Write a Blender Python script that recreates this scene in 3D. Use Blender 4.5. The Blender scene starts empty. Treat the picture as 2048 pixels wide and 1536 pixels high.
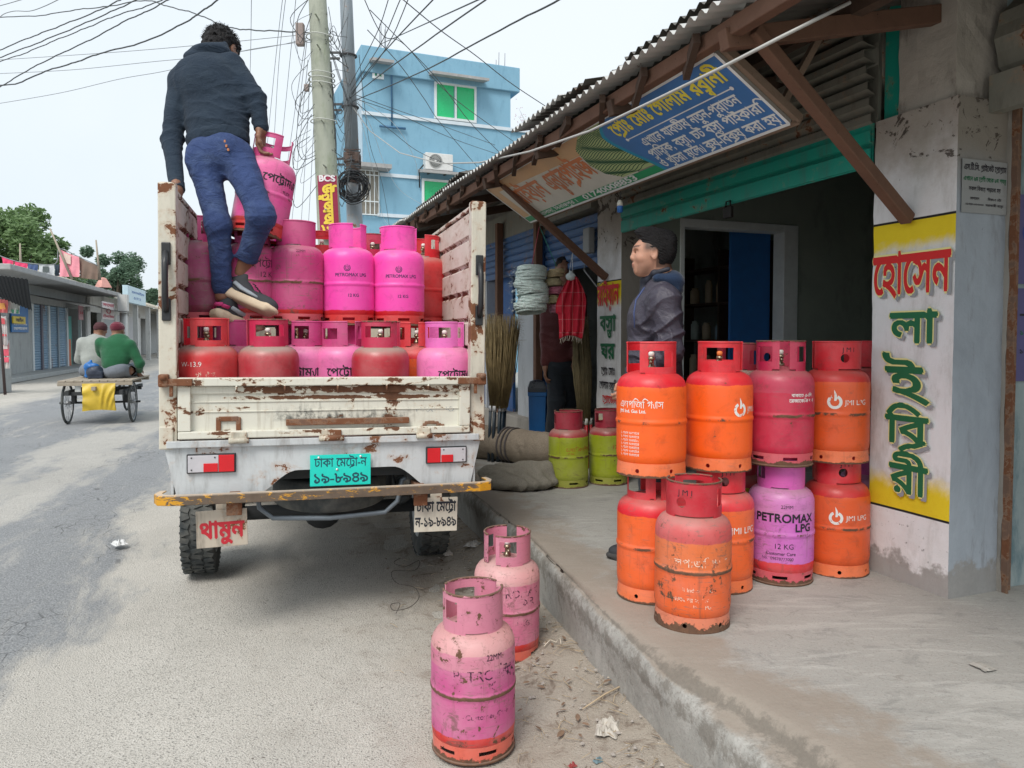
import bpy, bmesh, math, random
import numpy as np
from mathutils import Vector, Matrix, noise as mnoise
random.seed(7)
PI = math.pi
C = bpy.context.scene.collection
# ------------------------------------------------------------------ camera model
F0, CY, CAMH, PITCH = 1500.0, 730.0, 1.484, math.radians(2.2)
_sp, _cp = math.sin(PITCH), math.cos(PITCH)
def _ray(px, py):
    a = (px-1024)/F0; b = (CY-py)/F0
    return (a, _cp+b*_sp, -_sp+b*_cp)
def G(px, py, z=0.0):
    r = _ray(px, py); k = (z-CAMH)/r[2]
    return Vector((r[0]*k, r[1]*k, z))
def P(px, py, d):
    r = _ray(px, py); k = d/r[1]
    return Vector((r[0]*k, d, CAMH+r[2]*k))
# facade frame: t along the street (away), s into the building, z up
FA = math.radians(20.5)
C0 = G(1895, 1197, .33)
FU = Vector((-math.sin(FA), math.cos(FA), 0)); FN = Vector((FU.y, -FU.x, 0))
def W(t, s, z): return Vector((C0.x, C0.y, 0)) + FU*t + FN*s + Vector((0, 0, z))
def WP(px, py, t=None, s=None):
    r = Vector(_ray(px, py)); o = Vector((C0.x, C0.y, 0))
    if s is not None: k = (s + FN.dot(o))/FN.dot(r)
    else: k = (t + FU.dot(o))/FU.dot(r)
    p = r*k; dd = p-o
    return (FU.dot(dd), FN.dot(dd), CAMH+p.z)
# ------------------------------------------------------------------ mesh builder
class MB:
    def __init__(s): s.v = []; s.f = []; s.m = []; s.sm = []; s.cur = 0; s.smooth = False
    def add(s, vs, fs, M=None, smooth=None):
        o = len(s.v)
        s.v.extend([tuple(M @ Vector(v)) if M is not None else tuple(v) for v in vs])
        sm = s.smooth if smooth is None else smooth
        for f in fs: s.f.append(tuple(i+o for i in f)); s.m.append(s.cur); s.sm.append(sm)
    def box(s, c, size, M=None, bev=0):
        x, y, z = size[0]/2, size[1]/2, size[2]/2
        if bev:
            bm = bmesh.new(); bmesh.ops.create_cube(bm, size=1)
            for v in bm.verts: v.co = Vector((c[0]+v.co.x*size[0], c[1]+v.co.y*size[1], c[2]+v.co.z*size[2]))
            bmesh.ops.bevel(bm, geom=bm.edges[:]+bm.verts[:], offset=bev, segments=2, affect='EDGES', profile=.5)
            bm.verts.index_update()
            s.add([v.co[:] for v in bm.verts], [[v.index for v in f.verts] for f in bm.faces], M); bm.free(); return
        vs = [(c[0]+i*x, c[1]+j*y, c[2]+k*z) for k in (-1, 1) for j in (-1, 1) for i in (-1, 1)]
        s.add(vs, [(0,2,3,1),(4,5,7,6),(0,1,5,4),(2,6,7,3),(0,4,6,2),(1,3,7,5)], M)
    def tube(s, pts, r, n=8, cap=True, smooth=True, M=None, flat=1.0):
        pts = [Vector(p) for p in pts]; N = len(pts)
        rr = r if isinstance(r, (list, tuple)) else [r]*N
        vs = []; fs = []
        up = None
        for i, p in enumerate(pts):
            a = pts[max(i-1, 0)]; b = pts[min(i+1, N-1)]
            d = (b-a); d = d.normalized() if d.length > 1e-9 else Vector((0, 0, 1))
            if up is None: up = d.orthogonal().normalized()
            up = (up - d*up.dot(d)); up = up.normalized() if up.length > 1e-6 else d.orthogonal().normalized()
            w = d.cross(up)
            for k in range(n):
                t = 2*PI*k/n
                vs.append(p + up*math.cos(t)*rr[i] + w*math.sin(t)*rr[i]*flat)
        for i in range(N-1):
            for k in range(n):
                k2 = (k+1) % n
                fs.append((i*n+k, i*n+k2, (i+1)*n+k2, (i+1)*n+k))
        if cap: fs.append(tuple(reversed(range(n)))); fs.append(tuple((N-1)*n+k for k in range(n)))
        s.add(vs, fs, M, smooth)
    def lathe(s, prof, n=32, M=None, smooth=True, cap=True):
        vs = []; fs = []; N = len(prof)
        for (r, z) in prof:
            for k in range(n): vs.append((r*math.cos(2*PI*k/n), r*math.sin(2*PI*k/n), z))
        for i in range(N-1):
            for k in range(n):
                k2 = (k+1) % n; fs.append((i*n+k, i*n+k2, (i+1)*n+k2, (i+1)*n+k))
        if cap: fs.append(tuple(reversed(range(n)))); fs.append(tuple((N-1)*n+k for k in range(n)))
        s.add(vs, fs, M, smooth)
    def prism(s, poly, h, M=None):
        """poly in xy, extruded 0..h in z"""
        n = len(poly)
        vs = [(x, y, 0) for x, y in poly]+[(x, y, h) for x, y in poly]
        fs = [tuple(reversed(range(n))), tuple(range(n, 2*n))]+[(i, (i+1) % n, n+(i+1) % n, n+i) for i in range(n)]
        s.add(vs, fs, M)
    def grid(s, fn, nu, nv, M=None, smooth=True):
        vs = [fn(i/nu, j/nv) for j in range(nv+1) for i in range(nu+1)]
        w = nu+1
        s.add(vs, [(j*w+i, j*w+i+1, (j+1)*w+i+1, (j+1)*w+i) for j in range(nv) for i in range(nu)], M, smooth)
    def beam(s, a, b, w, h, up=(0, 0, 1), bev=0):
        """box beam from a to b, cross-section w (sideways) x h (along up)"""
        a = Vector(a); b = Vector(b); d = b-a; L = d.length; d.normalize()
        x = d; z = Vector(up); z = (z-x*z.dot(x)).normalized(); y = z.cross(x)
        M = Matrix.Translation((a+b)/2) @ Matrix((x, y, z)).transposed().to_4x4()
        s.box((0, 0, 0), (L, w, h), M, bev)
    def mesh(s, name, mats):
        me = bpy.data.meshes.new(name)
        me.from_pydata(s.v, [], s.f)
        for m in (mats if isinstance(mats, (list, tuple)) else [mats]): me.materials.append(m)
        me.polygons.foreach_set('material_index', s.m)
        me.polygons.foreach_set('use_smooth', s.sm)
        me.update()
        return me
    def build(s, name, mats, parent=None, M=None, me=None):
        me = me or s.mesh(name, mats)
        o = bpy.data.objects.new(name, me); C.objects.link(o)
        if parent: o.parent = parent
        if M is not None: o.matrix_local = M
        return o
def tag(o, label=None, cat=None, group=None, kind=None):
    if label: o['label'] = label
    if cat: o['category'] = cat
    if group: o['group'] = group
    if kind: o['kind'] = kind
    return o
def thing(name, label, cat, loc=(0, 0, 0), rz=0, group=None, M=None):
    o = bpy.data.objects.new(name, None); C.objects.link(o); o.empty_display_size = .1
    if M is not None: o.matrix_world = M
    else: o.location = loc; o.rotation_euler = (0, 0, rz)
    return tag(o, label, cat, group)
def local(o):
    """world -> parent-local matrix of a placed empty"""
    bpy.context.view_layer.update(); return o.matrix_world.inverted()
# ------------------------------------------------------------------ material nodes
def col4(c): return (c[0], c[1], c[2], 1) if len(c) == 3 else c
class NT:
    def __init__(s, name):
        s.m = bpy.data.materials.new(name); s.m.use_nodes = True
        s.nt = s.m.node_tree; s.n = s.nt.nodes; s.l = s.nt.links
        s.bsdf = s.n['Principled BSDF']; s.out = s.n['Material Output']
    def new(s, t, **k):
        x = s.n.new(t)
        for a, b in k.items(): setattr(x, a, b)
        return x
    def put(s, sock, v):
        if v is None: return
        if isinstance(v, bpy.types.NodeSocket): s.l.new(v, sock)
        else:
            if hasattr(sock.default_value, '__len__') and not isinstance(v, (int, float)):
                v = col4(v) if len(sock.default_value) == 4 else v
            sock.default_value = v
    def coord(s, kind='Object', rnd=True):
        tc = s.new('ShaderNodeTexCoord'); o = tc.outputs[kind]
        if not rnd: return o
        oi = s.new('ShaderNodeObjectInfo')
        mu = s.new('ShaderNodeMath', operation='MULTIPLY'); s.l.new(oi.outputs['Random'], mu.inputs[0]); mu.inputs[1].default_value = 57.0
        va = s.new('ShaderNodeVectorMath', operation='ADD'); s.l.new(o, va.inputs[0]); s.l.new(mu.outputs[0], va.inputs[1])
        return va.outputs[0]
    def scalev(s, v, sc):
        m = s.new('ShaderNodeVectorMath', operation='MULTIPLY'); s.l.new(v, m.inputs[0]); m.inputs[1].default_value = sc; return m.outputs[0]
    def noise(s, v, scale, detail=4, rough=.55, dist=0):
        x = s.new('ShaderNodeTexNoise'); s.l.new(v, x.inputs['Vector'])
        x.inputs['Scale'].default_value = scale; x.inputs['Detail'].default_value = detail
        x.inputs['Roughness'].default_value = rough; x.inputs['Distortion'].default_value = dist
        return x.outputs['Fac']
    def voro(s, v, scale, feat='F1', out='Distance'):
        x = s.new('ShaderNodeTexVoronoi', feature=feat); s.l.new(v, x.inputs['Vector']); x.inputs['Scale'].default_value = scale
        return x.outputs[out]
    def wave(s, v, scale, dist=2, detail=2, dirn='X', prof='SIN'):
        x = s.new('ShaderNodeTexWave', bands_direction=dirn, wave_profile=prof); s.l.new(v, x.inputs['Vector'])
        x.inputs['Scale'].default_value = scale; x.inputs['Distortion'].default_value = dist; x.inputs['Detail'].default_value = detail
        return x.outputs['Fac']
    def ramp(s, f, a, b):
        """smooth 0..1 step of f between a and b"""
        x = s.new('ShaderNodeMapRange', interpolation_type='SMOOTHSTEP'); s.put(x.inputs[0], f)
        x.inputs[1].default_value = a; x.inputs[2].default_value = b; return x.outputs[0]
    def mapr(s, f, a, b, c, d):
        x = s.new('ShaderNodeMapRange'); s.put(x.inputs[0], f)
        for i, q in enumerate((a, b, c, d)): x.inputs[i+1].default_value = q
        return x.outputs[0]
    def math(s, op, a, b=0.0):
        x = s.new('ShaderNodeMath', operation=op); s.put(x.inputs[0], a); s.put(x.inputs[1], b); return x.outputs[0]
    def mix(s, f, a, b, blend='MIX'):
        x = s.new('ShaderNodeMix', data_type='RGBA', blend_type=blend)
        s.put(x.inputs[0], f); s.put(x.inputs[6], a); s.put(x.inputs[7], b); return x.outputs[2]
    def sep(s, v):
        x = s.new('ShaderNodeSeparateXYZ'); s.l.new(v, x.inputs[0]); return x.outputs
    def bump(s, h, strength=.3, dist=.01):
        x = s.new('ShaderNodeBump'); x.inputs['Strength'].default_value = strength; x.inputs['Distance'].default_value = dist
        s.l.new(h, x.inputs['Height']); s.l.new(x.outputs[0], s.bsdf.inputs['Normal']); return x
    def done(s, col=None, rough=None, metal=None, spec=None, trans=None):
        b = s.bsdf.inputs
        if col is not None: s.put(b['Base Color'], col)
        if rough is not None: s.put(b['Roughness'], rough)
        if metal is not None: s.put(b['Metallic'], metal)
        if spec is not None: s.put(b['Specular IOR Level'], spec)
        if trans is not None: s.put(b['Transmission Weight'], trans)
        return s.m
def dust_mask(n, co, amt=.5):
    g = n.new('ShaderNodeNewGeometry'); nz = n.sep(g.outputs['Normal'])[2]
    up = n.ramp(nz, .15, .95)
    return n.math('MULTIPLY', up, n.mapr(n.noise(co, 9, 4), .3, .7, amt*.5, amt*1.2))
DUST = (.30, .25, .20); RUST = (.12, .045, .022); RUST2 = (.22, .09, .04)
_plain = {}
def plain(name, c, rough=.6, metal=0, var=.12, scale=12, bump=0, dust=0, spec=.5):
    """a simple paint/plastic with tone variation"""
    if name in _plain: return _plain[name]
    n = NT(name); co = n.coord()
    f = n.noise(co, scale, 5, .6)
    cc = n.mix(f, [x*(1-var*1.6) for x in c], [min(1, x*(1+var*1.6)) for x in c])
    if dust: cc = n.mix(dust_mask(n, co, dust), cc, DUST)
    if bump: n.bump(n.noise(co, scale*6, 4), bump, .004)
    _plain[name] = n.done(cc, n.mapr(f, .3, .7, rough-.06, rough+.08), metal, spec)
    return _plain[name]
def rusty(name, c, rust=.3, scale=9, streak=False, dust=.3, rough=.45, grime=.3, rc=RUST, zones=None):
    """chipped old paint over rust"""
    n = NT(name); co = n.coord()
    v = n.scalev(co, (1, 1, .35)) if streak else co
    a = n.noise(v, scale, 6, .62, .6); b = n.noise(co, scale*5, 5, .7)
    k = n.math('ADD', n.math('MULTIPLY', a, .72), n.math('MULTIPLY', b, .28))
    th = .64-rust*.3
    rm = n.ramp(k, th, th+.018)
    halo = n.ramp(k, th-.07, th+.02)
    tone = n.noise(co, 4, 4)
    base = n.mix(tone, [x*.86 for x in c], [min(1, x*1.08) for x in c])
    gr = n.math('MULTIPLY', n.ramp(n.noise(n.scalev(co, (1, 1, .2)), 14, 5, .7), .45, .8), grime)
    base = n.mix(gr, base, (.10, .085, .07))
    base = n.mix(n.math('MULTIPLY', halo, .35), base, (.42, .25, .14))
    rcol = n.mix(n.noise(co, 40, 4), rc, RUST2)
    cc = n.mix(rm, base, rcol)
    if dust: cc = n.mix(dust_mask(n, co, dust), cc, DUST)
    n.bump(n.math('SUBTRACT', n.noise(co, 60, 4), n.math('MULTIPLY', rm, .8)), .35, .003)
    return n.done(cc, n.mapr(rm, 0, 1, rough, .9))
# ------------------------------------------------------------------ lettering: glyph outlines -> meshes
_gl = {}
def _splines(txt):
    c = bpy.data.curves.new('glyph', 'FONT'); c.body = txt; c.size = 1.0; c.resolution_u = 6
    o = bpy.data.objects.new('glyph', c); C.objects.link(o)
    dg = bpy.context.evaluated_depsgraph_get(); dg.update()
    cv = o.to_curve(dg)
    out = []
    for sp in cv.splines:
        pts = []
        if sp.type == 'BEZIER':
            bp = sp.bezier_points; n = len(bp)
            for i in range(n):
                a, b = bp[i], bp[(i+1) % n]
                p0, p1, p2, p3 = a.co, a.handle_right, b.handle_left, b.co
                straight = (p1-p0).length < 1e-6 and (p3-p2).length < 1e-6
                K = 1 if straight else 5
                for k in range(K):
                    t = k/K; q = p0*(1-t)**3+p1*3*t*(1-t)**2+p2*3*t*t*(1-t)+p3*t**3
                    pts.append((q.x, q.y))
        else:
            pts = [(p.co.x, p.co.y) for p in sp.points]
        out.append(pts)
    o.to_curve_clear(); bpy.data.objects.remove(o); bpy.data.curves.remove(c)
    return out
_H0 = None
def glyph(ch):
    """(contours, advance) of one character at size 1"""
    global _H0
    if ch in _gl: return _gl[ch]
    try:
        if _H0 is None: _H0 = min(x for s in _splines('H') for x, y in s)
        if ch == ' ': _gl[ch] = ([], .3); return _gl[ch]
        a = _splines(ch); b = _splines(ch+'H')
        adv = min(x for x, y in b[-1]) - _H0
        _gl[ch] = (a, adv)
    except Exception:
        _gl[ch] = ([], .5)
    return _gl[ch]
def _stroke(pts, w):
    """closed outline of a thick polyline"""
    L = []; R = []
    for i, p in enumerate(pts):
        a = Vector(pts[max(i-1, 0)]); b = Vector(pts[min(i+1, len(pts)-1)]); d = (b-a).normalized(); nn = Vector((-d.y, d.x))
        ww = w[i]/2 if isinstance(w, (list, tuple)) else w/2
        L.append((p[0]+nn.x*ww, p[1]+nn.y*ww)); R.append((p[0]-nn.x*ww, p[1]-nn.y*ww))
    return L+R[::-1]
def layout(txt, spacing=0.0):
    """-> list of contour groups, width.  visual-order text; marks in braces:
    {R} ra-phala, {Y} ya-phala, {F} reph, {_x} x stacked small below"""
    groups = []; x = 0; i = 0; lastw = .5; lastx = 0
    while i < len(txt):
        ch = txt[i]
        if ch == '{':
            j = txt.index('}', i); m = txt[i+1:j]; i = j+1
            cx = lastx+lastw*.5
            if m == 'R':
                groups.append([_stroke([(cx+lastw*.42, .08), (cx+.12*lastw, -.02), (cx-.2*lastw, -.06), (cx-.42*lastw, -.15)], .07)])
            elif m == 'Y':
                groups.append([_stroke([(x+.02, .42), (x+.12, .25), (x+.10, .08), (x+.24, -.02), (x+.34, .2), (x+.33, .60)], .065)]); x += .38
            elif m == 'F':
                groups.append([_stroke([(cx-.02, .72), (cx+.1, .80), (cx+.22, .95)], .07)])
            elif m[0] == '_':
                g, a = glyph(m[1]); sc = .55
                if g:
                    xs = [p[0] for c in g for p in c]; w = (max(xs)-min(xs))*sc
                    groups.append([[(cx-w/2+(px-min(xs))*sc, py*sc-.33) for px, py in c] for c in g])
            continue
        g, a = glyph(ch); i += 1
        if ch in '\u09c1\u09c2\u09cd' and g:
            xs = [p[0] for c in g for p in c]; mx = (min(xs)+max(xs))/2; cx = lastx+lastw*.62
            groups.append([[(px-mx+cx, py) for px, py in c] for c in g]); continue
        groups.append([[(px+x, py) for px, py in c] for c in g]); lastx = x; lastw = max(a, .1); x += a+spacing
    return groups, x
def bands(groups, y0, y1, n, grow=0.0, offs=((0, 0),)):
    """scan-fill -> quads [(xa0,xa1,ya, xb0,xb1,yb)]"""
    out = []; h = (y1-y0)/n
    for r in range(n):
        yc = y0+(r+.5)*h; iv = []
        for ox, oy in offs:
            y = yc-oy
            for g in groups:
                cr = []
                for c in g:
                    m = len(c)
                    for k in range(m):
                        ax, ay = c[k]; bx, by = c[(k+1) % m]
                        if (ay <= y) != (by <= y):
                            t = (y-ay)/(by-ay); cr.append((ax+t*(bx-ax)+ox, 1 if by > ay else -1, (bx-ax)/(by-ay)))
                cr.sort(); w = 0
                for q in range(len(cr)):
                    if w == 0: st = cr[q]
                    w += cr[q][1]
                    if w == 0 and q > 0:
                        iv.append([st[0]-grow, cr[q][0]+grow, st[2], cr[q][2]])
        iv.sort(); mg = []
        for a in iv:
            if mg and a[0] <= mg[-1][1]+1e-5:
                if a[1] > mg[-1][1]: mg[-1][1] = a[1]; mg[-1][3] = a[3]
            else: mg.append(list(a))
        for a in mg:
            if a[1]-a[0] < .004: continue
            s0 = max(-2, min(2, a[2]))*h/2; s1 = max(-2, min(2, a[3]))*h/2
            xa0, xa1, xb0, xb1 = a[0]-s0, a[1]-s1, a[0]+s0, a[1]+s1
            if xa1 < xa0: xa0 = xa1 = (xa0+xa1)/2
            if xb1 < xb0: xb0 = xb1 = (xb0+xb1)/2
            out.append((xa0, xa1, yc-h/2, xb0, xb1, yc+h/2))
    return out
DIL = lambda r: tuple((r*math.cos(a*PI/4), r*math.sin(a*PI/4)) for a in range(8))+((0, 0),)
def write(mb, txt, fn, size=1.0, align='l', n=40, wide=1.0, slot=0, split=None, grow=0, offs=((0, 0),), spacing=0.0, fit=None, slant=0.0):
    """scan-fill txt and add its quads to mb through fn(x, y) -> 3D; text height = size (cap ~.7)"""
    g, w = layout(txt, spacing)
    if not g: return 0
    if fit: wide = fit/(w*size)
    q = bands(g, -.42, 1.05, n, grow, offs)
    x0 = {'l': 0, 'c': -w/2, 'r': -w}[align]
    vs = []; fs = []
    for xa0, xa1, ya, xb0, xb1, yb in q:
        k = 1
        if split: k = max(1, int((xa1-xa0)*size*wide/split+.99))
        for j in range(k):
            t0, t1 = j/k, (j+1)/k
            b = len(vs)
            for X, Y in ((xa0+(xa1-xa0)*t0, ya), (xa0+(xa1-xa0)*t1, ya), (xb0+(xb1-xb0)*t1, yb), (xb0+(xb1-xb0)*t0, yb)):
                vs.append(fn((X+x0)*size*wide+slant*Y*size, Y*size))
            fs.append((b, b+1, b+2, b+3))
    old = mb.cur; mb.cur = slot; mb.add(vs, fs, smooth=False); mb.cur = old
    return w*size*wide
def plane_fn(o, x, y, off=0.0):
    o = Vector(o); x = Vector(x).normalized(); y = Vector(y).normalized(); z = x.cross(y)*off
    return lambda a, b: o+x*a+y*b+z
def cyl_fn(R, ang0, z0):
    """wrap on a cylinder seen from outside; ang0 = angle of x=0"""
    return lambda a, b: Vector((R*math.cos(ang0+a/R), R*math.sin(ang0+a/R), z0+b))
# ------------------------------------------------------------------ organic shapes: signed distances + surface nets
def _v(a): return np.array(a, dtype=np.float32)
def cap(a, b, r1, r2=None, k=.02, op='u'):
    a = _v(a); b = _v(b); r2 = r1 if r2 is None else r2; ba = b-a; L = float(ba@ba)+1e-12
    def f(p):
        h = np.clip(((p-a)@ba)/L, 0, 1)
        return np.linalg.norm(p-a-h[:, None]*ba, axis=1)-(r1+(r2-r1)*h)
    return (f, k, op)
def ell(c, r, k=.02, op='u', R=None):
    c = _v(c); r = _v(r); Rm = None if R is None else np.array(R.to_3x3(), dtype=np.float32)
    def f(p):
        q = p-c
        if Rm is not None: q = q@Rm
        k0 = np.linalg.norm(q/r, axis=1); k1 = np.linalg.norm(q/(r*r), axis=1)+1e-9
        return k0*(k0-1)/k1
    return (f, k, op)
def rbox(c, s, rad, k=.02, op='u', R=None):
    c = _v(c); s = _v(s)-rad; Rm = None if R is None else np.array(R.to_3x3(), dtype=np.float32)
    def f(p):
        q = p-c
        if Rm is not None: q = q@Rm
        q = np.abs(q)-s
        return np.linalg.norm(np.maximum(q, 0), axis=1)+np.minimum(q.max(axis=1), 0)-rad
    return (f, k, op)
def chain(pts, rs, k=.02, op='u'):
    return [cap(pts[i], pts[i+1], rs[i], rs[i+1], k, op) for i in range(len(pts)-1)]
def half(pt, nrm, k=.004, op='s'):
    """subtracting this cuts away the side the normal points to"""
    pt = _v(pt); nn = _v(nrm); nn = nn/np.linalg.norm(nn)
    return (lambda p: -((p-pt)@nn), k, op)
def group_tf(M, prims, k=.02, op='u'):
    Mi = np.array(M.inverted(), dtype=np.float32)
    def f(p): return evalf(prims, p@Mi[:3, :3].T+Mi[:3, 3])
    return (f, k, op)
def evalf(prims, p):
    d = None
    for f, k, op in prims:
        q = f(p)
        if d is None: d = q; continue
        if op == 'u':
            h = np.maximum(k-np.abs(d-q), 0)/k; d = np.minimum(d, q)-h*h*k*.25
        elif op == 's':
            h = np.maximum(k-np.abs(-q-d), 0)/k; d = np.maximum(d, -q)+h*h*k*.25
        elif op == 'i':
            h = np.maximum(k-np.abs(q-d), 0)/k; d = np.maximum(d, q)+h*h*k*.25
        elif op == 'd':
            d = d+q
    return d
def sdf_grid(fn, lo, hi, h):
    lo = _v(lo); hi = _v(hi); B = 8
    nb = np.ceil((hi-lo)/h/B).astype(int)
    n = nb*B+1
    gx, gy, gz = [np.arange(nb[i])*B*h+lo[i]+B*h/2 for i in range(3)]
    cc = np.stack(np.meshgrid(gx, gy, gz, indexing='ij'), -1).reshape(-1, 3).astype(np.float32)
    dc = np.concatenate([fn(cc[i:i+200000]) for i in range(0, len(cc), 200000)])
    full = np.repeat(np.repeat(np.repeat(np.sign(dc).reshape(nb)*9, B, 0), B, 1), B, 2)
    arr = np.full(n, 9, np.float32); arr[:-1, :-1, :-1] = full
    act = np.abs(dc) < B*h*1.15
    idx = np.argwhere(act.reshape(nb))
    loc = np.stack(np.meshgrid(*[np.arange(B+1)]*3, indexing='ij'), -1).reshape(-1, 3)
    for i in range(0, len(idx), 300):
        g = (idx[i:i+300, None, :]*B+loc[None]).reshape(-1, 3)
        v = fn((g*h+lo).astype(np.float32))
        arr[g[:, 0], g[:, 1], g[:, 2]] = v
    return arr, lo
def nets(arr, lo, h):
    ins = arr < 0
    s = np.zeros(tuple(np.array(arr.shape)-1), np.int8)
    for dx in (0, 1):
        for dy in (0, 1):
            for dz in (0, 1):
                s += ins[dx:arr.shape[0]-1+dx, dy:arr.shape[1]-1+dy, dz:arr.shape[2]-1+dz]
    cells = np.argwhere((s > 0) & (s < 8))
    if not len(cells): return np.zeros((0, 3)), []
    acc = np.zeros((len(cells), 3), np.float32); cnt = np.zeros(len(cells), np.float32)
    corners = [(a, b, c) for a in (0, 1) for b in (0, 1) for c in (0, 1)]
    for a in corners:
        for ax in range(3):
            if a[ax]: continue
            b = list(a); b[ax] = 1
            va = arr[cells[:, 0]+a[0], cells[:, 1]+a[1], cells[:, 2]+a[2]]
            vb = arr[cells[:, 0]+b[0], cells[:, 1]+b[1], cells[:, 2]+b[2]]
            m = (va < 0) != (vb < 0)
            t = np.where(m, va/np.where(m, va-vb, 1), 0)
            pos = np.tile(_v(a), (len(cells), 1)); pos[:, ax] = t
            acc[m] += pos[m]; cnt[m] += 1
    V = (cells+acc/cnt[:, None])*h+lo
    cid = np.full(s.shape, -1, np.int64); cid[cells[:, 0], cells[:, 1], cells[:, 2]] = np.arange(len(cells))
    F = []
    for ax in range(3):
        u, w = (ax+1) % 3, (ax+2) % 3
        sl0 = [slice(None)]*3; sl1 = [slice(None)]*3; sl0[ax] = slice(0, -1); sl1[ax] = slice(1, None)
        d = ins[tuple(sl0)] != ins[tuple(sl1)]
        e = np.argwhere(d)
        ok = (e[:, u] > 0) & (e[:, w] > 0) & (e[:, u] < arr.shape[u]-1) & (e[:, w] < arr.shape[w]-1); e = e[ok]
        fl = ins[e[:, 0], e[:, 1], e[:, 2]]
        q = []
        for du, dw in ((1, 1), (0, 1), (0, 0), (1, 0)):
            c = e.copy(); c[:, u] -= du; c[:, w] -= dw; q.append(cid[c[:, 0], c[:, 1], c[:, 2]])
        q = np.stack(q, 1); q = q[(q >= 0).all(1)] if (q < 0).any() else q
        if len(q) != len(fl): continue
        q[~fl] = q[~fl][:, ::-1]
        F.append(q)
    return V, np.concatenate(F) if F else []
def sdf_obj(name, prims, lo, hi, h, mats, parent=None, inv=None, disp=None, tint=None):
    fn = (lambda p: evalf(prims, p)+disp(p)) if disp else (lambda p: evalf(prims, p))
    arr, l = sdf_grid(fn, lo, hi, h); V, Fq = nets(arr, l, h)
    me = bpy.data.meshes.new(name)
    W_ = V
    if inv is not None:
        m = np.array(inv); W_ = V@m[:3, :3].T+m[:3, 3]
    nv, nf = len(V), len(Fq)
    me.vertices.add(nv); me.vertices.foreach_set('co', W_.astype(np.float32).ravel())
    me.loops.add(nf*4); me.loops.foreach_set('vertex_index', np.asarray(Fq, np.int32).ravel())
    me.polygons.add(nf); me.polygons.foreach_set('loop_start', np.arange(nf, dtype=np.int32)*4)
    me.polygons.foreach_set('use_smooth', np.ones(nf, bool))
    for m in (mats if isinstance(mats, (list, tuple)) else [mats]): me.materials.append(m)
    me.update(calc_edges=True); me.validate()
    if tint is not None:
        t = tint(V); a = me.color_attributes.new('tint', 'FLOAT_COLOR', 'POINT')
        a.data.foreach_set('color', np.concatenate([t, np.ones((nv, 1))], 1).astype(np.float32).ravel())
    o = bpy.data.objects.new(name, me); C.objects.link(o)
    if parent: o.parent = parent
    return o
def npnoise(p, sc, seed=0):
    """cheap smooth pseudo-noise, -1..1"""
    a = p*sc+seed*1.7
    return (np.sin(a[:, 0]*1.3+np.sin(a[:, 1]*1.7+seed)*1.5)+np.sin(a[:, 1]*1.1+np.sin(a[:, 2]*1.9+seed*2)*1.5)+np.sin(a[:, 2]*1.5+np.sin(a[:, 0]*1.3-seed)*1.5))/3
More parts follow.
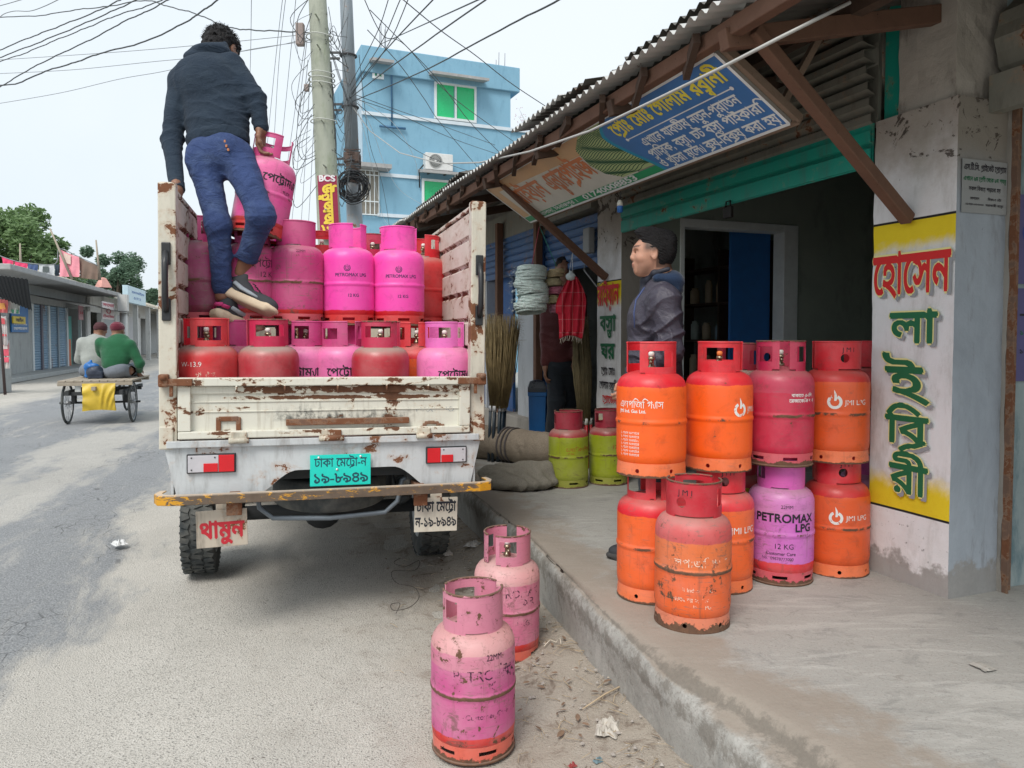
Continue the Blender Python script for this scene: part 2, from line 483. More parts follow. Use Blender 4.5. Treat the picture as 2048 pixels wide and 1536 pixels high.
# ------------------------------------------------------------------ gas cylinders
PINK = (.86, .065, .42); PINK2 = (.80, .16, .46); FADE = (.62, .21, .33); DUSKY = (.50, .07, .22); ORANGE = (.88, .115, .008); ORANGE2 = (.72, .13, .03)
RED = (.66, .008, .02); RED2 = (.60, .02, .016); CRIM = (.42, .012, .05); MAROON = (.28, .015, .03); LIME = (.26, .36, .012); SALMON = (.70, .15, .07); PINKF = (.62, .12, .13)
WHITE = (.75, .75, .72); BLACK = (.015, .012, .02); VIO = (.05, .02, .10)
CR = .152
def ring_mb(r, th, z0, z1, na, nz, keep, circ=(), rim=0, flare=0, mb=None):
    """thick sheet wrapped round the axis, cut by keep(angle_deg, z01); circ = round holes (deg, z, radius)"""
    mb = mb or MB(); mb.smooth = False
    A = [360.0*i/na for i in range(na)]; Z = [z0+(z1-z0)*j/nz for j in range(nz+1)]
    def rad(z): return r+flare*(z-z0)/(z1-z0)
    K = [[keep(360.0*(i+.5)/na, (j+.5)/nz) and all(math.hypot(math.radians(((360.0*(i+.5)/na-a+180) % 360)-180)*r, z0+(z1-z0)*(j+.5)/nz-zc) > rr for a, zc, rr in circ) for j in range(nz)] for i in range(na)]
    pos = {}
    for i in range(na):
        for j in range(nz+1):
            x = A[i]; z = Z[j]
            for a, zc, rr in circ:
                dx = math.radians(((x-a+180) % 360)-180)*r; dz = z-zc; d = math.hypot(dx, dz)
                cell = max(2*PI*r/na, (z1-z0)/nz)
                if d > 1e-6 and abs(d-rr) < cell*.62 and 0 < j < nz:
                    x = a+math.degrees(dx/d*rr/r); z = zc+dz/d*rr
            t = math.radians(x); R1 = rad(z)
            pos[i, j] = ((R1*math.cos(t), R1*math.sin(t), z), ((R1-th)*math.cos(t), (R1-th)*math.sin(t), z))
    vid = {}; vs = []; fs = []; sm = []
    def vi(i, j, s):
        k = (i % na, j, s)
        if k not in vid: vid[k] = len(vs); vs.append(pos[i % na, j][s])
        return vid[k]
    for i in range(na):
        for j in range(nz):
            if not K[i][j]: continue
            fs.append((vi(i, j, 0), vi(i+1, j, 0), vi(i+1, j+1, 0), vi(i, j+1, 0)))
            fs.append((vi(i, j, 1), vi(i, j+1, 1), vi(i+1, j+1, 1), vi(i+1, j, 1)))
            if not K[i-1][j]: fs.append((vi(i, j, 1), vi(i, j, 0), vi(i, j+1, 0), vi(i, j+1, 1)))
            if not K[(i+1) % na][j]: fs.append((vi(i+1, j, 0), vi(i+1, j, 1), vi(i+1, j+1, 1), vi(i+1, j+1, 0)))
            if j == 0 or not K[i][j-1]: fs.append((vi(i, j, 0), vi(i, j, 1), vi(i+1, j, 1), vi(i+1, j, 0)))
            if j == nz-1 or not K[i][j+1]: fs.append((vi(i, j+1, 1), vi(i, j+1, 0), vi(i+1, j+1, 0), vi(i+1, j+1, 1)))
    mb.add(vs, fs, smooth=False)
    if rim:      # rolled upper edge along every kept run
        run = []
        for q in range(na*2+1):
            i = q % na
            if K[i][nz-1] and len(run) < na+1: run.append(q)
            else:
                if len(run) > 2 and run[0] > 0:
                    R1 = rad(z1)-th/2
                    pts = [(R1*math.cos(2*PI*k/na), R1*math.sin(2*PI*k/na), z1) for k in run+[run[-1]+1]]
                    mb.tube(pts, rim, 6)
                run = []
                if q >= na: break
    return mb
def inr(a, lo, hi):
    a = (a-lo) % 360; return a <= (hi-lo) % 360
COLLARS = {   # front = 270 deg (local -y); panels, windows (deg relative to front), round holes
 'P': dict(panels=((-108, 78), (104, 228)), win=((-98, -52, .30, .80), (140, 195, .35, .75)), circ=(), r=.108),
 'J': dict(panels=((-112, 112), (138, 222)), win=((52, 98, .36, .82), (158, 202, .36, .8)), circ=((-28, .45, .021),), r=.110),
 'R': dict(panels=((-62, 62), (108, 252)), win=((-40, 40, .42, .80), (140, 220, .42, .80)), circ=(), r=.105),
 'H': dict(panels=((-58, 50), (62, 118), (150, 245)), win=((-36, 28, .25, .78), (170, 225, .3, .75)), circ=(), r=.107),
}
_cm = {}
def collar_mesh(style, mat):
    k = (style, mat.name)
    if k not in _cm:
        d = COLLARS[style]; z0, z1 = .437, .578
        def keep(a, z):
            b = a-270
            if not any(inr(b, lo, hi) for lo, hi in d['panels']): return False
            for lo, hi, za, zb in d['win']:
                if inr(b, lo, hi) and za < z < zb: return False
            if z < .12 and not any(inr(b, lo+14, lo+70) or inr(b, hi-70, hi-14) for lo, hi in d['panels']): return False
            return True
        mb = ring_mb(d['r'], .004, z0, z1, 108, 12, keep, [(270+a, z0+(z1-z0)*z, r) for a, z, r in d['circ']], rim=.0048)
        if style == 'J':
            write(mb, 'JMI', cyl_fn(d['r']+.0006, math.radians(270-35), .53), .034, n=14, slot=1, split=.01, spacing=.25)
        _cm[k] = mb.mesh('collar', [mat, ink_black])
    return _cm[k]
_fm = {}
def foot_mesh(style, mat):
    k = (style, mat.name)
    if k not in _fm:
        if style == 'slots':
            keep = lambda a, z: not (z > .48 and z < .76 and ((a+25) % 60) < 26)
            mb = ring_mb(.146, .005, 0, .062, 96, 8, keep, rim=0, flare=.003)
        else:
            mb = ring_mb(.151, .005, 0, .060, 144, 10, lambda a, z: True, [(a, .028, .0095) for a in (20, 80, 140, 200, 262, 320)], flare=-.004)
        mb.tube([(.1465*math.cos(2*PI*i/48), .1465*math.sin(2*PI*i/48), .005) for i in range(49)], .0055, 6, cap=False)
        _fm[k] = mb.mesh('foot_ring', [mat])
    return _fm[k]
def cyl_mat(name, zones, fade=.25, rust=.2, dust=.5, footrust=.0, rough=.38, scr=.3, rim=0):
    """zones: list of (z_from, colour) bottom-up; seam rust at mid height"""
    n = NT(name); co = n.coord(); raw = n.new('ShaderNodeTexCoord').outputs['Object']
    z = n.sep(raw)[2]
    big = n.noise(co, 5, 5, .6); fine = n.noise(co, 38, 6, .7); mid = n.noise(co, 14, 5, .65, .5)
    zj = n.math('ADD', z, n.mapr(mid, .3, .7, -.004, .004))
    c = zones[0][1]
    cc = None
    for i, (zf, col) in enumerate(zones):
        if cc is None: cc = n.mix(0, col, col)
        else: cc = n.mix(n.ramp(zj, zf-.0015, zf+.0015), cc, col)
    chalk = n.mix(.5, cc, (.75, .6, .58))
    cc = n.mix(n.math('MULTIPLY', n.ramp(big, .36, .72), fade), cc, chalk)
    cc = n.mix(n.math('MULTIPLY', n.ramp(mid, .5, .78), .30), cc, (.12, .06, .05), 'MULTIPLY')
    # grey scuffs, streaking round the girth
    sc = n.noise(n.scalev(co, (6, 6, 40)), 3, 5, .7)
    cc = n.mix(n.math('MULTIPLY', n.ramp(sc, .56, .66), scr), cc, (.20, .13, .11))
    cc = n.mix(n.math('MULTIPLY', n.ramp(n.noise(co, 11, 7, .78, .8), .57, .66), min(1, scr*1.3)), cc, (.14, .08, .065))
    cc = n.mix(n.math('MULTIPLY', n.ramp(n.noise(n.scalev(co, (16, 16, 1.4)), 2.2, 5, .7), .55, .72), min(.6, scr*.9)), cc, (.16, .08, .06))
    dots = n.ramp(n.voro(co, 46), .10, .05)
    cc = n.mix(n.math('MULTIPLY', n.math('MULTIPLY', dots, n.ramp(mid, .5, .56)), min(1, rust*2.4)), cc, (.07, .03, .02))
    rk = n.ramp(n.math('ADD', n.math('MULTIPLY', mid, .6), n.math('MULTIPLY', fine, .4)), .685-rust*.22, .70-rust*.22)
    seam = n.math('MULTIPLY', n.ramp(n.math('ABSOLUTE', n.math('SUBTRACT', zj, .236)), .0085, .004), n.ramp(n.noise(co, 7, 5, .7), .60-rust*.8, .66-rust*.75))
    m = n.math('MAXIMUM', rk, seam)
    if footrust:
        m = n.math('MAXIMUM', m, n.ramp(n.math('ADD', z, n.mapr(n.noise(co, 22, 5, .7), .3, .7, .018*footrust, -.022*footrust)), .028*footrust+.002, .028*footrust-.002))
    if rim: m = n.math('MAXIMUM', m, n.ramp(n.math('ADD', z, n.mapr(n.noise(co, 26, 5, .75), .3, .7, -.007, .007)), .5815-rim*.006, .5835-rim*.006))
    rc = n.mix(n.noise(co, 60, 4), (.055, .030, .02), (.20, .10, .055))
    cc = n.mix(m, cc, rc)
    cc = n.mix(n.math('MULTIPLY', dust_mask(n, co, dust), 1), cc, (.33, .25, .21))
    n.bump(n.math('SUBTRACT', fine, n.math('MULTIPLY', m, 1.0)), .28, .002)
    return n.done(cc, n.math('ADD', n.mapr(m, 0, 1, rough, .85), n.mapr(mid, .3, .7, -.05, .15)), spec=.5)
def ink_mat(name, c, wear=.25):
    n = NT(name); co = n.coord()
    f = n.noise(co, 30, 5, .75)
    tr = n.new('ShaderNodeBsdfTransparent'); mx = n.new('ShaderNodeMixShader')
    n.put(n.bsdf.inputs['Base Color'], c); n.put(n.bsdf.inputs['Roughness'], .6)
    n.l.new(n.ramp(f, .26+wear*.4, .30+wear*.4), mx.inputs[0])
    n.l.new(tr.outputs[0], mx.inputs[1]); n.l.new(n.bsdf.outputs[0], mx.inputs[2])
    n.l.new(mx.outputs[0], n.out.inputs[0])
    return n.m
ink_black = ink_mat('ink_black', BLACK, .18); ink_viol = ink_mat('ink_violet', VIO, .15); ink_white = ink_mat('ink_white', WHITE, .30)
ink_red = ink_mat('ink_red', (.45, .03, .02), .35); ink_worn = ink_mat('ink_worn', (.045, .012, .035), .62); ink_whworn = ink_mat('ink_white_worn', (.8, .62, .5), .60)
INKS = [ink_black, ink_viol, ink_white, ink_red, ink_worn, ink_whworn]
_bp = [(0.0, .018), (.06, .020), (.105, .030), (.135, .046), (.149, .066), (CR, .09), (CR, .10), (CR, .218), (CR, .225), (CR+.0032, .230), (CR+.0035, .236), (CR+.0032, .242), (CR, .247), (CR, .254),
       (CR, .366), (CR, .375), (.150, .392), (.144, .410), (.133, .426), (.116, .438), (.095, .447), (.06, .455), (.03, .458), (.03, .462)]
def flame(mb, cx, cz, R, s, slot):
    """ring with a flame above, wrapped on the body"""
    fn = cyl_fn(R, math.radians(270)+cx/R, cz); vs = []; fs = []
    for k in range(24):
        a0, a1 = PI/2+.45+k/24*(2*PI-.9), PI/2+.45+(k+1)/24*(2*PI-.9)
        b = len(vs)
        for a, r in ((a0, .6*s), (a1, .6*s), (a1, s), (a0, s)): vs.append(fn(r*math.cos(a), r*math.sin(a)))
        fs.append((b, b+1, b+2, b+3))
    for sx, hh, w in ((0, 1.0, .30), (.35, .6, .16)):
        for j in range(6):
            t0, t1 = j/6, (j+1)/6; wd = lambda t: w*s*math.sin(PI*min(1, t*.8+.2))
            b = len(vs)
            for t, sg in ((t0, -1), (t0, 1), (t1, 1), (t1, -1)):
                vs.append(fn((sx*.35*s+math.sin(t*4)*.12*s)+sg*wd(t)*.55, s*.15+t*hh*s*1.55))
            fs.append((b, b+1, b+2, b+3))
    mb.cur = slot; mb.add(vs, fs, smooth=False); mb.cur = 0
def omega(mb, cx, cz, R, s, slot):
    fn = cyl_fn(R, math.radians(270)+cx/R, cz); vs = []; fs = []
    for r0, r1 in ((.42, .60), (.78, 1.0)):
        for k in range(20):
            g = .5; a0, a1 = PI/2+g+k/20*(2*PI-2*g), PI/2+g+(k+1)/20*(2*PI-2*g); b = len(vs)
            for a, r in ((a0, r0*s), (a1, r0*s), (a1, r1*s), (a0, r1*s)): vs.append(fn(r*math.cos(a), r*math.sin(a)))
            fs.append((b, b+1, b+2, b+3))
    b = len(vs)
    for x, y in ((-.07, -.2), (.07, -.2), (.07, 1.1), (-.07, 1.1)): vs.append(fn(x*s, y*s))
    fs.append((b, b+1, b+2, b+3)); mb.cur = slot; mb.add(vs, fs, smooth=False); mb.cur = 0
def cyl_body_mesh(mat, marks):
    mb = MB(); mb.lathe(_bp, 56)
    R = CR+.0007
    for m in marks:
        if m[0] == 'flame': flame(mb, m[1], m[2], R, m[3], m[4]); continue
        if m[0] == 'omega': omega(mb, m[1], m[2], R, m[3], m[4]); continue
        txt, x, z, size, slot = m[:5]; kw = m[5] if len(m) > 5 else {}
        RR = R
        write(mb, txt, cyl_fn(RR, math.radians(270)+x/R, z), size, n=26, slot=slot, split=.012, **kw)
    return mb.mesh('body', [mat]+INKS)
M_valve = plain('valve_brass', (.34, .28, .20), .35, .9); M_cap = plain('valve_cap', (.75, .72, .68), .5); M_seal = plain('valve_seal', (.8, .22, .05), .5)
def valve_mesh(cap):
    mb = MB(); mb.lathe([(.018, .458), (.018, .475), (.011, .478), (.011, .50), (.016, .502), (.016, .512), (.010, .514), (.010, .53)], 14)
    mb.tube([(0, -.01, .492), (0, -.038, .492)], .008, 8); mb.cur = 1
    mb.lathe([(.0125, .516), (.0135, .532), (.008, .538)], 12)
    return mb.mesh('valve', [M_valve, cap])
_vm = {}
def cylinder(loc, label, body, collar, foot, marks=(), style='P', fstyle='slots', crot=0, rz=None, group=None, cap=None, M=None):
    loc = Vector(loc)
    if rz is None: rz = math.atan2(loc.x, -loc.y)*-1 if False else -math.atan2(loc.x, loc.y)
    t = thing('gas_cylinder', label, 'gas cylinder', loc, rz, group, M)
    if M is None: t.rotation_euler = (random.uniform(-.008, .008), random.uniform(-.008, .008), rz+random.uniform(-.04, .04)); k_ = random.uniform(.99, 1.008); t.scale = (k_, k_, 1)
    me = cyl_body_mesh(body, marks)
    o = bpy.data.objects.new('body', me); C.objects.link(o); o.parent = t
    o = bpy.data.objects.new('collar', collar_mesh(style, collar)); C.objects.link(o); o.parent = t; o.rotation_euler.z = math.radians(crot)
    o = bpy.data.objects.new('foot_ring', foot_mesh(fstyle, foot)); C.objects.link(o); o.parent = t; o.rotation_euler.z = random.uniform(-.3, .3)
    cap = cap or M_cap
    if cap.name not in _vm: _vm[cap.name] = valve_mesh(cap)
    o = bpy.data.objects.new('valve', _vm[cap.name]); C.objects.link(o); o.parent = t; o.rotation_euler.z = random.uniform(-.5, .5)
    return t
# materials of the different fillings
B_pbright = cyl_mat('pink_bright', [(0, RED), (.088, PINK)], .12, .03, .25, scr=.06)
B_pfade = cyl_mat('pink_faded', [(0, RED2), (.095, (.52, .09, .25)), (.33, (.56, .16, .26)), (.385, (.60, .28, .29))], .4, .46, .3, rough=.5, scr=.55)
B_pfade2 = cyl_mat('pink_faded_pale', [(0, RED2), (.095, (.58, .15, .26)), (.365, (.64, .32, .33))], .55, .30, .4, rough=.5, scr=.5)
B_pmid = cyl_mat('pink_mid', [(0, RED2), (.085, (.52, .045, .19))], .2, .28, .5, scr=.7)
B_pdusk = cyl_mat('pink_dusky', [(0, (.20, .018, .05)), (.10, (.24, .03, .09)), (.25, (.34, .045, .15))], .3, .25, .6, scr=.7)
B_pviol = cyl_mat('pink_violet', [(0, RED), (.105, (.56, .13, .50)), (.33, (.58, .19, .48))], .3, .12, .5, scr=.5)
B_psoft = cyl_mat('pink_soft', [(0, (.80, .17, .44))], .25, .04, .35, scr=.1)
B_or = cyl_mat('orange_red_top', [(0, ORANGE), (.388, RED)], .06, .07, .12, scr=.08)
B_or2 = cyl_mat('orange_worn', [(0, (.80, .12, .018)), (.375, RED)], .12, .16, .5, scr=.28)
B_orold = cyl_mat('orange_old', [(0, (.74, .12, .025)), (.24, (.70, .16, .045)), (.352, (.56, .08, .08))], .22, .46, .6, rough=.5, scr=.6)
B_or3 = cyl_mat('orange_deep', [(0, (.74, .10, .018)), (.388, (.60, .02, .02))], .08, .16, .25, scr=.2)
B_crim = cyl_mat('crimson', [(0, (.52, .008, .05)), (.34, (.50, .04, .09))], .15, .2, .4, scr=.3)
B_red = cyl_mat('red_body', [(0, (.56, .015, .02))], .2, .08, .9, scr=.15)
B_redgrey = cyl_mat('red_dusty', [(0, (.42, .02, .035))], .3, .12, 1.2, scr=.25)
B_lime = cyl_mat('lime_green', [(0, (.34, .40, .015)), (.388, (.40, .03, .035))], .22, .22, .7, scr=.35)
Kk = lambda name, c, rust=.14, dust=.2, **k: cyl_mat(name, [(0, c)], .2, rust, dust, scr=.2, **k)
K_red = Kk('collar_red', (.64, .012, .025)); K_redold = Kk('collar_red_old', (.50, .015, .03), .28, rim=1); K_crim = Kk('collar_crimson', (.50, .014, .07), .3, rim=.8)
K_pink = Kk('collar_pink', PINK, .06); K_pinkd = Kk('collar_pink_dusky', (.56, .05, .21), .25); K_pfade = Kk('collar_pink_faded', (.58, .20, .29), .46, .3, rim=1); K_viol = Kk('collar_pink_violet', (.62, .10, .42), .1)
K_soft = Kk('collar_pink_soft', (.72, .15, .46), .12); K_maroon = Kk('collar_maroon', (.36, .02, .045), .22, rim=.8)
Q_or = Kk('foot_orange', (.80, .17, .05), .1, .3, footrust=.25); Q_orold = Kk('foot_orange_old', (.66, .20, .11), .2, .3, footrust=1.1); Q_red = Kk('foot_red', (.66, .05, .05), .2, .3, footrust=.5)
Q_pink = Kk('foot_pink', (.60, .09, .12), .3, .3, footrust=.8); Q_lime = Kk('foot_lime', (.36, .38, .06), .25, .3, footrust=.4); Q_salm = Kk('foot_salmon', (.66, .12, .08), .25, .3, footrust=.7)
# ------------------------------------------------------------------ pickup truck
TY = math.radians(16.0); TO = Vector((-.896, 3.71, 0))
TM = Matrix.Translation(TO) @ Matrix.Rotation(TY, 4, 'Z') @ Matrix.Translation((0, 0, 1.2)) @ Matrix.Rotation(math.radians(.6), 4, 'Y') @ Matrix.Translation((0, 0, -1.2))
TMi = TM.inverted()
def TP(px, py, y=0.0):
    """pixel -> truck-local point on the plane local y"""
    r = TMi.to_3x3() @ Vector(_ray(px, py)); o = TMi @ Vector((0, 0, CAMH)); k = (y-o.y)/r.y
    return o+r*k
M_cream = rusty('truck_cream_paint', (.60, .57, .48), .34, 7, rough=.42, grime=.35, dust=.2)
M_creamr = rusty('truck_rusty_cream_paint', (.60, .57, .47), .42, 6.5, True, rough=.5, grime=.75, dust=.2)
M_gate = None
def gate_mat():
    """tailgate: rust breaking out in a ragged band under the top rail, dark streaks above the bar"""
    n = NT('tailgate_worn_paint'); co = n.coord('Object', False); x, y, z = n.sep(co)
    a = n.noise(n.scalev(co, (1, 1, 2.2)), 7, 7, .68, .4); b = n.noise(co, 34, 5, .7)
    k = n.math('ADD', n.math('MULTIPLY', a, .75), n.math('MULTIPLY', b, .25))
    k = n.math('ADD', n.math('MULTIPLY', n.math('SUBTRACT', k, .5), 1.7), .5)
    def band(zc, w, amt): return n.math('MULTIPLY', n.ramp(n.math('ABSOLUTE', n.math('SUBTRACT', z, zc)), w, w*.3), amt)
    mid = n.ramp(n.math('ABSOLUTE', n.math('SUBTRACT', x, .08)), .75, .35)
    bias = n.math('ADD', n.math('MULTIPLY', band(1.222, .028, .26), mid), n.math('MULTIPLY', band(1.182, .014, .21), mid))
    bias = n.math('ADD', bias, n.math('MULTIPLY', n.ramp(n.math('ABSOLUTE', n.math('SUBTRACT', x, .30)), .06, .01), .15))
    bias = n.math('ADD', bias, band(1.018, .012, .08)); bias = n.math('ADD', bias, band(1.272, .012, .07))
    rm = n.ramp(n.math('ADD', k, bias), .655, .68)
    halo = n.ramp(n.math('ADD', k, bias), .57, .68)
    base = n.mix(n.noise(co, 5, 4), (.58, .57, .50), (.70, .69, .60))
    st = n.noise(n.scalev(co, (9, 9, .8)), 4, 5, .7)
    smk = n.math('MULTIPLY', n.math('MULTIPLY', n.ramp(n.math('ADD', n.math('SUBTRACT', z, 1.075), n.mapr(n.noise(n.scalev(co, (3, 3, .8)), 6, 5, .7), .3, .7, -.05, .05)), .07, -.01), n.ramp(n.math('ABSOLUTE', n.math('SUBTRACT', x, .06)), .40, .24)), n.math('MULTIPLY', n.ramp(z, 1.06, 1.08), n.ramp(b, .35, .6)))
    base = n.mix(n.math('MULTIPLY', n.ramp(st, .52, .72), .35), base, (.28, .23, .16))
    base = n.mix(n.math('MULTIPLY', halo, .4), base, (.52, .36, .20))
    base = n.mix(n.math('MULTIPLY', smk, .9), base, (.03, .035, .035))
    rc = n.mix(n.noise(co, 45, 4), (.075, .032, .02), (.19, .085, .04))
    n.bump(n.math('SUBTRACT', b, n.math('MULTIPLY', rm, .9)), .4, .003)
    return n.done(n.mix(rm, base, rc), n.mapr(rm, 0, 1, .42, .9))
M_gate = gate_mat()
def slatwall_mat():
    n = NT('side_wall_worn_paint'); co = n.coord('Object', False); z = n.sep(co)[2]
    k = n.noise(n.scalev(co, (1, 1, 2)), 9, 7, .65, .3)
    rib = n.math('PINGPONG', n.math('SUBTRACT', z, .99), .0735)
    edge = n.ramp(rib, .024, .004)
    rm = n.ramp(n.math('ADD', k, n.math('MULTIPLY', edge, .15)), .61, .64)
    base = n.mix(n.noise(co, 6, 4), (.52, .47, .40), (.68, .64, .57))
    base = n.mix(n.math('MULTIPLY', n.ramp(k, .45, .62), .4), base, (.40, .27, .19))
    rc = n.mix(n.noise(co, 45, 4), (.09, .035, .02), (.24, .10, .05))
    n.bump(n.noise(co, 50, 4), .3, .003)
    return n.done(n.mix(rm, base, rc), .75)
M_slat = slatwall_mat()
M_white = rusty('rear_panel_paint', (.53, .56, .575), .18, 6, rough=.5, grime=.6, dust=.35)
M_rustm = rusty('bare_rusty_steel', (.16, .08, .05), .6, 12, rough=.8, dust=.2)
def rubber_mat(name, c=(.035, .042, .045)):
    n = NT(name); co = n.coord()
    f = n.ramp(n.noise(co, 8, 5, .65), .35, .75)
    n.bump(n.noise(co, 50, 3), .3, .002)
    return n.done(n.mix(f, c, (.12, .12, .11)), .82)
M_tyre = rubber_mat('tyre_rubber'); M_dark = plain('underbody_dark', (.035, .038, .04), .75, 0, .3); M_blk = plain('black_plastic', (.02, .022, .025), .4, 0, .2)
M_lensr = plain('lens_red', (.60, .012, .02), .2, 0, .1); M_lensw = plain('lens_grey', (.50, .49, .52), .3, 0, .1)
M_grill = plain('screw_dark', (.02, .02, .02), .5)
def bumper_mat():
    n = NT('bumper_worn_yellow'); co = n.coord('Object', False); x = n.sep(co)[0]
    k = n.noise(n.scalev(co, (1, 1, 3)), 16, 7, .75, .5)
    ends = n.ramp(n.math('ABSOLUTE', x), .60, .78)
    ym = n.ramp(n.math('ADD', k, n.math('MULTIPLY', ends, .14)), .56, .61)
    base = n.mix(n.noise(co, 25, 5), (.07, .048, .032), (.17, .125, .09))
    stripe = n.ramp(n.math('ABSOLUTE', n.math('SUBTRACT', n.math('ABSOLUTE', x), .82)), .022, .016)
    cc = n.mix(ym, base, (.62, .30, .015)); cc = n.mix(stripe, cc, (.03, .03, .03))
    g = n.new('ShaderNodeNewGeometry'); up = n.ramp(n.sep(g.outputs['Normal'])[2], .6, .9)
    cc = n.mix(n.math('MULTIPLY', up, .75), cc, (.55, .47, .38))
    n.bump(k, .3, .003)
    return n.done(cc, .6)
def tyre(mb, R, w, lugs=44, side=1):
    """tyre about the local x axis"""
    prof = [(.60*R, -w*.40), (.66*R, -w*.48), (.80*R, -w*.5), (.92*R, -w*.48), (.965*R, -w*.42), (.972*R, -w*.2), (.972*R, w*.2), (.965*R, w*.42), (.92*R, w*.48), (.80*R, w*.5), (.66*R, w*.48), (.60*R, w*.40)]
    RX = Matrix.Rotation(PI/2, 4, 'Y')
    mb.lathe(prof, 48, RX, cap=False)
    for i in range(lugs):
        a = 2*PI*i/lugs
        for j, (xo, ww, sh) in enumerate(((-.34, .26, 0), (0, .30, .5), (.34, .26, .25))):
            M = Matrix.Rotation(a+sh*2*PI/lugs, 4, 'X') @ Matrix.Translation((xo*w, 0, R*.978)) @ Matrix.Rotation(.35*(1 if i % 2 else -1), 4, 'Z')
            mb.box((0, 0, 0), (ww*w, 2*PI*R/lugs*.66, R*.045), M)
def build_truck():
    T = thing('pickup_truck', 'rusty cream pickup truck loaded with gas cylinders, parked with its tailgate shut', 'truck', M=TM)
    b = MB(); b.box((0, 1.2, .962), (1.48, 2.36, .045)); b.box((0, 2.385, 1.25), (1.50, .03, .60)); b.build('cargo_floor', M_creamr, T)
    # corner posts
    for s in (-1, 1):
        b = MB(); b.box((s*.745, .035, 1.575), (.078, .07, 1.23), bev=.006)
        b.box((s*.742, .036, 2.185), (.070, .062, .016), bev=.004)
        b.box((s*.752, -.006, 1.0), (.062, .014, .11), bev=.006)
        p = b.build('corner_post', M_cream, T)
        b = MB(); z0, z1 = ((1.60, 1.86) if s < 0 else (1.60, 1.86)); xx = s*.748
        b.box((xx, -.006, z0), (.040, .014, .105), bev=.005); b.box((xx, -.006, z1), (.040, .014, .105), bev=.005)
        b.tube([(xx, -.012, z0-.01), (xx, -.042, z0+.05), (xx, -.045, (z0+z1)/2), (xx, -.042, z1-.05), (xx, -.012, z1+.01)], [.012, .015, .014, .015, .012], 8)
        b.build('grab_handle', M_blk, p)
        # slatted side wall
        b = MB(); x0 = s*.742; pz = []
        for i in range(8):
            za = .99+i*.147; pz += [(0, za+.004), (.016, za+.014), (.016, za+.128), (0, za+.140)]
        n_ = len(pz); vs = []; fs = []
        for (dx, z) in pz:
            for y in (.072, 2.37): vs.append((x0-s*(dx+.006), y, z))
        for i in range(n_-1): fs.append((2*i, 2*i+1, 2*i+3, 2*i+2))
        b.add(vs, fs, smooth=False)
        b.box((s*.757, 1.22, 1.58), (.022, 2.30, 1.18)); b.box((s*.75, 1.22, 2.178), (.05, 2.30, .022), bev=.004)
        b.build('side_wall', M_slat, T)
        b = MB(); b.box((s*.735, 2.41, 1.62), (.06, .06, 1.30), bev=.005); b.build('front_post', M_dark, T)
    # tailgate
    b = MB(); xl, xr = -.700, .700
    b.box((0, .012, 1.13), (xr-xl-.10, .014, .25))
    b.box((0, -.006, 1.262), (xr-xl, .058, .040), bev=.005); b.box((0, -.002, 1.010), (xr-xl, .046, .036), bev=.005)
    for s in (-1, 1): b.box((s*.672, -.002, 1.135), (.056, .046, .212), bev=.004)
    b.box((0, .002, 1.222), (1.288, .016, .032)); b.box((0, .003, 1.165), (1.288, .007, .006), bev=.002); b.box((0, .003, 1.118), (1.288, .007, .006), bev=.002)
    for x in (-.44, -.22, .03, .27, .48): b.tube([(x, -.030, 1.245), (x, -.033, 1.215)], .005, 6)
    gate = b.build('tailgate', M_gate, T)
    b = MB(); b.box((.085, -.010, 1.062), (.60, .030, .030), bev=.003); b.build('reinforcing_bar', M_rustm, gate)
    b = MB(); q = TP(457, 853, -.004)
    for dx, dz, w, h in ((-.045, 0, .022, .088), (.045, 0, .022, .088), (0, .036, .09, .024), (0, -.034, .09, .028)): b.box((q.x+dx, -.001, q.z+dz), (w, .012, h), bev=.004)
    b.build('rust_plate', M_rustm, gate)
    b = MB(); q = TP(865, 857, -.004)
    for k in range(15):
        a = 2*PI*k/15; rr = random.uniform(.85, 1.1)
        b.box((q.x+math.cos(a)*.056*rr, -.001, q.z+math.sin(a)*.032*rr), (random.uniform(.018, .036), .010+random.random()*.003, random.uniform(.012, .026)), bev=.004)
    b.build('rust_plate', M_rustm, gate)
    b = MB(); q = TP(832, 822, -.01)
    write(b, 'MAXXIMO', plane_fn((q.x, .0012, q.z-.005), (1, 0, 0), (0, 0, 1)), .034, n=18, wide=1.25, slot=1)
    ob = b.build('faded_lettering', [M_gate, ink_mat('ink_badge', (.30, .32, .34), .62)], gate)
    for s in (-1, 1):
        b = MB(); b.box((s*.70, -.042, 1.262), (.135, .018, .034), bev=.004); b.box((s*.757, -.03, 1.27), (.045, .05, .06), bev=.008); b.box((s*.725, -.035, 1.225), (.016, .016, .06), bev=.003)
        b.tube([(s*.757, -.01, 1.285), (s*.757, -.065, 1.285)], .014, 10)
        b.build('latch', M_rustm, gate)
    for x, w in ((-.43, .09), (.0, .12), (.46, .08)):
        b = MB(); b.tube([(x-w/2, -.038, .983), (x+w/2, -.038, .983)], .014, 10); b.box((x, -.028, 1.0), (w*.8, .012, .045), bev=.003); b.build('hinge', M_creamr, gate)
    # rear panel with arched cut-out
    b = MB(); N = 60
    def bot(x):
        c = (x-.07)/.36
        return .70 if abs(c) > 1.25 else .70+.125*(1-max(0, min(1, (abs(c)-.62)/.63))**2*(3-2*max(0, min(1, (abs(c)-.62)/.63))))
    xt = lambda u: -.762+1.524*u; xb = lambda u: -.705+1.41*u
    vs = []; fs = []
    for i in range(N+1):
        u = i/N; X1 = xt(u); X0 = xb(u); zb = bot(X0); zt = .952; f = (zt-zb)/(zt-.70)
        for y in (0, .012): vs += [(X1, y, zt), (X1+(X0-X1)*f, y, zb)]
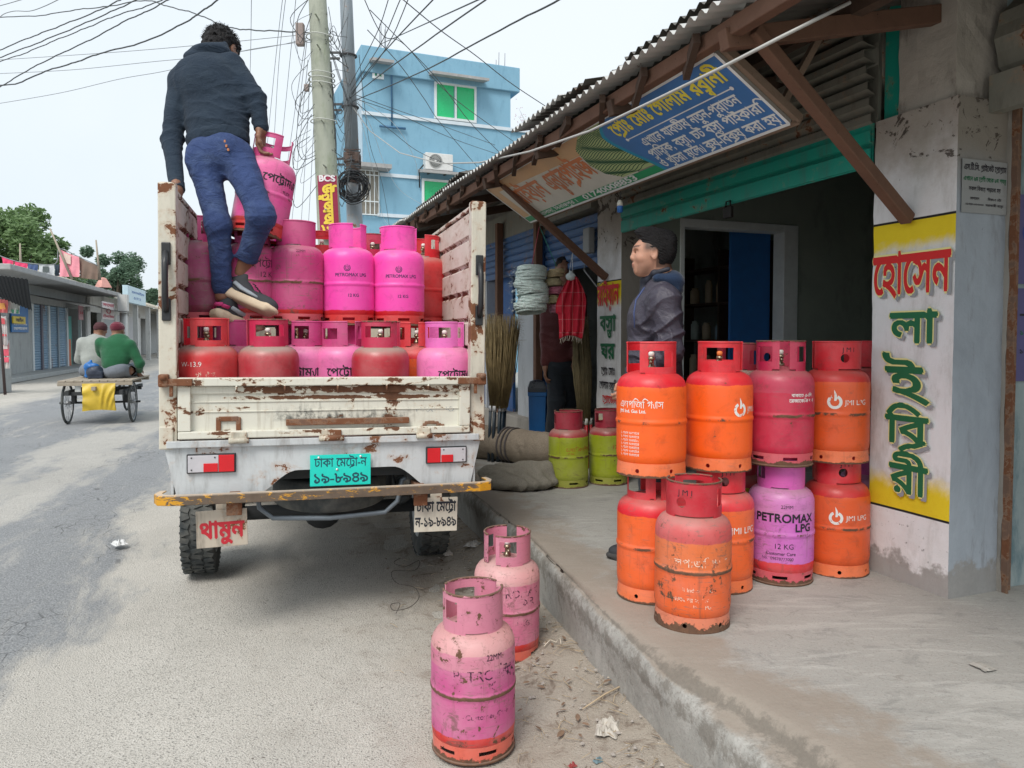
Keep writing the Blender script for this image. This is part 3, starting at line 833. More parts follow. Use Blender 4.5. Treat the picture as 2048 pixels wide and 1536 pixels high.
    for i in range(N):
        a = i*4; c = a+4
        fs += [(a, a+1, c+1, c), (a+2, c+2, c+3, a+3), (a+1, a+3, c+3, c+1), (a, c, c+2, a+2)]
    b.add(vs, fs, smooth=False)
    b.box((0, -.008, .968), (1.50, .030, .034), bev=.004)
    for s in (-1, 1): b.box((s*.73, .30, .83), (.012, .58, .22))
    rp = b.build('rear_panel', M_white, T)
    for s, (a, c) in ((-1, ((373, 909), (472, 946))), (1, ((852, 894), (933, 926)))):
        q0 = TP(*a, -.01); q1 = TP(*c, -.01); z1 = q0.z; z0 = TP((a[0]+c[0])/2, c[1], -.01).z; x0, x1 = q0.x, q1.x; w = x1-x0; h = z1-z0
        b = MB(); b.box(((x0+x1)/2, -.006, (z0+z1)/2), (w, .016, h), bev=.004)
        li = b.build('taillight', M_blk, T)
        b = MB(); m = .006
        wl = w*.62; xa = x0+m if s < 0 else x1-m-wl
        b.box((xa+wl/2, -.016, (z0+z1)/2), (wl, .006, h-2*m), bev=.002); b.cur = 1
        for sx in (.12, .88):
            for sz in (.2, .82): b.box((xa+wl*sx, -.0195, z0+h*sz), (.006, .004, .006))
        b.build('lens', [M_lensw, M_grill], li)
        b = MB(); wr = w-2*m-wl; xa2 = x1-m-wr if s < 0 else x0+m
        b.box((xa2+wr/2, -.018, (z0+z1)/2), (wr-.002, .008, h-2*m), bev=.002)
        xi = (xa+wl-w*.15-.002) if s < 0 else (xa+w*.15+.002)
        b.box((xi, -.021, z0+h*.30), (w*.29, .005, h*.44), bev=.002)
        b.build('lens', M_lensr, li)
    # number plate
    q0 = TP(620, 912, -.02); q1 = TP(741, 966, -.02); cx, cz = (q0.x+q1.x)/2, (q0.z+q1.z)/2; w, h = q1.x-q0.x, q0.z-q1.z+.008
    pl = MB(); pl.box((cx, -.024, cz), (w, .004, h), bev=.001)
    fn = lambda ox, oz: plane_fn((ox, -.0268, oz), (1, 0, 0), (0, 0, 1))
    write(pl, 'ঢাকা েমেট{R}া-ন', fn(cx, cz+h*.12), .062, 'c', n=30, slot=1, fit=w*.86, offs=DIL(.012))
    write(pl, '১৯-৮৯৪৯', fn(cx, cz-h*.40), .072, 'c', n=30, slot=1, fit=w*.92, offs=DIL(.02))
    pl.cur = 2
    for ox, oz in ((-.36, .42), (.33, .42), (-.06, .02)): pl.tube([(cx+ox*w, -.026, cz+oz*h), (cx+ox*w, -.030, cz+oz*h)], .006, 10)
    tq = plain('plate_turquoise', (.01, .62, .52), .35, 0, .08)
    pl.build('number_plate', [tq, plain('plate_ink', (.005, .06, .09), .5), plain('plate_bolt', (.7, .7, .7), .3, .5)], T)
    # bumper
    b = MB(); z = TP(640, 985, -.09).z-.008
    pth = [(-.79, .05), (-.80, -.02), (-.78, -.075), (-.72, -.095), (0, -.10), (.74, -.095), (.80, -.075), (.82, -.02), (.81, .05)]
    vs = []; fs = []
    for i, (x, y) in enumerate(pth):
        nx = Vector((x, y+.1)); d = Vector(pth[min(i+1, 8)])-Vector(pth[max(i-1, 0)]); nn = Vector((d.y, -d.x)).normalized()
        for o, zz in ((0, -.023), (.004, -.020), (.004, .019), (0, .023), (-.030, .023), (-.030, .018), (-.006, .018), (-.006, -.023)):
            vs.append((x+nn.x*o, y+nn.y*o, z+zz+.0))
    K = 8
    for i in range(len(pth)-1):
        for k in range(K): fs.append((i*K+k, i*K+(k+1) % K, (i+1)*K+(k+1) % K, (i+1)*K+k))
    fs += [tuple(range(K)), tuple(8*K+k for k in reversed(range(K)))]
    b.add(vs, fs, smooth=False); bp = b.build('bumper', bumper_mat(), T)
    for x in (-.45, .44):
        b = MB(); b.box((x, .02, z-.01), (.05, .20, .05), bev=.004); b.box((x, -.05, z-.055), (.07, .02, .07), bev=.004); b.build('bracket', M_rustm, T)
    # hanging plates
    M_plate1 = rusty('painted_board_dirty', (.50, .44, .36), .18, 9, rough=.6, grime=1.0); M_plate2 = rusty('painted_board_cream', (.66, .62, .52), .03, 9, rough=.55, grime=.3)
    q0 = TP(392, 1022, -.02); q1 = TP(495, 1090, -.02); w, h = q1.x-q0.x, q0.z-q1.z; cx, cz = (q0.x+q1.x)/2, (q0.z+q1.z)/2
    b = MB(); b.box((0, 0, 0), (w, .006, h), bev=.002); b.box((0, .01, h/2+.02), (.05, .01, .06), bev=.003)
    write(b, 'থামুন', plane_fn((0, -.0042, -h*.24), (1, 0, 0), (0, 0, 1)), .115, 'c', n=36, slot=1, fit=w*.86, offs=DIL(.035))
    b.build('warning_board', [M_plate1, ink_mat('ink_red_board', (.48, .015, .03), .1)], T, Matrix.Translation((cx, -.02, cz)) @ Matrix.Rotation(math.radians(-1.5), 4, 'Y'))
    q0 = TP(829, 997, .0); q1 = TP(914, 1060, .0); w, h = q1.x-q0.x, q0.z-q1.z; cx, cz = (q0.x+q1.x)/2, (q0.z+q1.z)/2
    b = MB(); b.box((0, 0, 0), (w, .005, h), bev=.001); b.box((0, .01, h/2+.015), (.06, .012, .05), bev=.003)
    write(b, 'ঢাকা েমেট{R}া', plane_fn((0, -.0037, h*.10), (1, 0, 0), (0, 0, 1)), .075, 'c', n=30, slot=1, fit=w*.92, offs=DIL(.022))
    write(b, 'ন-১৯-৮৯৪৯', plane_fn((0, -.0037, -h*.34), (1, 0, 0), (0, 0, 1)), .072, 'c', n=30, slot=1, fit=w*.96, offs=DIL(.022))
    b.build('registration_board', [M_plate2, ink_mat('ink_board', (.015, .02, .03), .05)], T, Matrix.Translation((cx, 0, cz)) @ Matrix.Rotation(math.radians(1.0), 4, 'Y'))
    # wheels
    gl = TMi @ G(410, 1140); wy = gl.y-.03; R = .325; xw = .69
    print('truck wheel local y', wy, gl.x, (TMi @ G(862, 1095)).x)
    def wheel(x, y):
        zc = R+.004+x*math.tan(math.radians(.6))
        b = MB(); tyre(b, R, .19); o = b.build('wheel', M_tyre, T, Matrix.Translation((x, y, zc)))
        b = MB(); b.lathe([(.02, -.03), (.10, -.03), (.15, -.045), (.19, -.07), (.20, -.085), (.20, .085), (.19, .07), (.16, .0), (.02, .0)], 28, Matrix.Rotation(PI/2, 4, 'Y')); b.build('rim', M_white, o)
        return o
    for x in (-.735, .70): wheel(x, wy); wheel(x, wy+2.15)
    b = MB(); b.tube([(-.62, wy, .35), (.62, wy, .35)], .045, 12); b.lathe([(.03, -.12), (.11, -.07), (.13, 0), (.11, .07), (.03, .12)], 16, Matrix.Translation((0, wy, .35)) @ Matrix.Rotation(PI/2, 4, 'X')); b.build('axle', M_dark, T)
    for s in (-1, 1):
        b = MB()
        for k in range(4): b.tube([(s*.50, wy-.45+k*.06, .50-k*.02), (s*.50, wy, .40-k*.012), (s*.50, wy+.45-k*.06, .50-k*.02)], .014, 6)
        b.tube([(s*.44, wy+.12, .40), (s*.42, wy+.02, .85)], .025, 8); b.build('leaf_spring', M_dark, T)
    b = MB()
    for s in (-1, 1): b.box((s*.42, 1.9, .80), (.07, 3.7, .11))
    for y in (.15, .9, 1.7, 2.6): b.box((0, y, .80), (.84, .06, .08))
    b.box((0, 1.2, .90), (1.40, 2.3, .06)); b.build('chassis', M_dark, T)
    # spare wheel lying under the floor, carried by a bent rod
    b = MB(); tyre(b, .315, .17, 0); sp = b.build('spare_wheel', M_tyre, T, Matrix.Translation((.015, .46, .665)) @ Matrix.Rotation(math.radians(4), 4, 'X') @ Matrix.Rotation(PI/2, 4, 'Y'))
    b = MB(); b.lathe([(.02, -.05), (.13, -.055), (.16, -.03), (.195, -.05), (.195, .06), (.18, .04), (.02, .03)], 24, Matrix.Rotation(PI/2, 4, 'Y')); b.build('rim', plain('spare_rim', (.22, .22, .20), .5, .4, .3), sp)
    b = MB(); b.tube([(-.44, .20, .76), (-.36, .13, .74), (-.345, .12, .62), (-.28, .12, .565), (.0, .14, .545), (.28, .12, .565), (.345, .12, .62), (.37, .13, .73), (.46, .15, .765)], .013, 8); b.build('carrier_rod', plain('rod_steel', (.16, .19, .22), .5, .3), T)
    # cab
    b = MB(); sec = [(2.50, .55), (4.05, .55), (4.12, .95), (3.98, 1.25), (3.55, 1.88), (2.62, 1.90), (2.50, 1.75)]
    vs = [(-.70, y, z) for y, z in sec]+[(.70, y, z) for y, z in sec]; n_ = len(sec)
    b.add(vs, [tuple(range(n_)), tuple(reversed(range(n_, 2*n_)))]+[(i, i+n_, (i+1) % n_+n_, (i+1) % n_) for i in range(n_)], smooth=False)
    cb = b.build('cab', M_cream, T)
    b = MB(); b.box((0, 2.495, 1.55), (1.1, .012, .36), bev=.004); b.beam((0, 3.995, 1.26), (0, 3.58, 1.83), 1.2, .012); 
    for s in (-1, 1): b.box((s*.702, 3.1, 1.52), (.008, .85, .40), bev=.002)
    b.build('window', plain('dark_glass', (.02, .03, .03), .08), cb)
    # faded rope lying across the load
    return T
truck = build_truck()
rp_ = MB(); pts = [TM @ Vector((-.74+1.48*i/30, 1.55-.15*math.sin(i/30*PI), 2.06+.02*math.sin(i*1.3)-.13*math.sin(i/30*PI))) for i in range(31)]
# ------------------------------------------------------------------ gas cylinders in place
HC = .578; NEST = .030
gT = 'gas cylinders loaded on the truck'; gS = 'gas cylinders stacked in front of the shop'; gR = 'gas cylinders standing at the roadside'
def atpx(px, d, z):
    """centre the thing on a pixel column at a distance"""
    p = P(px, 900, d); return Vector((p.x, d, z))
# --- on the ground by the kerb
L = (-.075, 2.70)
JK = [('JMI LPG', .068, .285, .036, 3), ('flame', -.005, .298, .034, 3)]
p = G(947, 1486, 0); cylinder(p, 'battered pale pink gas cylinder with rusty foot, standing on the road nearest the camera', B_pfade, K_pfade,
    Q_salm, (('22MM', .045, .367, .030, 1, dict(wide=.8)), ('PETROMAX', -.075, .300, .052, 5, dict(wide=.95)), ('ইন', .10, .275, .085, 5), ('LPG', .02, .262, .040, 5), ('Customer Care', -.03, .165, .026, 5)), 'P', 'slots', crot=22, group=gR)
p = G(1013, 1306, 0); cylinder(p, 'faded pink gas cylinder on the dirt beside the kerb, behind a paler one', B_pfade2, K_pfade,
    Q_salm, (('PETROMAX', -.09, .315, .05, 5), ('১২', .07, .275, .06, 5), ('12 KG', .02, .18, .035, 5)), 'P', 'slots', crot=78, group=gR)
# --- stacks on the platform
Z0 = .33; Z1 = Z0+HC-NEST
def base(px, py, z): # centre from the front rim pixel
    g = G(px, py, z); return g+Vector((g.x, g.y, 0)).normalized()*.147
pA = base(1301, 1210, Z0); pB = base(1437, 1189, Z0); pC = base(1559, 1173, Z0); pD = base(1671, 1156, Z0); pF = base(1383, 1268, Z0)
up = Vector((0, 0, Z1-Z0))
lead = (('এলপিজি গ{Y}াস', -.155, .30, .044, 3, dict(wide=.8)), ('JMI Ind. Gas Ltd.', -.155, .278, .020, 3, dict(offs=DIL(.02))))
tiny = [('১. গ{Y}াস ব{Y}বহাের', -.150, .185-.0155*k, .015, 3) for k in range(7)]
cylinder(pF, 'dirty old orange gas cylinder with a red collar, standing alone in front of the stack', B_orold, K_redold, Q_orold,
    (('এলপিজি গ{Y}াস', -.11, .262, .044, 6), ('JMI Industrial Gas', -.06, .165, .022, 6), ('ব{Y}বহাের সতক', -.08, .125, .024, 6), ('JMI LPG', .0, .10, .022, 6)), 'J', 'holes', crot=0, group=gS)
cylinder(pA, 'orange gas cylinder with a pink shoulder, bottom of the leftmost stack', B_or2, K_red, Q_or, (('১২ েকিজ', .045, .258, .040, 3), ('Filled', .045, .233, .024, 3))+tuple(('Net wt', .075, .16-.017*k, .015, 3) for k in range(5)), 'H', 'holes', crot=-38, group=gS)
cylinder(pA+up+Vector((-.004, -.01, 0)), 'bright orange gas cylinder with white writing at its left, top of the leftmost stack', B_or, K_red, Q_or, lead+tuple(tiny), 'H', 'holes', crot=30, group=gS)
cylinder(pB, 'orange gas cylinder behind the dirty one, bottom of the second stack', B_or2, K_red, Q_or, (('JMI LPG', .045, .275, .042, 3),), 'J', 'holes', crot=36, group=gS)
cylinder(pB+up+Vector((-.01, .0, 0)), 'clean orange gas cylinder with a flame mark at its edge, top of second stack', B_or, K_red, Q_or, (('flame', .095, .280, .032, 3), ('JMI LPG', .14, .270, .036, 3)), 'R', 'holes', crot=-6, group=gS, cap=M_seal)
cylinder(pC, 'violet pink gas cylinder with black lettering, bottom of the third stack', B_pviol, K_viol, Q_pink,
    (('PETROMAX', -.118, .298, .055, 1, dict(wide=1.0, offs=DIL(.03))), ('LPG', .065, .255, .052, 1, dict(offs=DIL(.03))), ('22MM', .0, .362, .022, 1), ('12 KG', -.03, .175, .034, 1), ('Customer Care', -.065, .145, .021, 1, dict(offs=DIL(.012))), ('No.  09678777000', -.085, .122, .019, 1)), 'P', 'slots', crot=12, group=gS)
cylinder(pC+up+Vector((-.01, .0, .004)), 'crimson gas cylinder with a chipped collar, top of the third stack', B_crim, K_crim, Q_pink, (('বাকােত এলিপ', .045, .325, .020, 3, dict(offs=DIL(.02))), ('েরজােকিজ ব{Y}স', .035, .300, .022, 3, dict(offs=DIL(.02)))), 'J', 'slots', crot=-118, group=gS)
cylinder(pD, 'deep orange gas cylinder next to the painted pillar, bottom of the fourth stack', B_or3, K_red, Q_or, (('flame', -.005, .290, .032, 3), ('JMI LPG', .04, .280, .034, 3)), 'J', 'holes', crot=42, group=gS)
cylinder(pD+up+Vector((-.012, .0, 0)), 'orange gas cylinder with scratched flame mark, top of the stack by the painted pillar', B_or3, K_red, Q_or, (('flame', .0, .295, .034, 3), ('JMI LPG', .045, .282, .034, 3)), 'J', 'holes', crot=50, group=gS)
pE = pD+FU*.13+FN*.34
cylinder(pE, 'violet gas cylinder half hidden behind the painted pillar, bottom one', B_pviol, K_viol, Q_pink, (('PETROMAX', -.12, .29, .05, 1),), 'P', 'slots', crot=-60, group=gS)
cylinder(pE+up, 'orange gas cylinder half hidden behind the painted pillar, upper one', B_or2, K_red, Q_or, (), 'J', 'holes', crot=-20, group=gS)
pG = pC+FN*.02+FU*.36
cylinder(pG, 'lime green gas cylinder standing behind the crimson and violet ones', B_lime, K_maroon, Q_lime, (), 'R', 'slots', crot=30, group=gS)
cylinder(pG+up+Vector((.0, 0, -.01)), 'dark red gas cylinder on a lime green one behind the crimson one', B_redgrey, K_maroon, Q_red, (), 'H', 'slots', crot=70, group=gS)
# --- green pair further back
p = base(1137, 978, Z0); cylinder(p, 'lime green gas cylinder with red lettering, left one of the pair beside the sacks', B_lime, K_maroon, Q_lime, (('েচজি এলিপজি', -.01, .285, .038, 4), ('LP Gas', .0, .262, .018, 4)), 'P', 'slots', crot=-5, group='lime green gas cylinders on the platform')
p = base(1217, 972, Z0); cylinder(p, 'lime green gas cylinder under the painted red lettering, right one of the pair', B_lime, K_maroon, Q_lime, (('12', .03, .29, .04, 4),), 'P', 'slots', crot=30, group='lime green gas cylinders on the platform')
# --- on the truck
ZB = .985
def tl(px, y, z):
    """truck-floor position: pixel column, truck-local y"""
    q = TP(px, 760, y); w = TM @ Vector((q.x, y, z)); return w
PET = ('েপেট{R}াম{Y}াক{_স}', -.115, .285, .062, 1, dict(offs=DIL(.02)))
rows = [
 (416, .225, 0, B_red, K_red, Q_red, 'H', 15, 'bright red gas cylinder with scratched white lettering behind the left of the tailgate', (('W-13.9', -.125, .345, .034, 3), ('গ{Y}াস', -.05, .285, .05, 6))),
 (539, .240, 0, B_redgrey, K_crim, Q_red, 'R', 5, 'dusty dull red gas cylinder with a handle slot facing back, second along the tailgate', ()),
 (762, .225, 0, B_redgrey, K_crim, Q_red, 'R', -8, 'dusty red gas cylinder between two pink ones behind the tailgate', ()),
 (891, .225, 0, B_psoft, K_soft, Q_pink, 'R', -20, 'clean soft pink gas cylinder at the right end behind the tailgate', (('েপেট{R}াম{Y}াক{_স}', -.03, .285, .055, 1, dict(offs=DIL(.02))),)),
 (612, .56, 0, B_psoft, K_pinkd, Q_pink, 'P', 60, 'pink gas cylinder seen in the gap right of the dull red ones', (('েপেট{R}াম{Y}াক{_স}', -.15, .285, .062, 1, dict(offs=DIL(.02))),)),
 (686, .50, 0, B_psoft, K_pinkd, Q_pink, 'P', 150, 'pink gas cylinder with black lettering at the middle of the tailgate', (('েপেট{R}াম{Y}াক{_স}', -.085, .285, .062, 1, dict(offs=DIL(.02))),)),
 (834, .53, 0, B_or2, K_red, Q_or, 'J', 120, 'orange gas cylinder squeezed in before the soft pink one', ()),
 (470, .58, 0, B_pmid, K_pinkd, Q_pink, 'P', 0, "pink gas cylinder under the standing man's shoes", ()),
 (590, .92, 0, B_pmid, K_pinkd, Q_pink, 'P', 90, None, ()), (700, .90, 0, B_pmid, K_pinkd, Q_pink, 'P', 30, None, ()), (800, .90, 0, B_red, K_red, Q_red, 'R', 30, None, ()), (440, .95, 0, B_pmid, K_pinkd, Q_pink, 'P', 45, None, ()),
 # upper tier
 (405, .66, 1, B_pdusk, K_pinkd, Q_pink, 'P', 100, 'dusky pink gas cylinder in the upper tier against the left side wall', ()),
 (503, .66, 1, B_pmid, K_pinkd, Q_pink, 'P', 60, "worn pink gas cylinder in the upper tier behind the man's raised shoe", (('েপেট{R}াম', .0, .315, .06, 1), ('12 KG', .05, .26, .04, 1))),
 (593, .64, 1, B_pmid, K_pinkd, Q_pink, 'P', 5, "scuffed pink gas cylinder in the upper tier, right of the man's legs", (('22MM', .0, .40, .02, 1),)),
 (698, .66, 1, B_pbright, K_pink, Q_red, 'P', -60, 'vivid pink gas cylinder with ring emblem, left of the two in the upper tier', (('omega', -.005, .325, .019, 2), ('PETROMAX LPG', -.075, .278, .0255, 2, dict(offs=DIL(.02))), ('12 KG', -.005, .163, .024, 2, dict(offs=DIL(.02))))),
 (797, .66, 1, B_pbright, K_pink, Q_red, 'P', -15, 'vivid pink gas cylinder with ring emblem, right of the two in the upper tier', (('omega', .0, .325, .019, 2), ('PETROMAX LPG', -.078, .278, .0255, 2, dict(offs=DIL(.02))), ('12 KG', -.01, .163, .024, 2, dict(offs=DIL(.02))))),
 (846, .99, 1, B_red, K_red, Q_red, 'R', 70, 'red gas cylinder in the upper tier against the right side wall', ()),
 (546, 1.02, 1, B_pbright, K_pink, Q_red, 'P', 180, "pink gas cylinder far back in the upper tier, beyond the man's ankle", ()),
 (645, 1.03, 1, B_redgrey, K_red, Q_red, 'R', 0, 'red gas cylinder far back in the upper tier, left of the vivid pink ones', ()),
 (745, 1.04, 1, B_redgrey, K_crim, Q_red, 'H', 180, 'red gas cylinder far back, seen between the two vivid pink ones', ()),
]
for k, (px, y, tier, body, col, foot, st, cr, lab, marks) in enumerate(rows):
    w = tl(px, y, ZB+tier*(HC-NEST))
    if tier: w.z += .012
    mk = [tuple([m[0], m[1], m[2], m[3], (2 if False else m[4])]+list(m[5:])) for m in marks]
    cylinder(w, lab or 'pink or red gas cylinder buried in the middle of the load', body, col, foot, mk, st, 'slots' if st != 'J' else 'holes', crot=cr, group=gT)
# --- the one held by the standing man, tilted
HELD = P(531, 378, 4.25)
hM = Matrix.Translation(HELD) @ Matrix.Rotation(math.radians(8), 4, 'Y') @ Matrix.Rotation(math.radians(-8), 4, 'X') @ Matrix.Rotation(-math.atan2(HELD.x, HELD.y)+.0, 4, 'Z') @ Matrix.Translation((0, 0, -.29))
cylinder((0, 0, 0), 'pink gas cylinder held up by its collar by the man standing on the load', cyl_mat('pink_lifted', [(0, RED2), (.085, (.74, .085, .32))], .3, .14, .5, scr=.35), K_pinkd, Q_red, (('েপেট{R}াম{Y}াক{_স}', -.02, .30, .062, 1, dict(offs=DIL(.02))), ('গ{Y}াস', .10, .25, .03, 1)), 'R', 'slots', crot=-35, rz=0, group=gT, M=hM)
# ------------------------------------------------------------------ ground, road, platform
def sstep(x, a, b):
    t = max(0.0, min(1.0, (x-a)/(b-a))); return t*t*(3-2*t)
KY = [-3, 0, 1.3, 2.16, 2.52, 2.83, 3.17, 4.2, 5.5, 8.2, 13, 22, 60]
KX = [2.4, 1.40, .98, .70, .56, .46, .36, .10, -.31, -1.12, -2.6, -5.3, -16.8]
def kx(y): return float(np.interp(y, KY, KX))
def dust_tone(n, co):
    """the pale grey dust both the road edge and the bare ground are covered with"""
    fine = n.noise(co, 110, 4, .8); sm = n.noise(co, 150, 2, .6); pat = n.noise(co, 3, 6, .7); big = n.noise(n.scalev(co, (1, .5, 1)), .9, 5, .6, .5)
    d = n.mix(pat, (.41, .39, .35), (.58, .555, .505)); d = n.mix(n.math('MULTIPLY', n.ramp(big, .42, .62), .30), d, (.32, .305, .275))
    d = n.mix(n.math('MULTIPLY', n.ramp(sm, .565, .63), .75), d, (.15, .145, .135)); d = n.mix(n.math('MULTIPLY', n.ramp(sm, .42, .35), .6), d, (.64, .62, .58))
    st = n.ramp(n.voro(co, 30), .17, .12); d = n.mix(n.math('MULTIPLY', n.math('MULTIPLY', st, n.ramp(pat, .44, .54)), .6), d, (.12, .115, .105))
    d = n.mix(n.math('MULTIPLY', n.ramp(n.noise(n.scalev(co, (1, .6, 1)), 2.7, 6, .75, .6), .66, .74), .6), d, (.17, .13, .10))
    return d, sm
def ground_mat():
    n = NT('dirt'); co = n.coord('Object', False)
    a = n.noise(co, 1.6, 7, .62); b = n.noise(co, 26, 6, .75); c = n.noise(co, 7, 6, .7, .6)
    x, y, z = n.sep(co); lat = n.math('ADD', n.math('MULTIPLY', x, .956), n.math('MULTIPLY', y, .292))
    lm = n.ramp(n.math('ADD', lat, n.mapr(n.noise(co, 1.5, 5, .6), .3, .7, -.3, .3)), .25, 1.15)
    dst, spk = dust_tone(n, co); cc = n.mix(lm, dst, n.mix(a, (.27, .235, .195), (.46, .41, .345)))
    cc = n.mix(n.math('MULTIPLY', n.math('MULTIPLY', n.ramp(c, .50, .66), .85), n.mapr(lm, 0, 1, .15, 1)), cc, (.17, .13, .10))
    cc = n.mix(n.ramp(b, .62, .72), cc, (.10, .08, .065)); cc = n.mix(n.ramp(n.noise(co, 55, 4), .66, .72), cc, (.55, .50, .44))
    n.bump(n.math('ADD', n.math('MULTIPLY', spk, .9), n.math('MULTIPLY', lm, n.math('ADD', b, n.math('MULTIPLY', c, 1.4)))), .7, .012)
    return n.done(cc, .95, spec=.2)
def road_mat():
    n = NT('asphalt_dusty'); co = n.coord('Object', False); x, y, z = n.sep(co)
    wob = n.noise(n.scalev(co, (1, .35, 1)), 1.1, 6, .65); fine = n.noise(co, 110, 4, .8); stones = n.voro(co, 75); crack = n.voro(n.scalev(co, (1, .8, 1)), 2.6, 'DISTANCE_TO_EDGE'); crk2 = n.voro(co, 7.5, 'DISTANCE_TO_EDGE')
    v = n.math('ADD', x, n.mapr(wob, .3, .7, -.55, .55))     # metres left of the road edge (negative x)
    asp = n.mix(stones, (.19, .20, .21), (.35, .36, .37)); asp = n.mix(n.ramp(fine, .56, .70), asp, (.42, .43, .43)); asp = n.mix(n.ramp(fine, .42, .34), asp, (.04, .045, .05))
    g = n.new('ShaderNodeNewGeometry'); dust, spk = dust_tone(n, g.outputs['Position'])
    m1 = n.ramp(v, -2.15, -1.75); m2 = n.math('MULTIPLY', n.ramp(n.math('ABSOLUTE', n.math('ADD', v, 3.35)), .55, .15), .75); m3 = n.ramp(v, -6.2, -7.2)
    dm = n.math('MAXIMUM', n.math('MAXIMUM', m1, m2), m3)
    dm = n.math('MAXIMUM', dm, n.math('MULTIPLY', n.ramp(n.noise(n.scalev(co, (1, .22, 1)), 2.2, 7, .72, .4), .5, .68), .65))
    cc = n.mix(dm, asp, dust)
    ck = n.math('MULTIPLY', n.ramp(crk2, .026, .006), n.ramp(n.noise(co, .8, 3), .46, .56)); ck = n.math('MULTIPLY', ck, n.mapr(dm, 0, 1, .55, .06))
    cc = n.mix(ck, cc, (.04, .04, .04))
    st = n.math('MULTIPLY', n.ramp(n.noise(co, 3.3, 5, .7), .68, .76), .5); cc = n.mix(st, cc, (.14, .11, .09))
    edge = 0 and n.ramp(n.math('ADD', x, n.mapr(n.noise(co, 3, 6, .7), .3, .7, -.5, .5)), -.9, .1)
    n.bump(n.math('ADD', n.math('MULTIPLY', spk, .9), n.math('MULTIPLY', n.mapr(dm, 0, 1, 1, .05), n.math('ADD', n.math('MULTIPLY', stones, .6), n.math('ADD', fine, n.math('MULTIPLY', ck, -1.5))))), .7, .012)
    return n.done(cc, .88, spec=.25)
def concrete_mat(name, a, b, dirt=(.23, .19, .15), attr=True):
    n = NT(name); co = n.coord('Object', False)
    big = n.noise(co, 1.7, 6, .62, .5); mid = n.noise(n.scalev(co, (1, 1.6, 1)), 6, 7, .72, .8); fine = n.noise(co, 60, 4, .75)
    cc = n.mix(n.math('ADD', n.math('MULTIPLY', big, .6), n.math('MULTIPLY', mid, .4)), a, b)
    cc = n.mix(n.math('MULTIPLY', n.ramp(mid, .50, .66), .45), cc, (.19, .19, .18)); cc = n.mix(n.math('MULTIPLY', n.ramp(n.noise(n.scalev(co, (.5, 2.2, 1)), 3.5, 6, .7, 1.5), .52, .62), .35), cc, (.52, .51, .48)); sp_ = n.noise(co, 140, 2, .6); cc = n.mix(n.math('MULTIPLY', n.ramp(fine, .55, .68), .35), cc, (.46, .45, .43)); cc = n.mix(n.math('MULTIPLY', n.ramp(sp_, .58, .68), .5), cc, (.20, .19, .175)); cc = n.mix(n.math('MULTIPLY', n.ramp(n.noise(co, 11, 7, .75, 1), .60, .66), .4), cc, (.17, .155, .135))
    if attr:
        at = n.new('ShaderNodeAttribute', attribute_name='edge'); e = n.sep(at.outputs['Color'])
        dm = n.math('MULTIPLY', n.ramp(n.math('ADD', e[0], n.mapr(n.noise(co, 4, 6, .7), .3, .7, -.32, .32)), .35, .75), .8)
        cc = n.mix(dm, cc, n.mix(mid, dirt, (.34, .29, .24)))
        fm = n.math('MULTIPLY', n.ramp(n.math('ADD', e[1], n.mapr(n.noise(co, 11, 6, .75), .3, .7, -.5, .5)), .40, .85), .7)
        cc = n.mix(fm, cc, n.mix(fine, (.085, .078, .066), (.22, .195, .165)))
    n.bump(n.math('ADD', mid, n.math('MULTIPLY', fine, .7)), .45, .01)
    return n.done(cc, .9, spec=.3)
def vcol(me, name, data):
    a = me.color_attributes.new(name, 'FLOAT_COLOR', 'POINT'); a.data.foreach_set('color', np.array(data, np.float32).ravel())
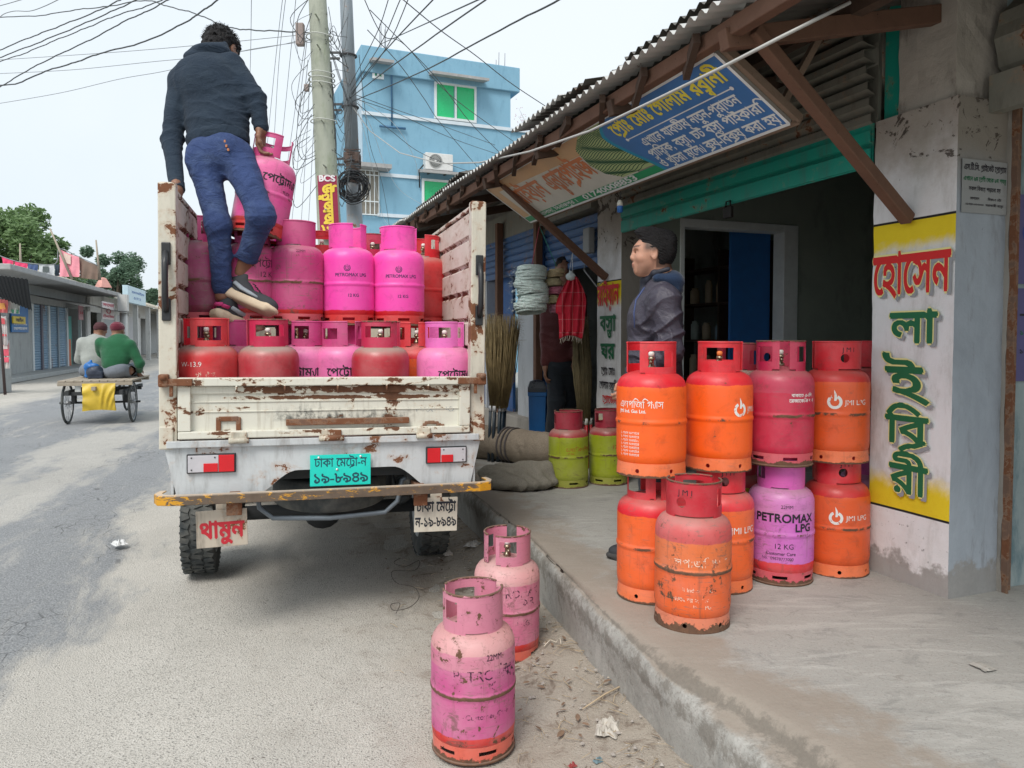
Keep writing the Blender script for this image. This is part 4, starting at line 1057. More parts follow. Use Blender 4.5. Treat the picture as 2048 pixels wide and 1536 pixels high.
def build_ground():
    RA = math.radians(16)
    M_g = ground_mat()
    b = MB()
    def gf(x, y):
        e = x-kx(y)          # >0 under the platform
        z = -.012+.072*sstep(e, -.50, .02)
        if e > -1.2: z += .010*(mnoise.noise(Vector((x*4, y*4, 0)))+.5*mnoise.noise(Vector((x*11, y*11, 3))))*sstep(e, -1.0, -.55)
        return z
    xs = list(np.arange(-3.0, 1.6, .035)); ys = list(np.arange(.6, 9, .05))
    vs = [(x+kx(y)-kx(3), y, gf(x+kx(y)-kx(3), y)) for y in ys for x in xs]; w = len(xs)
    b.add(vs, [(j*w+i, j*w+i+1, (j+1)*w+i+1, (j+1)*w+i) for j in range(len(ys)-1) for i in range(w-1)], smooth=True)
    R_ = 600
    b.add([(-R_, -R_, -.03), (R_, -R_, -.03), (R_, R_, -.03), (-R_, R_, -.03)], [(0, 1, 2, 3)], smooth=False)
    xs2 = [-60, -30, -15, -8, -3.5, -2.5, -1.6, -.9, -.5, -.2, .1]; ys2 = [9, 11, 14, 18, 25, 40, 60]
    vs = [(x+kx(y), y, -.012+.072*sstep(x, -.5, .02)) for y in ys2 for x in xs2]; w = len(xs2)
    b.add(vs, [(j*w+i, j*w+i+1, (j+1)*w+i+1, (j+1)*w+i) for j in range(len(ys2)-1) for i in range(w-1)], smooth=True)
    tag(b.build('ground', M_g), kind='structure')
    # road: local x across (0 = right edge, negative to the left), local y along
    RM = Matrix.Translation((.15, 2.5, 0)) @ Matrix.Rotation(RA, 4, 'Z')
    b = MB(); NX = [0.0, -.3, -.7, -1.2, -2, -3, -4, -5, -6, -7, -7.8, -8.4]; NY = [-12+i*.4 for i in range(60)]+[12+i*6 for i in range(60)]
    for j, y in enumerate(NY):
        for i, x in enumerate(NX):
            wv = (.10*mnoise.noise(Vector((y*.9, 0, 0)))+.05*mnoise.noise(Vector((y*3, 0, 0)))) if i == 0 else 0
            z = .004+.03*(1-abs(x+4)/4.4)-.026 if i not in (0, len(NX)-1) else -.016
            b.v.append((x+wv, y, z if i else -.014))
    w = len(NX)
    for j in range(len(NY)-1):
        for i in range(w-1): b.f.append((j*w+i+1, j*w+i, (j+1)*w+i, (j+1)*w+i+1)); b.m.append(0); b.sm.append(True)
    tag(b.build('road', road_mat(), M=RM), kind='structure')
    # raised platform in front of the shops
    YS = list(np.arange(-3, 9, .05))+list(np.arange(9, 40, .8))
    prof_n = 0; vs = []; ed = []; rows = None
    inner = lambda y: kx(y)+float(np.interp(y, [-3, 1.5, 2.29, 2.62, 2.97, 3.3, 4], [.25, .16, .10, .04, .01, .004, 0]))
    for y in YS:
        lip = kx(y); inn = inner(y); nz = lambda s_, k=0: mnoise.noise(Vector((y*s_, k, 1.3)))
        jag = .016*nz(3, 5)+.010*nz(11, 7)
        zl = float(np.interp(y, [2, 2.5, 3.2, 3.8], [.27, .28, .31, .325]))
        bt = lip+.015+.02*nz(2, 3)
        P_ = [(inn+12, .33, 0, 0), (inn+2.5, .33, 0, 0)]
        for q in np.linspace(1.6, .12, 14): P_.append((inn+q, .33+.004*mnoise.noise(Vector((inn+q, y, 0))*2), max(0, 1-q/.62), 0))
        P_ += [(inn+.045+jag, .329, 1, 0), (inn+.01+jag, .322, 1, .5), ((inn-.012+jag*1.4) if inn-lip > .07 else lip+.014+jag*.3, zl+.012, .8, .9), (min(lip+.02, inn-.02)+jag*.6 if inn-lip > .07 else lip+.007, zl+.002, .6, .45), (lip+jag*.5, zl-.006, .4, .6), (lip-.010+jag*.5, zl-.022, .2, .55), (lip-.012+.008*nz(6, 9), zl-.07, .1, .75), (bt-.02, .17, 0, .35+.2*nz(2, 2)), (bt-.014, .10, 0, .2), (bt-.02, -.05, .2, .5)]
        rows = len(P_)
        for x, z, e, f in P_: vs.append((x, y, z)); ed.append((e, f, 0, 1))
    b = MB(); fs = [(j*rows+i, (j+1)*rows+i, (j+1)*rows+i+1, j*rows+i+1) for j in range(len(YS)-1) for i in range(rows-1)]
    fs = [tuple(reversed(f)) for f in fs]
    b.add(vs, fs, smooth=True); me = b.mesh('pavement', concrete_mat('platform_concrete', (.27, .265, .245), (.44, .43, .40)))
    vcol(me, 'edge', ed); o = b.build('pavement', None, me=me); tag(o, kind='structure')
build_ground()
def gz(x, y): return -.012+.072*sstep(x-kx(y), -.50, .02)
def litter():
    M_straw = plain('straw', (.42, .33, .22), .8, 0, .3); M_leaf = plain('dry_leaf', (.20, .13, .085), .7, 0, .4); M_peb = plain('pebble', (.34, .31, .28), .85, 0, .4)
    b = MB(); rnd = random.Random(3)
    for k in range(620):
        y = rnd.uniform(1.9, 7.5) if k % 3 else rnd.uniform(2.0, 3.8); x = kx(y)-abs(rnd.gauss(0, .30))-.01
        z = gz(x, y)+.012; a = rnd.uniform(0, PI); L = rnd.uniform(.02, .11); c = rnd.random()
        if c < .5:
            b.cur = 0; m = rnd.uniform(-.02, .02); d = Vector((math.cos(a), math.sin(a), 0)); s = Vector((-d.y, d.x, 0))
            p0 = Vector((x, y, z)); b.tube([p0-d*L/2, p0+s*m+Vector((0, 0, .006)), p0+d*L/2], rnd.uniform(.0006, .0017), 4)
        elif c < .7:
            b.cur = 1; w = rnd.uniform(.006, .016); M = Matrix.Translation((x, y, z+.003)) @ Matrix.Rotation(a, 4, 'Z') @ Matrix.Rotation(rnd.uniform(-.5, .5), 4, 'X')
            b.add([(-w*1.7, 0, 0), (-w*.5, -w*.6, .004), (w*.8, -w*.5, .003), (w*1.8, 0, .001), (w*.8, w*.5, .004), (-w*.5, w*.6, .002)], [(0, 1, 2, 3, 4, 5)], M)
        else:
            b.cur = 2; r = rnd.uniform(.003, .010); M = Matrix.Translation((x, y, z)) @ Matrix.Rotation(a, 4, 'Z')
            b.add([(r*1.2, 0, 0), (0, r, 0), (-r, 0, 0), (0, -r*1.1, 0), (.1*r, 0, r*.8), (0, 0, -r*.4)], [(0, 1, 4), (1, 2, 4), (2, 3, 4), (3, 0, 4)], M)
    tag(b.build('litter', [M_straw, M_leaf, M_peb]), 'straw, dry leaves and crumbs scattered on the dirt along the kerb', 'litter', kind='stuff')
    def scrap(px, py, r, c, label, z=None, name='plastic_scrap', cat='litter', h=.03):
        p = G(px, py, .02 if z is None else z); p.z = (gz(p.x, p.y)+.006) if z is None else z+.004
        if z is None and p.x < kx(p.y)-1.0: p.z = .030
        rr = random.Random(int(px)); n_ = 9
        def f(u, v):
            a = (u-.5)*2; bb = (v-.5)*2; k = r*(1+.35*mnoise.noise(Vector((a*2, bb*2, px))))
            e = 1-max(abs(a), abs(bb))
            return Vector((a*k, bb*k*.75, max(0, h*(.35+mnoise.noise(Vector((a*2.3+px, bb*2.3, 0)))*1.4)*min(1, e*4))))
        b = MB(); b.grid(f, n_, n_, Matrix.Translation(p) @ Matrix.Rotation(rr.uniform(0, 3), 4, 'Z'), smooth=False)
        tag(b.build(name, plain('scrap_%d' % int(px), [v*(.72 if px > 1900 else 1) for v in c], .5, 0, .15)), label, cat)
    scrap(1215, 1472, .055, (.45, .42, .37), 'crumpled clear plastic bag on the dirt by the kerb', name='plastic_bag')
    scrap(238, 1090, .055, (.62, .63, .63), 'torn white paper lying alone on the asphalt', name='paper_scrap')
    scrap(945, 1100, .06, (.48, .46, .43), "grey plastic bag on the dirt near the truck's right wheel", name='plastic_bag')
    scrap(895, 1108, .04, (.48, .44, .4), "small crumpled wrapper between the truck's right wheel and the kerb", name='wrapper')
    scrap(1120, 1240, .018, (.45, .18, .10), 'small orange peel on the dirt beside the kerb', name='fruit_peel', h=.012)
    scrap(1196, 1525, .016, (.16, .24, .27), 'tiny blue wrapper at the bottom of the dirt strip', name='wrapper', h=.012)
    scrap(1145, 1525, .014, (.30, .05, .05), 'tiny red wrapper left of the blue one', name='wrapper', h=.012)
    scrap(935, 1230+130, .020, (.45, .12, .10), 'reddish dry leaf on the road left of the pink gas cylinders', name='dry_leaf', h=.01)
    scrap(1965, 1335, .035, (.46, .44, .40), 'whitish paper shred on the concrete platform', z=.333, name='paper_scrap', h=.006)
    # loose wire lying on the road
    pts = []
    for px, py in ((800, 1155), (788, 1165), (812, 1172), (838, 1160), (830, 1180), (785, 1182), (792, 1205), (828, 1215), (838, 1235), (820, 1255), (788, 1262), (782, 1250), (800, 1248), (790, 1272)):
        p = G(px, py-30, 0); p.z = .030; pts.append(p)
    fine_ = []
    for i in range(len(pts)-1):
        for k in range(5):
            t = k/5; a = pts[max(i-1, 0)]; b_ = pts[i]; c = pts[i+1]; d = pts[min(i+2, len(pts)-1)]
            fine_.append(.5*((2*b_)+(c-a)*t+(2*a-5*b_+4*c-d)*t*t+(3*b_-a-3*c+d)*t**3))
    b = MB(); b.tube(fine_, .0022, 5); tag(b.build('wire', plain('wire_dark', (.08, .07, .06), .6)), 'thin dark wire curled on the road behind the truck', 'wire')
    # pale string near the kerb
    for lab, pp in (('pale frayed string lying on the dirt close to the kerb', ((1175, 1318), (1190, 1312), (1205, 1325), (1222, 1335), (1232, 1345), (1240, 1338), (1238, 1368), (1215, 1372))), ('short pale twist of string beside the pink gas cylinders', ((1088, 1300), (1100, 1290), (1112, 1296), (1120, 1288), (1122, 1300)))):
        pts = [G(*q, .04) for q in pp]
        for p in pts: p.z = gz(p.x, p.y)+.016
        b = MB(); b.tube(pts, .0022, 5); tag(b.build('string', plain('string_pale', (.62, .56, .46), .8)), lab, 'string')
    # the dry branch
    pts = [G(px, py, .04) for px, py in ((1165, 1425), (1210, 1405), (1255, 1385), (1275, 1375))]
    for p in pts: p.z = gz(p.x, p.y)+.02
    b = MB(); b.tube(pts, [.002, .0035, .004, .006], 6)
    pts = [G(px, py, .04) for px, py in ((1268, 1392), (1290, 1420), (1310, 1445))]
    for p in pts: p.z = gz(p.x, p.y)+.015
    b.tube(pts, .002, 5); tag(b.build('dry_twig', M_straw), 'dry forked twig on the dirt beside the kerb', 'twig')
litter()
# ------------------------------------------------------------------ the row of shops on the right
SM = Matrix.Translation((C0.x, C0.y, 0)) @ Matrix(((-FU.x, FN.x, 0, 0), (-FU.y, FN.y, 0, 0), (0, 0, 1, 0), (0, 0, 0, 1)))
def S(t, s, z): return Vector((-t, s, z))
def sbox(b, t0, t1, s0, s1, z0, z1, bev=0): b.box((-(t0+t1)/2, (s0+s1)/2, (z0+z1)/2), (abs(t1-t0), abs(s1-s0), abs(z1-z0)), None, bev)
def pillar_mat(name, ztop, ztf, zbf, zbot, side=(.30, .335, .375), wear=.45):
    """street face: white with yellow bands fading into it; other faces grey-blue; bare plaster at the foot"""
    n = NT(name); co = n.coord('Object', False); x, y, z = n.sep(co)
    nz = n.noise(co, 5, 6, .7, .4); fine = n.noise(co, 34, 6, .78); zj = n.math('ADD', z, n.mapr(nz, .3, .7, -.03, .03))
    white = n.mix(nz, (.66, .66, .65), (.84, .85, .87))
    white = n.mix(n.math('MULTIPLY', n.ramp(n.noise(n.scalev(co, (1, 1, .3)), 9, 6, .7), .46, .70), .45), white, (.36, .345, .31))
    yel = n.mix(nz, (.68, .50, .02), (.86, .68, .03))
    top = n.math('MULTIPLY', n.ramp(zj, ztf, ztf+(ztop-ztf)*.45), n.math('LESS_THAN', z, ztop))
    low = n.math('MULTIPLY', n.ramp(zj, zbf, zbot+(zbf-zbot)*.5), n.math('GREATER_THAN', z, zbot))
    cc = n.mix(n.math('MAXIMUM', top, low), white, yel)
    # unpainted stained render above and speckled limewash below
    ab = n.ramp(n.math('ADD', zj, n.mapr(n.noise(co, 2.5, 5, .7), .3, .7, -.15, .15)), ztop+.05, ztop+.45); cc = n.mix(n.math('MULTIPLY', ab, .9), cc, n.mix(nz, (.22, .185, .15), (.50, .45, .39)))
    for zz in (ztop, zbot): cc = n.mix(n.ramp(n.math('ABSOLUTE', n.math('SUBTRACT', z, zz)), .007, .004), cc, (.02, .02, .02))
    sp = n.math('MULTIPLY', n.ramp(fine, .60, .66), n.ramp(z, zbot, zbot-.03)); cc = n.mix(n.math('MULTIPLY', sp, .8), cc, (.12, .11, .10))
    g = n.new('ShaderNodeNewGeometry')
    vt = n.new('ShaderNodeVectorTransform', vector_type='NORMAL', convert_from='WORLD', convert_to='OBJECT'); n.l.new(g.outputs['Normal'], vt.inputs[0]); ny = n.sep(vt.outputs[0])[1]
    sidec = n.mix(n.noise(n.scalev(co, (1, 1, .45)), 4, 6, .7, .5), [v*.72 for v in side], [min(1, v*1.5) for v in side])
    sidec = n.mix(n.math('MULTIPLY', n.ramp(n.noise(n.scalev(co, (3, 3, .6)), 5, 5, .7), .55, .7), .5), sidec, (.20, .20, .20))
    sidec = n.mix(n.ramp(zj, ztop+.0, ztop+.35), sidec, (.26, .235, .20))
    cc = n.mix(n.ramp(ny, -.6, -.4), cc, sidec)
    # chips with dark edges, strongest high up, and the bare patch at the foot
    ch = n.ramp(n.math('ADD', n.noise(co, 8, 7, .74, .8), n.mapr(z, ztop-.2, ztop+.6, -.05, .15)), .70-wear*.08, .715-wear*.08)
    cc = n.mix(n.math('MULTIPLY', ch, .9), cc, (.07, .055, .045))
    ft = n.math('MULTIPLY', n.ramp(n.math('ADD', z, n.mapr(n.noise(co, 4.5, 5, .65), .3, .7, -.10, .10)), .465, .42), .8)
    cc = n.mix(ft, cc, n.mix(fine, (.20, .19, .175), (.33, .315, .29)))
    n.bump(n.math('SUBTRACT', n.math('ADD', nz, fine), n.math('MULTIPLY', ch, 1.5)), .4, .006)
    return n.done(cc, .85, spec=.25)
def wall_mat(name, a, b, stain=(.12, .11, .10), amt=.4, bump=.3):
    n = NT(name); co = n.coord('Object', False)
    nz = n.noise(co, 2.2, 7, .68, .4); f = n.noise(co, 22, 6, .75)
    cc = n.mix(nz, a, b); cc = n.mix(n.math('MULTIPLY', n.ramp(n.noise(n.scalev(co, (1, 1, .35)), 4, 7, .72), .5, .68), amt), cc, stain)
    cc = n.mix(n.math('MULTIPLY', n.ramp(f, .6, .7), .3), cc, (.45, .44, .42))
    n.bump(n.math('ADD', nz, f), bump, .01); return n.done(cc, .88, spec=.25)
M_plast = wall_mat('old_plaster', (.22, .205, .18), (.42, .39, .35)); M_darkwall = wall_mat('mouldy_wall', (.20, .25, .21), (.40, .44, .38), (.10, .12, .10)); M_whitew = wall_mat('whitewash', (.34, .36, .38), (.56, .58, .60), (.2, .2, .2), .4)
M_bluew = wall_mat('peeling_blue_wall', (.20, .26, .27), (.42, .48, .48), (.06, .14, .17), .7)
def tin_mat(name, a, b, rust=.3):
    n = NT(name); co = n.coord('Object', False); k = n.noise(n.scalev(co, (1, .3, 1)), 5, 7, .7); f = n.noise(co, 30, 5, .7)
    cc = n.mix(k, a, b); cc = n.mix(n.ramp(n.math('ADD', n.math('MULTIPLY', k, .6), n.math('MULTIPLY', f, .4)), .62-rust*.2, .68-rust*.2), cc, (.14, .075, .045))
    return n.done(cc, .6, .35)
M_tin = tin_mat('roof_tin', (.10, .095, .085), (.20, .19, .17), .35); M_tinlight = tin_mat('roof_tin_pale', (.48, .48, .46), (.62, .62, .60), .05)
def wood_mat(name, a, b, sc=6):
    n = NT(name); co = n.coord('Object', False); k = n.noise(n.scalev(co, (1, 1, 1)), sc, 7, .7, 1.2); f = n.noise(co, 40, 5, .8)
    cc = n.mix(k, a, b); cc = n.mix(n.ramp(f, .6, .7), cc, [v*.4 for v in a]); n.bump(f, .4, .004); return n.done(cc, .8, spec=.3)
M_wood = wood_mat('reddish_wood', (.095, .052, .036), (.205, .110, .072)); M_woodd = wood_mat('dark_wood', (.045, .028, .020), (.11, .07, .05)); M_woodg = wood_mat('grey_wood', (.26, .22, .17), (.42, .37, .30))
M_teal = rusty('shutter_teal', (.015, .36, .27), .05, 7, rough=.45, grime=.5, dust=.2); M_shut = rusty('shutter_grey', (.22, .215, .18), .12, 7, rough=.6, grime=.6, dust=.3)
M_bluep = rusty('blue_paint', (.02, .10, .30), .06, 7, rough=.5, grime=.4)
SHOP = thing('shop_building', 'open-fronted shop row with painted pillars under a corrugated tin roof', 'building', M=SM)
def sb(name, mats, *boxes, parent=None, bev=0):
    b = MB()
    for q in boxes: sbox(b, *q, bev=bev)
    return b.build(name, mats, parent or SHOP)
# pillar by the camera, worn outline
def rough_box(b, t0, t1, s0, s1, z0, z1, amp=.006, step=.05, seed=0, foot=0):
    """box with uneven plastered faces"""
    nzs = max(2, int((z1-z0)/step)); nt_ = max(2, int((t1-t0)/step)); ns = max(2, int((s1-s0)/step))
    ring = [(t0+(t1-t0)*i/nt_, s0) for i in range(nt_)]+[(t1, s0+(s1-s0)*i/ns) for i in range(ns)]+[(t1-(t1-t0)*i/nt_, s1) for i in range(nt_)]+[(t0, s1-(s1-s0)*i/ns) for i in range(ns)]
    m = len(ring); ct, cs = (t0+t1)/2, (s0+s1)/2; vs = []
    for j in range(nzs+1):
        z = z0+(z1-z0)*j/nzs
        for t, s in ring:
            k = 1+foot*max(0, 1-(z-z0)/.12)
            d = amp*mnoise.noise(Vector((t*6+seed, s*6, z*5)))+amp*.5*mnoise.noise(Vector((t*20, s*20, z*17+seed)))
            v = Vector((t-ct, s-cs)); q = v.normalized()*d
            vs.append((-(ct+v.x*k+q.x), cs+v.y*k+q.y, z))
    fs = [(j*m+i, (j+1)*m+i, (j+1)*m+(i+1) % m, j*m+(i+1) % m) for j in range(nzs) for i in range(m)]
    fs.append(tuple((nzs)*m+i for i in reversed(range(m))))
    b.add(vs, fs, smooth=False)
PM1 = pillar_mat('painted_pillar_near', 2.02, 1.86, .86, .665); PM2 = pillar_mat('painted_pillar_far', 1.94, 1.72, .9, .30, side=(.26, .24, .21))
ink_sred = ink_mat('sign_red', (.62, .012, .012), -.1); ink_green = ink_mat('sign_green', (.008, .14, .055), -.1); ink_yel = ink_mat('sign_yellow', (.82, .76, .32), -.1); ink_grey = ink_mat('sign_shadow', (.30, .32, .34), -.1)
def painted(b, txt, t, z, size, fit, slot, halo=True, rot=0, slant=0, wide=1.0, bold=.022, s=0.0):
    """hand-painted letters on a street face at (t, z)"""
    ca, sa = math.cos(rot), math.sin(rot)
    X = Vector((ca, 0, sa)); Z = Vector((-sa, 0, ca))
    for k, (dx, dz, gr, sl, yo) in enumerate(((.016, -.016, .03, 5, .0030), (0, 0, .046, 4, .0042), (0, 0, bold, slot, .0054))):
        if not halo and k < 2: continue
        o = Vector((-t+dx, s-yo-.006, z+dz))
        write(b, txt, lambda a, c, o=o: o+X*a+Z*c, size, 'c', n=44, slot=sl, wide=wide, slant=slant, fit=fit, offs=DIL(gr))
b = MB(); rough_box(b, 0, .443, 0, .30, .31, 2.52, .005, .045, 1, .02)
painted(b, 'েহােসন', .222, 1.685, .275, .415, 2)
painted(b, 'লা', .20, 1.455, .215, .245, 3)
painted(b, 'ই', .21, 1.190, .235, .19, 3, slant=-.25)
painted(b, 'িব{R}', .225, .985, .20, .225, 3)
painted(b, 'রী', .21, .755, .205, .20, 3)
b.build('painted_pillar', [PM1, PM1, ink_sred, ink_green, ink_yel, ink_grey], SHOP)
b = MB(); rough_box(b, 2.97, 3.39, 0, .32, .31, 2.75, .006, .06, 5, .03)
painted(b, 'রাইয়ান', 3.18, 1.745, .25, .37, 2, False, bold=.03)
painted(b, 'বস্তা'.replace('্ত', '{_ত}'), 3.18, 1.53, .19, .27, 3, False, bold=.03)
painted(b, 'ঘর', 3.18, 1.30, .19, .24, 3, False, bold=.03)
painted(b, 'প{R}োঃ মোঃ'.replace('প{R}ো', 'েপ{R}া').replace('মো', 'েমা'), 3.17, 1.165, .09, .24, 4, False, bold=.02)
painted(b, 'েগালাম রব{_ব}ানী', 3.17, 1.045, .09, .30, 4, False, bold=.02)
painted(b, 'প{R}োজেন'.replace('প{R}ো', 'েপ{R}া').replace('জে', 'েজ'), 3.14, .93, .09, .25, 2, False, bold=.02)
b.build('painted_pillar', [PM2, PM2, ink_sred, ink_green, ink_black], SHOP)
# upper columns, lintel, walls
b = MB(); rough_box(b, .04, .34, .03, .36, 2.50, 3.6, .012, .05, 9); b.build('upper_column', wall_mat('stained_plaster', (.34, .31, .27), (.60, .56, .50), (.10, .085, .07), .75, .5), SHOP)
sb('teal_post', M_teal, (.345, .44, .05, .20, 2.50, 3.3))
b = MB(); rough_box(b, 3.0, 3.39, .05, .32, 2.75, 3.6, .01, .08, 3); b.build('upper_column', M_plast, SHOP)
sb('far_wall', M_darkwall, (2.97, 3.09, .322, .547, .33, 3.5), (2.97, 3.09, 1.75, 3.4, .33, 3.5), (2.97, 3.09, .547, 1.75, 2.46, 3.5))
sb('back_wall', M_darkwall, (-3.0, 8.5, 3.4, 3.52, .33, 3.9))
sb('door_frame', plain('frame_grey_white', (.74, .78, .77), .6, 0, .1), (2.955, 3.10, 1.60, 1.752, .33, 2.455), (2.955, 3.10, .545, 1.60, 2.39, 2.457), (2.955, 3.10, .545, .585, .33, 2.39), bev=.004)
sb('near_partition', M_bluew, (.012, .16, .33, 3.4, .33, 3.6))
sb('ceiling', M_woodd, (-3.0, 8.5, .9, 3.4, 3.30, 3.34))
sb('neighbour_wall', wall_mat('pale_inner_wall', (.45, .52, .50), (.62, .66, .64)), (5.4, 5.5, .35, 3.4, .33, 3.4))
sb('curtain', plain('blue_cloth', (.022, .13, .38), .75, 0, .15), (3.14, 3.17, 1.18, 1.60, .40, 2.40))
# shelves with jars in the neighbouring room
b = MB()
for z in (.55, 1.0, 1.42, 1.82, 2.2): sbox(b, 3.5, 5.2, 1.9, 2.2, z, z+.025)
for t in (3.5, 4.3, 5.2): sbox(b, t, t+.03, 1.9, 2.2, .33, 2.4)
shelf = b.build('shelf', M_woodd, SHOP)
g_ = 'jars and packets on the shelf inside the shop'; Mj = [plain('jar_a', (.5, .6, .55), .3), plain('jar_b', (.6, .5, .35), .5), plain('jar_c', (.3, .45, .55), .4)]
rj = random.Random(5); jm = None
for z in (.575, 1.025, 1.445, 1.845):
    for k in range(6):
        mb_ = MB(); r = rj.uniform(.04, .065); h = rj.uniform(.14, .26)
        mb_.lathe([(r*.9, 0), (r, .02), (r, h*.8), (r*.7, h*.9), (r*.72, h)], 12)
        w = SM @ S(3.62+k*.26+rj.uniform(-.04, .04), 2.0, z); o = mb_.build('jar', Mj[rj.randrange(3)], M=Matrix.Translation(w)); tag(o, 'dim jar among others on the dark shelf seen through the doorway', 'jar', g_)
# roller shutter box over the opening
def shutter(b, t0, t1, s, zs):
    """horizontal corrugated profile in z list of (z, ds)"""
    vs = []; fs = []
    for z, ds in zs: vs += [(-t0, s+ds, z), (-t1, s+ds, z)]
    for i in range(len(zs)-1): fs.append((2*i, 2*i+1, 2*i+3, 2*i+2))
    b.add(vs, fs, smooth=False)
b = MB(); zs = [(2.315, -.02), (2.315, -.032), (2.40, -.032), (2.405, -.02), (2.425, -.02), (2.43, -.034), (2.485, -.036), (2.49, -.022), (2.51, -.02)]
shutter(b, .46, 2.96, .02, zs); sbox(b, .46, 2.96, -.0, .01, 2.31, 2.52)
b.build('shutter', M_teal, SHOP)
b = MB(); zs = []
for i in range(7):
    za = 2.51+i*.075; zs += [(za, -.02), (za+.02, -.045-.012*i), (za+.055, -.045-.012*i), (za+.07, -.02)]
shutter(b, .46, 2.96, .03, zs); sbox(b, .46, 2.96, .03, .05, 2.51, 3.1); b.build('shutter_box', M_shut, SHOP)
b = MB(); b.tube([S(.46, .22, 2.86), S(2.96, .22, 2.86)], .20, 20); sbox(b, .46, 2.96, .05, .30, 3.04, 3.3); b.build('shutter_roll', M_shut, SHOP)
b = MB(); sbox(b, .4, 2.95, .33, .36, 3.0, 3.35); b.build('lintel', M_darkwall, SHOP)
b = MB(); sbox(b, 1.52, 1.60, -.035, -.012, 2.22, 2.29, .004); b.tube([S(1.535, -.025, 2.29), S(1.54, -.025, 2.325), S(1.58, -.025, 2.325), S(1.585, -.025, 2.29)], .005, 6)
b.build('padlock', plain('padlock_dark', (.025, .022, .02), .5, .5), M=SM); tag(bpy.data.objects['padlock'], 'black padlock hanging from the raised teal shutter', 'padlock')
# near bay: rail, roller shutter, posters
sb('shutter_rail', rusty('rail_rust', (.16, .09, .06), .4, 9, rough=.7), (-.02, .012, .335, .365, .33, 2.6), (-.05, -.02, .30, .31, .33, 2.6))
b = MB(); rough_box(b, -.02, .16, .30, .335, .33, 2.5, .012, .05, 12); b.build('broken_edge', M_plast, SHOP)
b = MB()
for k, (s0, zz, r) in enumerate(((.42, 2.78, .21),)):
    vs = []; fs = []; N = 22
    for i in range(N+1):
        a = PI*2*i/N; rr = r*(1+(.04 if i % 2 else -.02)); 
        for t in (-2.6, .0): vs.append((-t, s0+rr*math.cos(a), zz+rr*math.sin(a)))
    for i in range(N): fs.append((2*i, 2*i+1, 2*i+3, 2*i+2))
    b.add(vs, fs, smooth=False)
sbox(b, -2.6, 0, .18, .24, 2.46, 2.62); b.build('shutter_roll', M_shut, SHOP)
sb('lintel', M_darkwall, (-3, .0, .55, .60, 2.3, 3.6))
# roof
def roof(b, t0, t1, s0, s1, z0, z1, amp=.013, pitch=.076, th=.0025, sag=.0, seed=0, ragged=.02):
    n_ = int((t1-t0)/(pitch/6)); vs = []; ns = 8
    for i in range(n_+1):
        t = t0+(t1-t0)*i/n_; a = 2*PI*t/pitch
        sheet = math.floor((t+seed)/.83); rag = ragged*(((sheet*7919) % 13)/13-.5)*2
        for j in range(ns+1):
            q = j/ns; s = s0+rag*(1-q)+(s1-s0)*q; z = z0+(z1-z0)*q+amp*math.sin(a)+.008*math.sin(t*1.7+seed)+.004*((sheet*31) % 5)
            vs.append((-t, s, z))
    w = ns+1
    b.add(vs, [(i*w+j, (i+1)*w+j, (i+1)*w+j+1, i*w+j+1) for i in range(n_) for j in range(ns)], smooth=True)
b = MB(); roof(b, -3, 12.5, -1.13, 1.6, 2.775, 3.42); b.build('tin_roof', M_tin, SHOP)
b = MB(); roof(b, -3, 12.5, -1.17, -1.02, 2.752, 2.79, amp=.015); b.build('eave_sheet', M_tinlight, SHOP)
b = MB(); roof(b, -3, 1.34, -1.0, 1.6, 2.93, 3.56, seed=3, ragged=.05); roof(b, 1.30, 2.1, -1.12, 1.6, 2.84, 3.50, seed=5); roof(b, 2.05, 4.2, -1.06, 1.6, 2.855, 3.50, seed=2, ragged=.05); roof(b, 4.1, 12.5, -1.06, 1.6, 2.815, 3.46, seed=7, ragged=.05); b.build('roof_sheet', M_tin, SHOP)
b = MB(); roof(b, 1.6, 2.4, -1.16, -.8, 2.85, 2.93, seed=1, amp=.014); b.build('roof_sheet', M_tinlight, SHOP)
b = MB(); sbox(b, -3, 12.5, 1.55, 3.6, 3.5, 3.55); b.build('roof_back', M_tin, SHOP)
b = MB()
for t0, t1, dz in ((-3, 1.2, 0), (1.1, 5.2, -.01), (5.1, 12.4, .0)):
    b.beam(S(t0, -1.06, 2.705+dz), S(t1, -1.06, 2.70+dz), .055, .07, bev=.006)
b.build('eave_beam', M_wood, SHOP)
b = MB()
for s, z in ((-.45, 2.87), (.2, 3.02), (.9, 3.18)): b.beam(S(-3, s, z), S(12.4, s, z), .06, .07)
b.build('purlin', M_woodd, SHOP)
for t in (-1.6, .15, 1.1, 2.1, 3.15, 4.2, 5.4, 6.8, 8.2):
    b = MB(); b.beam(S(t, -1.10, 2.655), S(t, 1.5, 3.26), .055, .08, bev=.004); b.build('rafter', M_wood if t < 1 else M_woodd, SHOP)
for t0, z0, t1, z1, s1 in ((.235, 2.02, .12, 2.70, -.98), (3.21, 1.97, 3.12, 2.66, -.95)):
    b = MB(); b.beam(S(t0, -.012, z0), S(t1, s1, z1), .055, .055, bev=.006); b.build('roof_strut', M_wood, SHOP)
# fascia rubbish: broken timber ends under the eave
rr_ = random.Random(4)
for k in range(16):
    b = MB(); t = .3+k*.42; b.beam(S(t, -1.12, 2.715), S(t+rr_.uniform(.15, .35), -1.04, 2.65+rr_.uniform(-.02, .03)), .03, .05)
    b.build('broken_batten', M_woodd, SHOP)
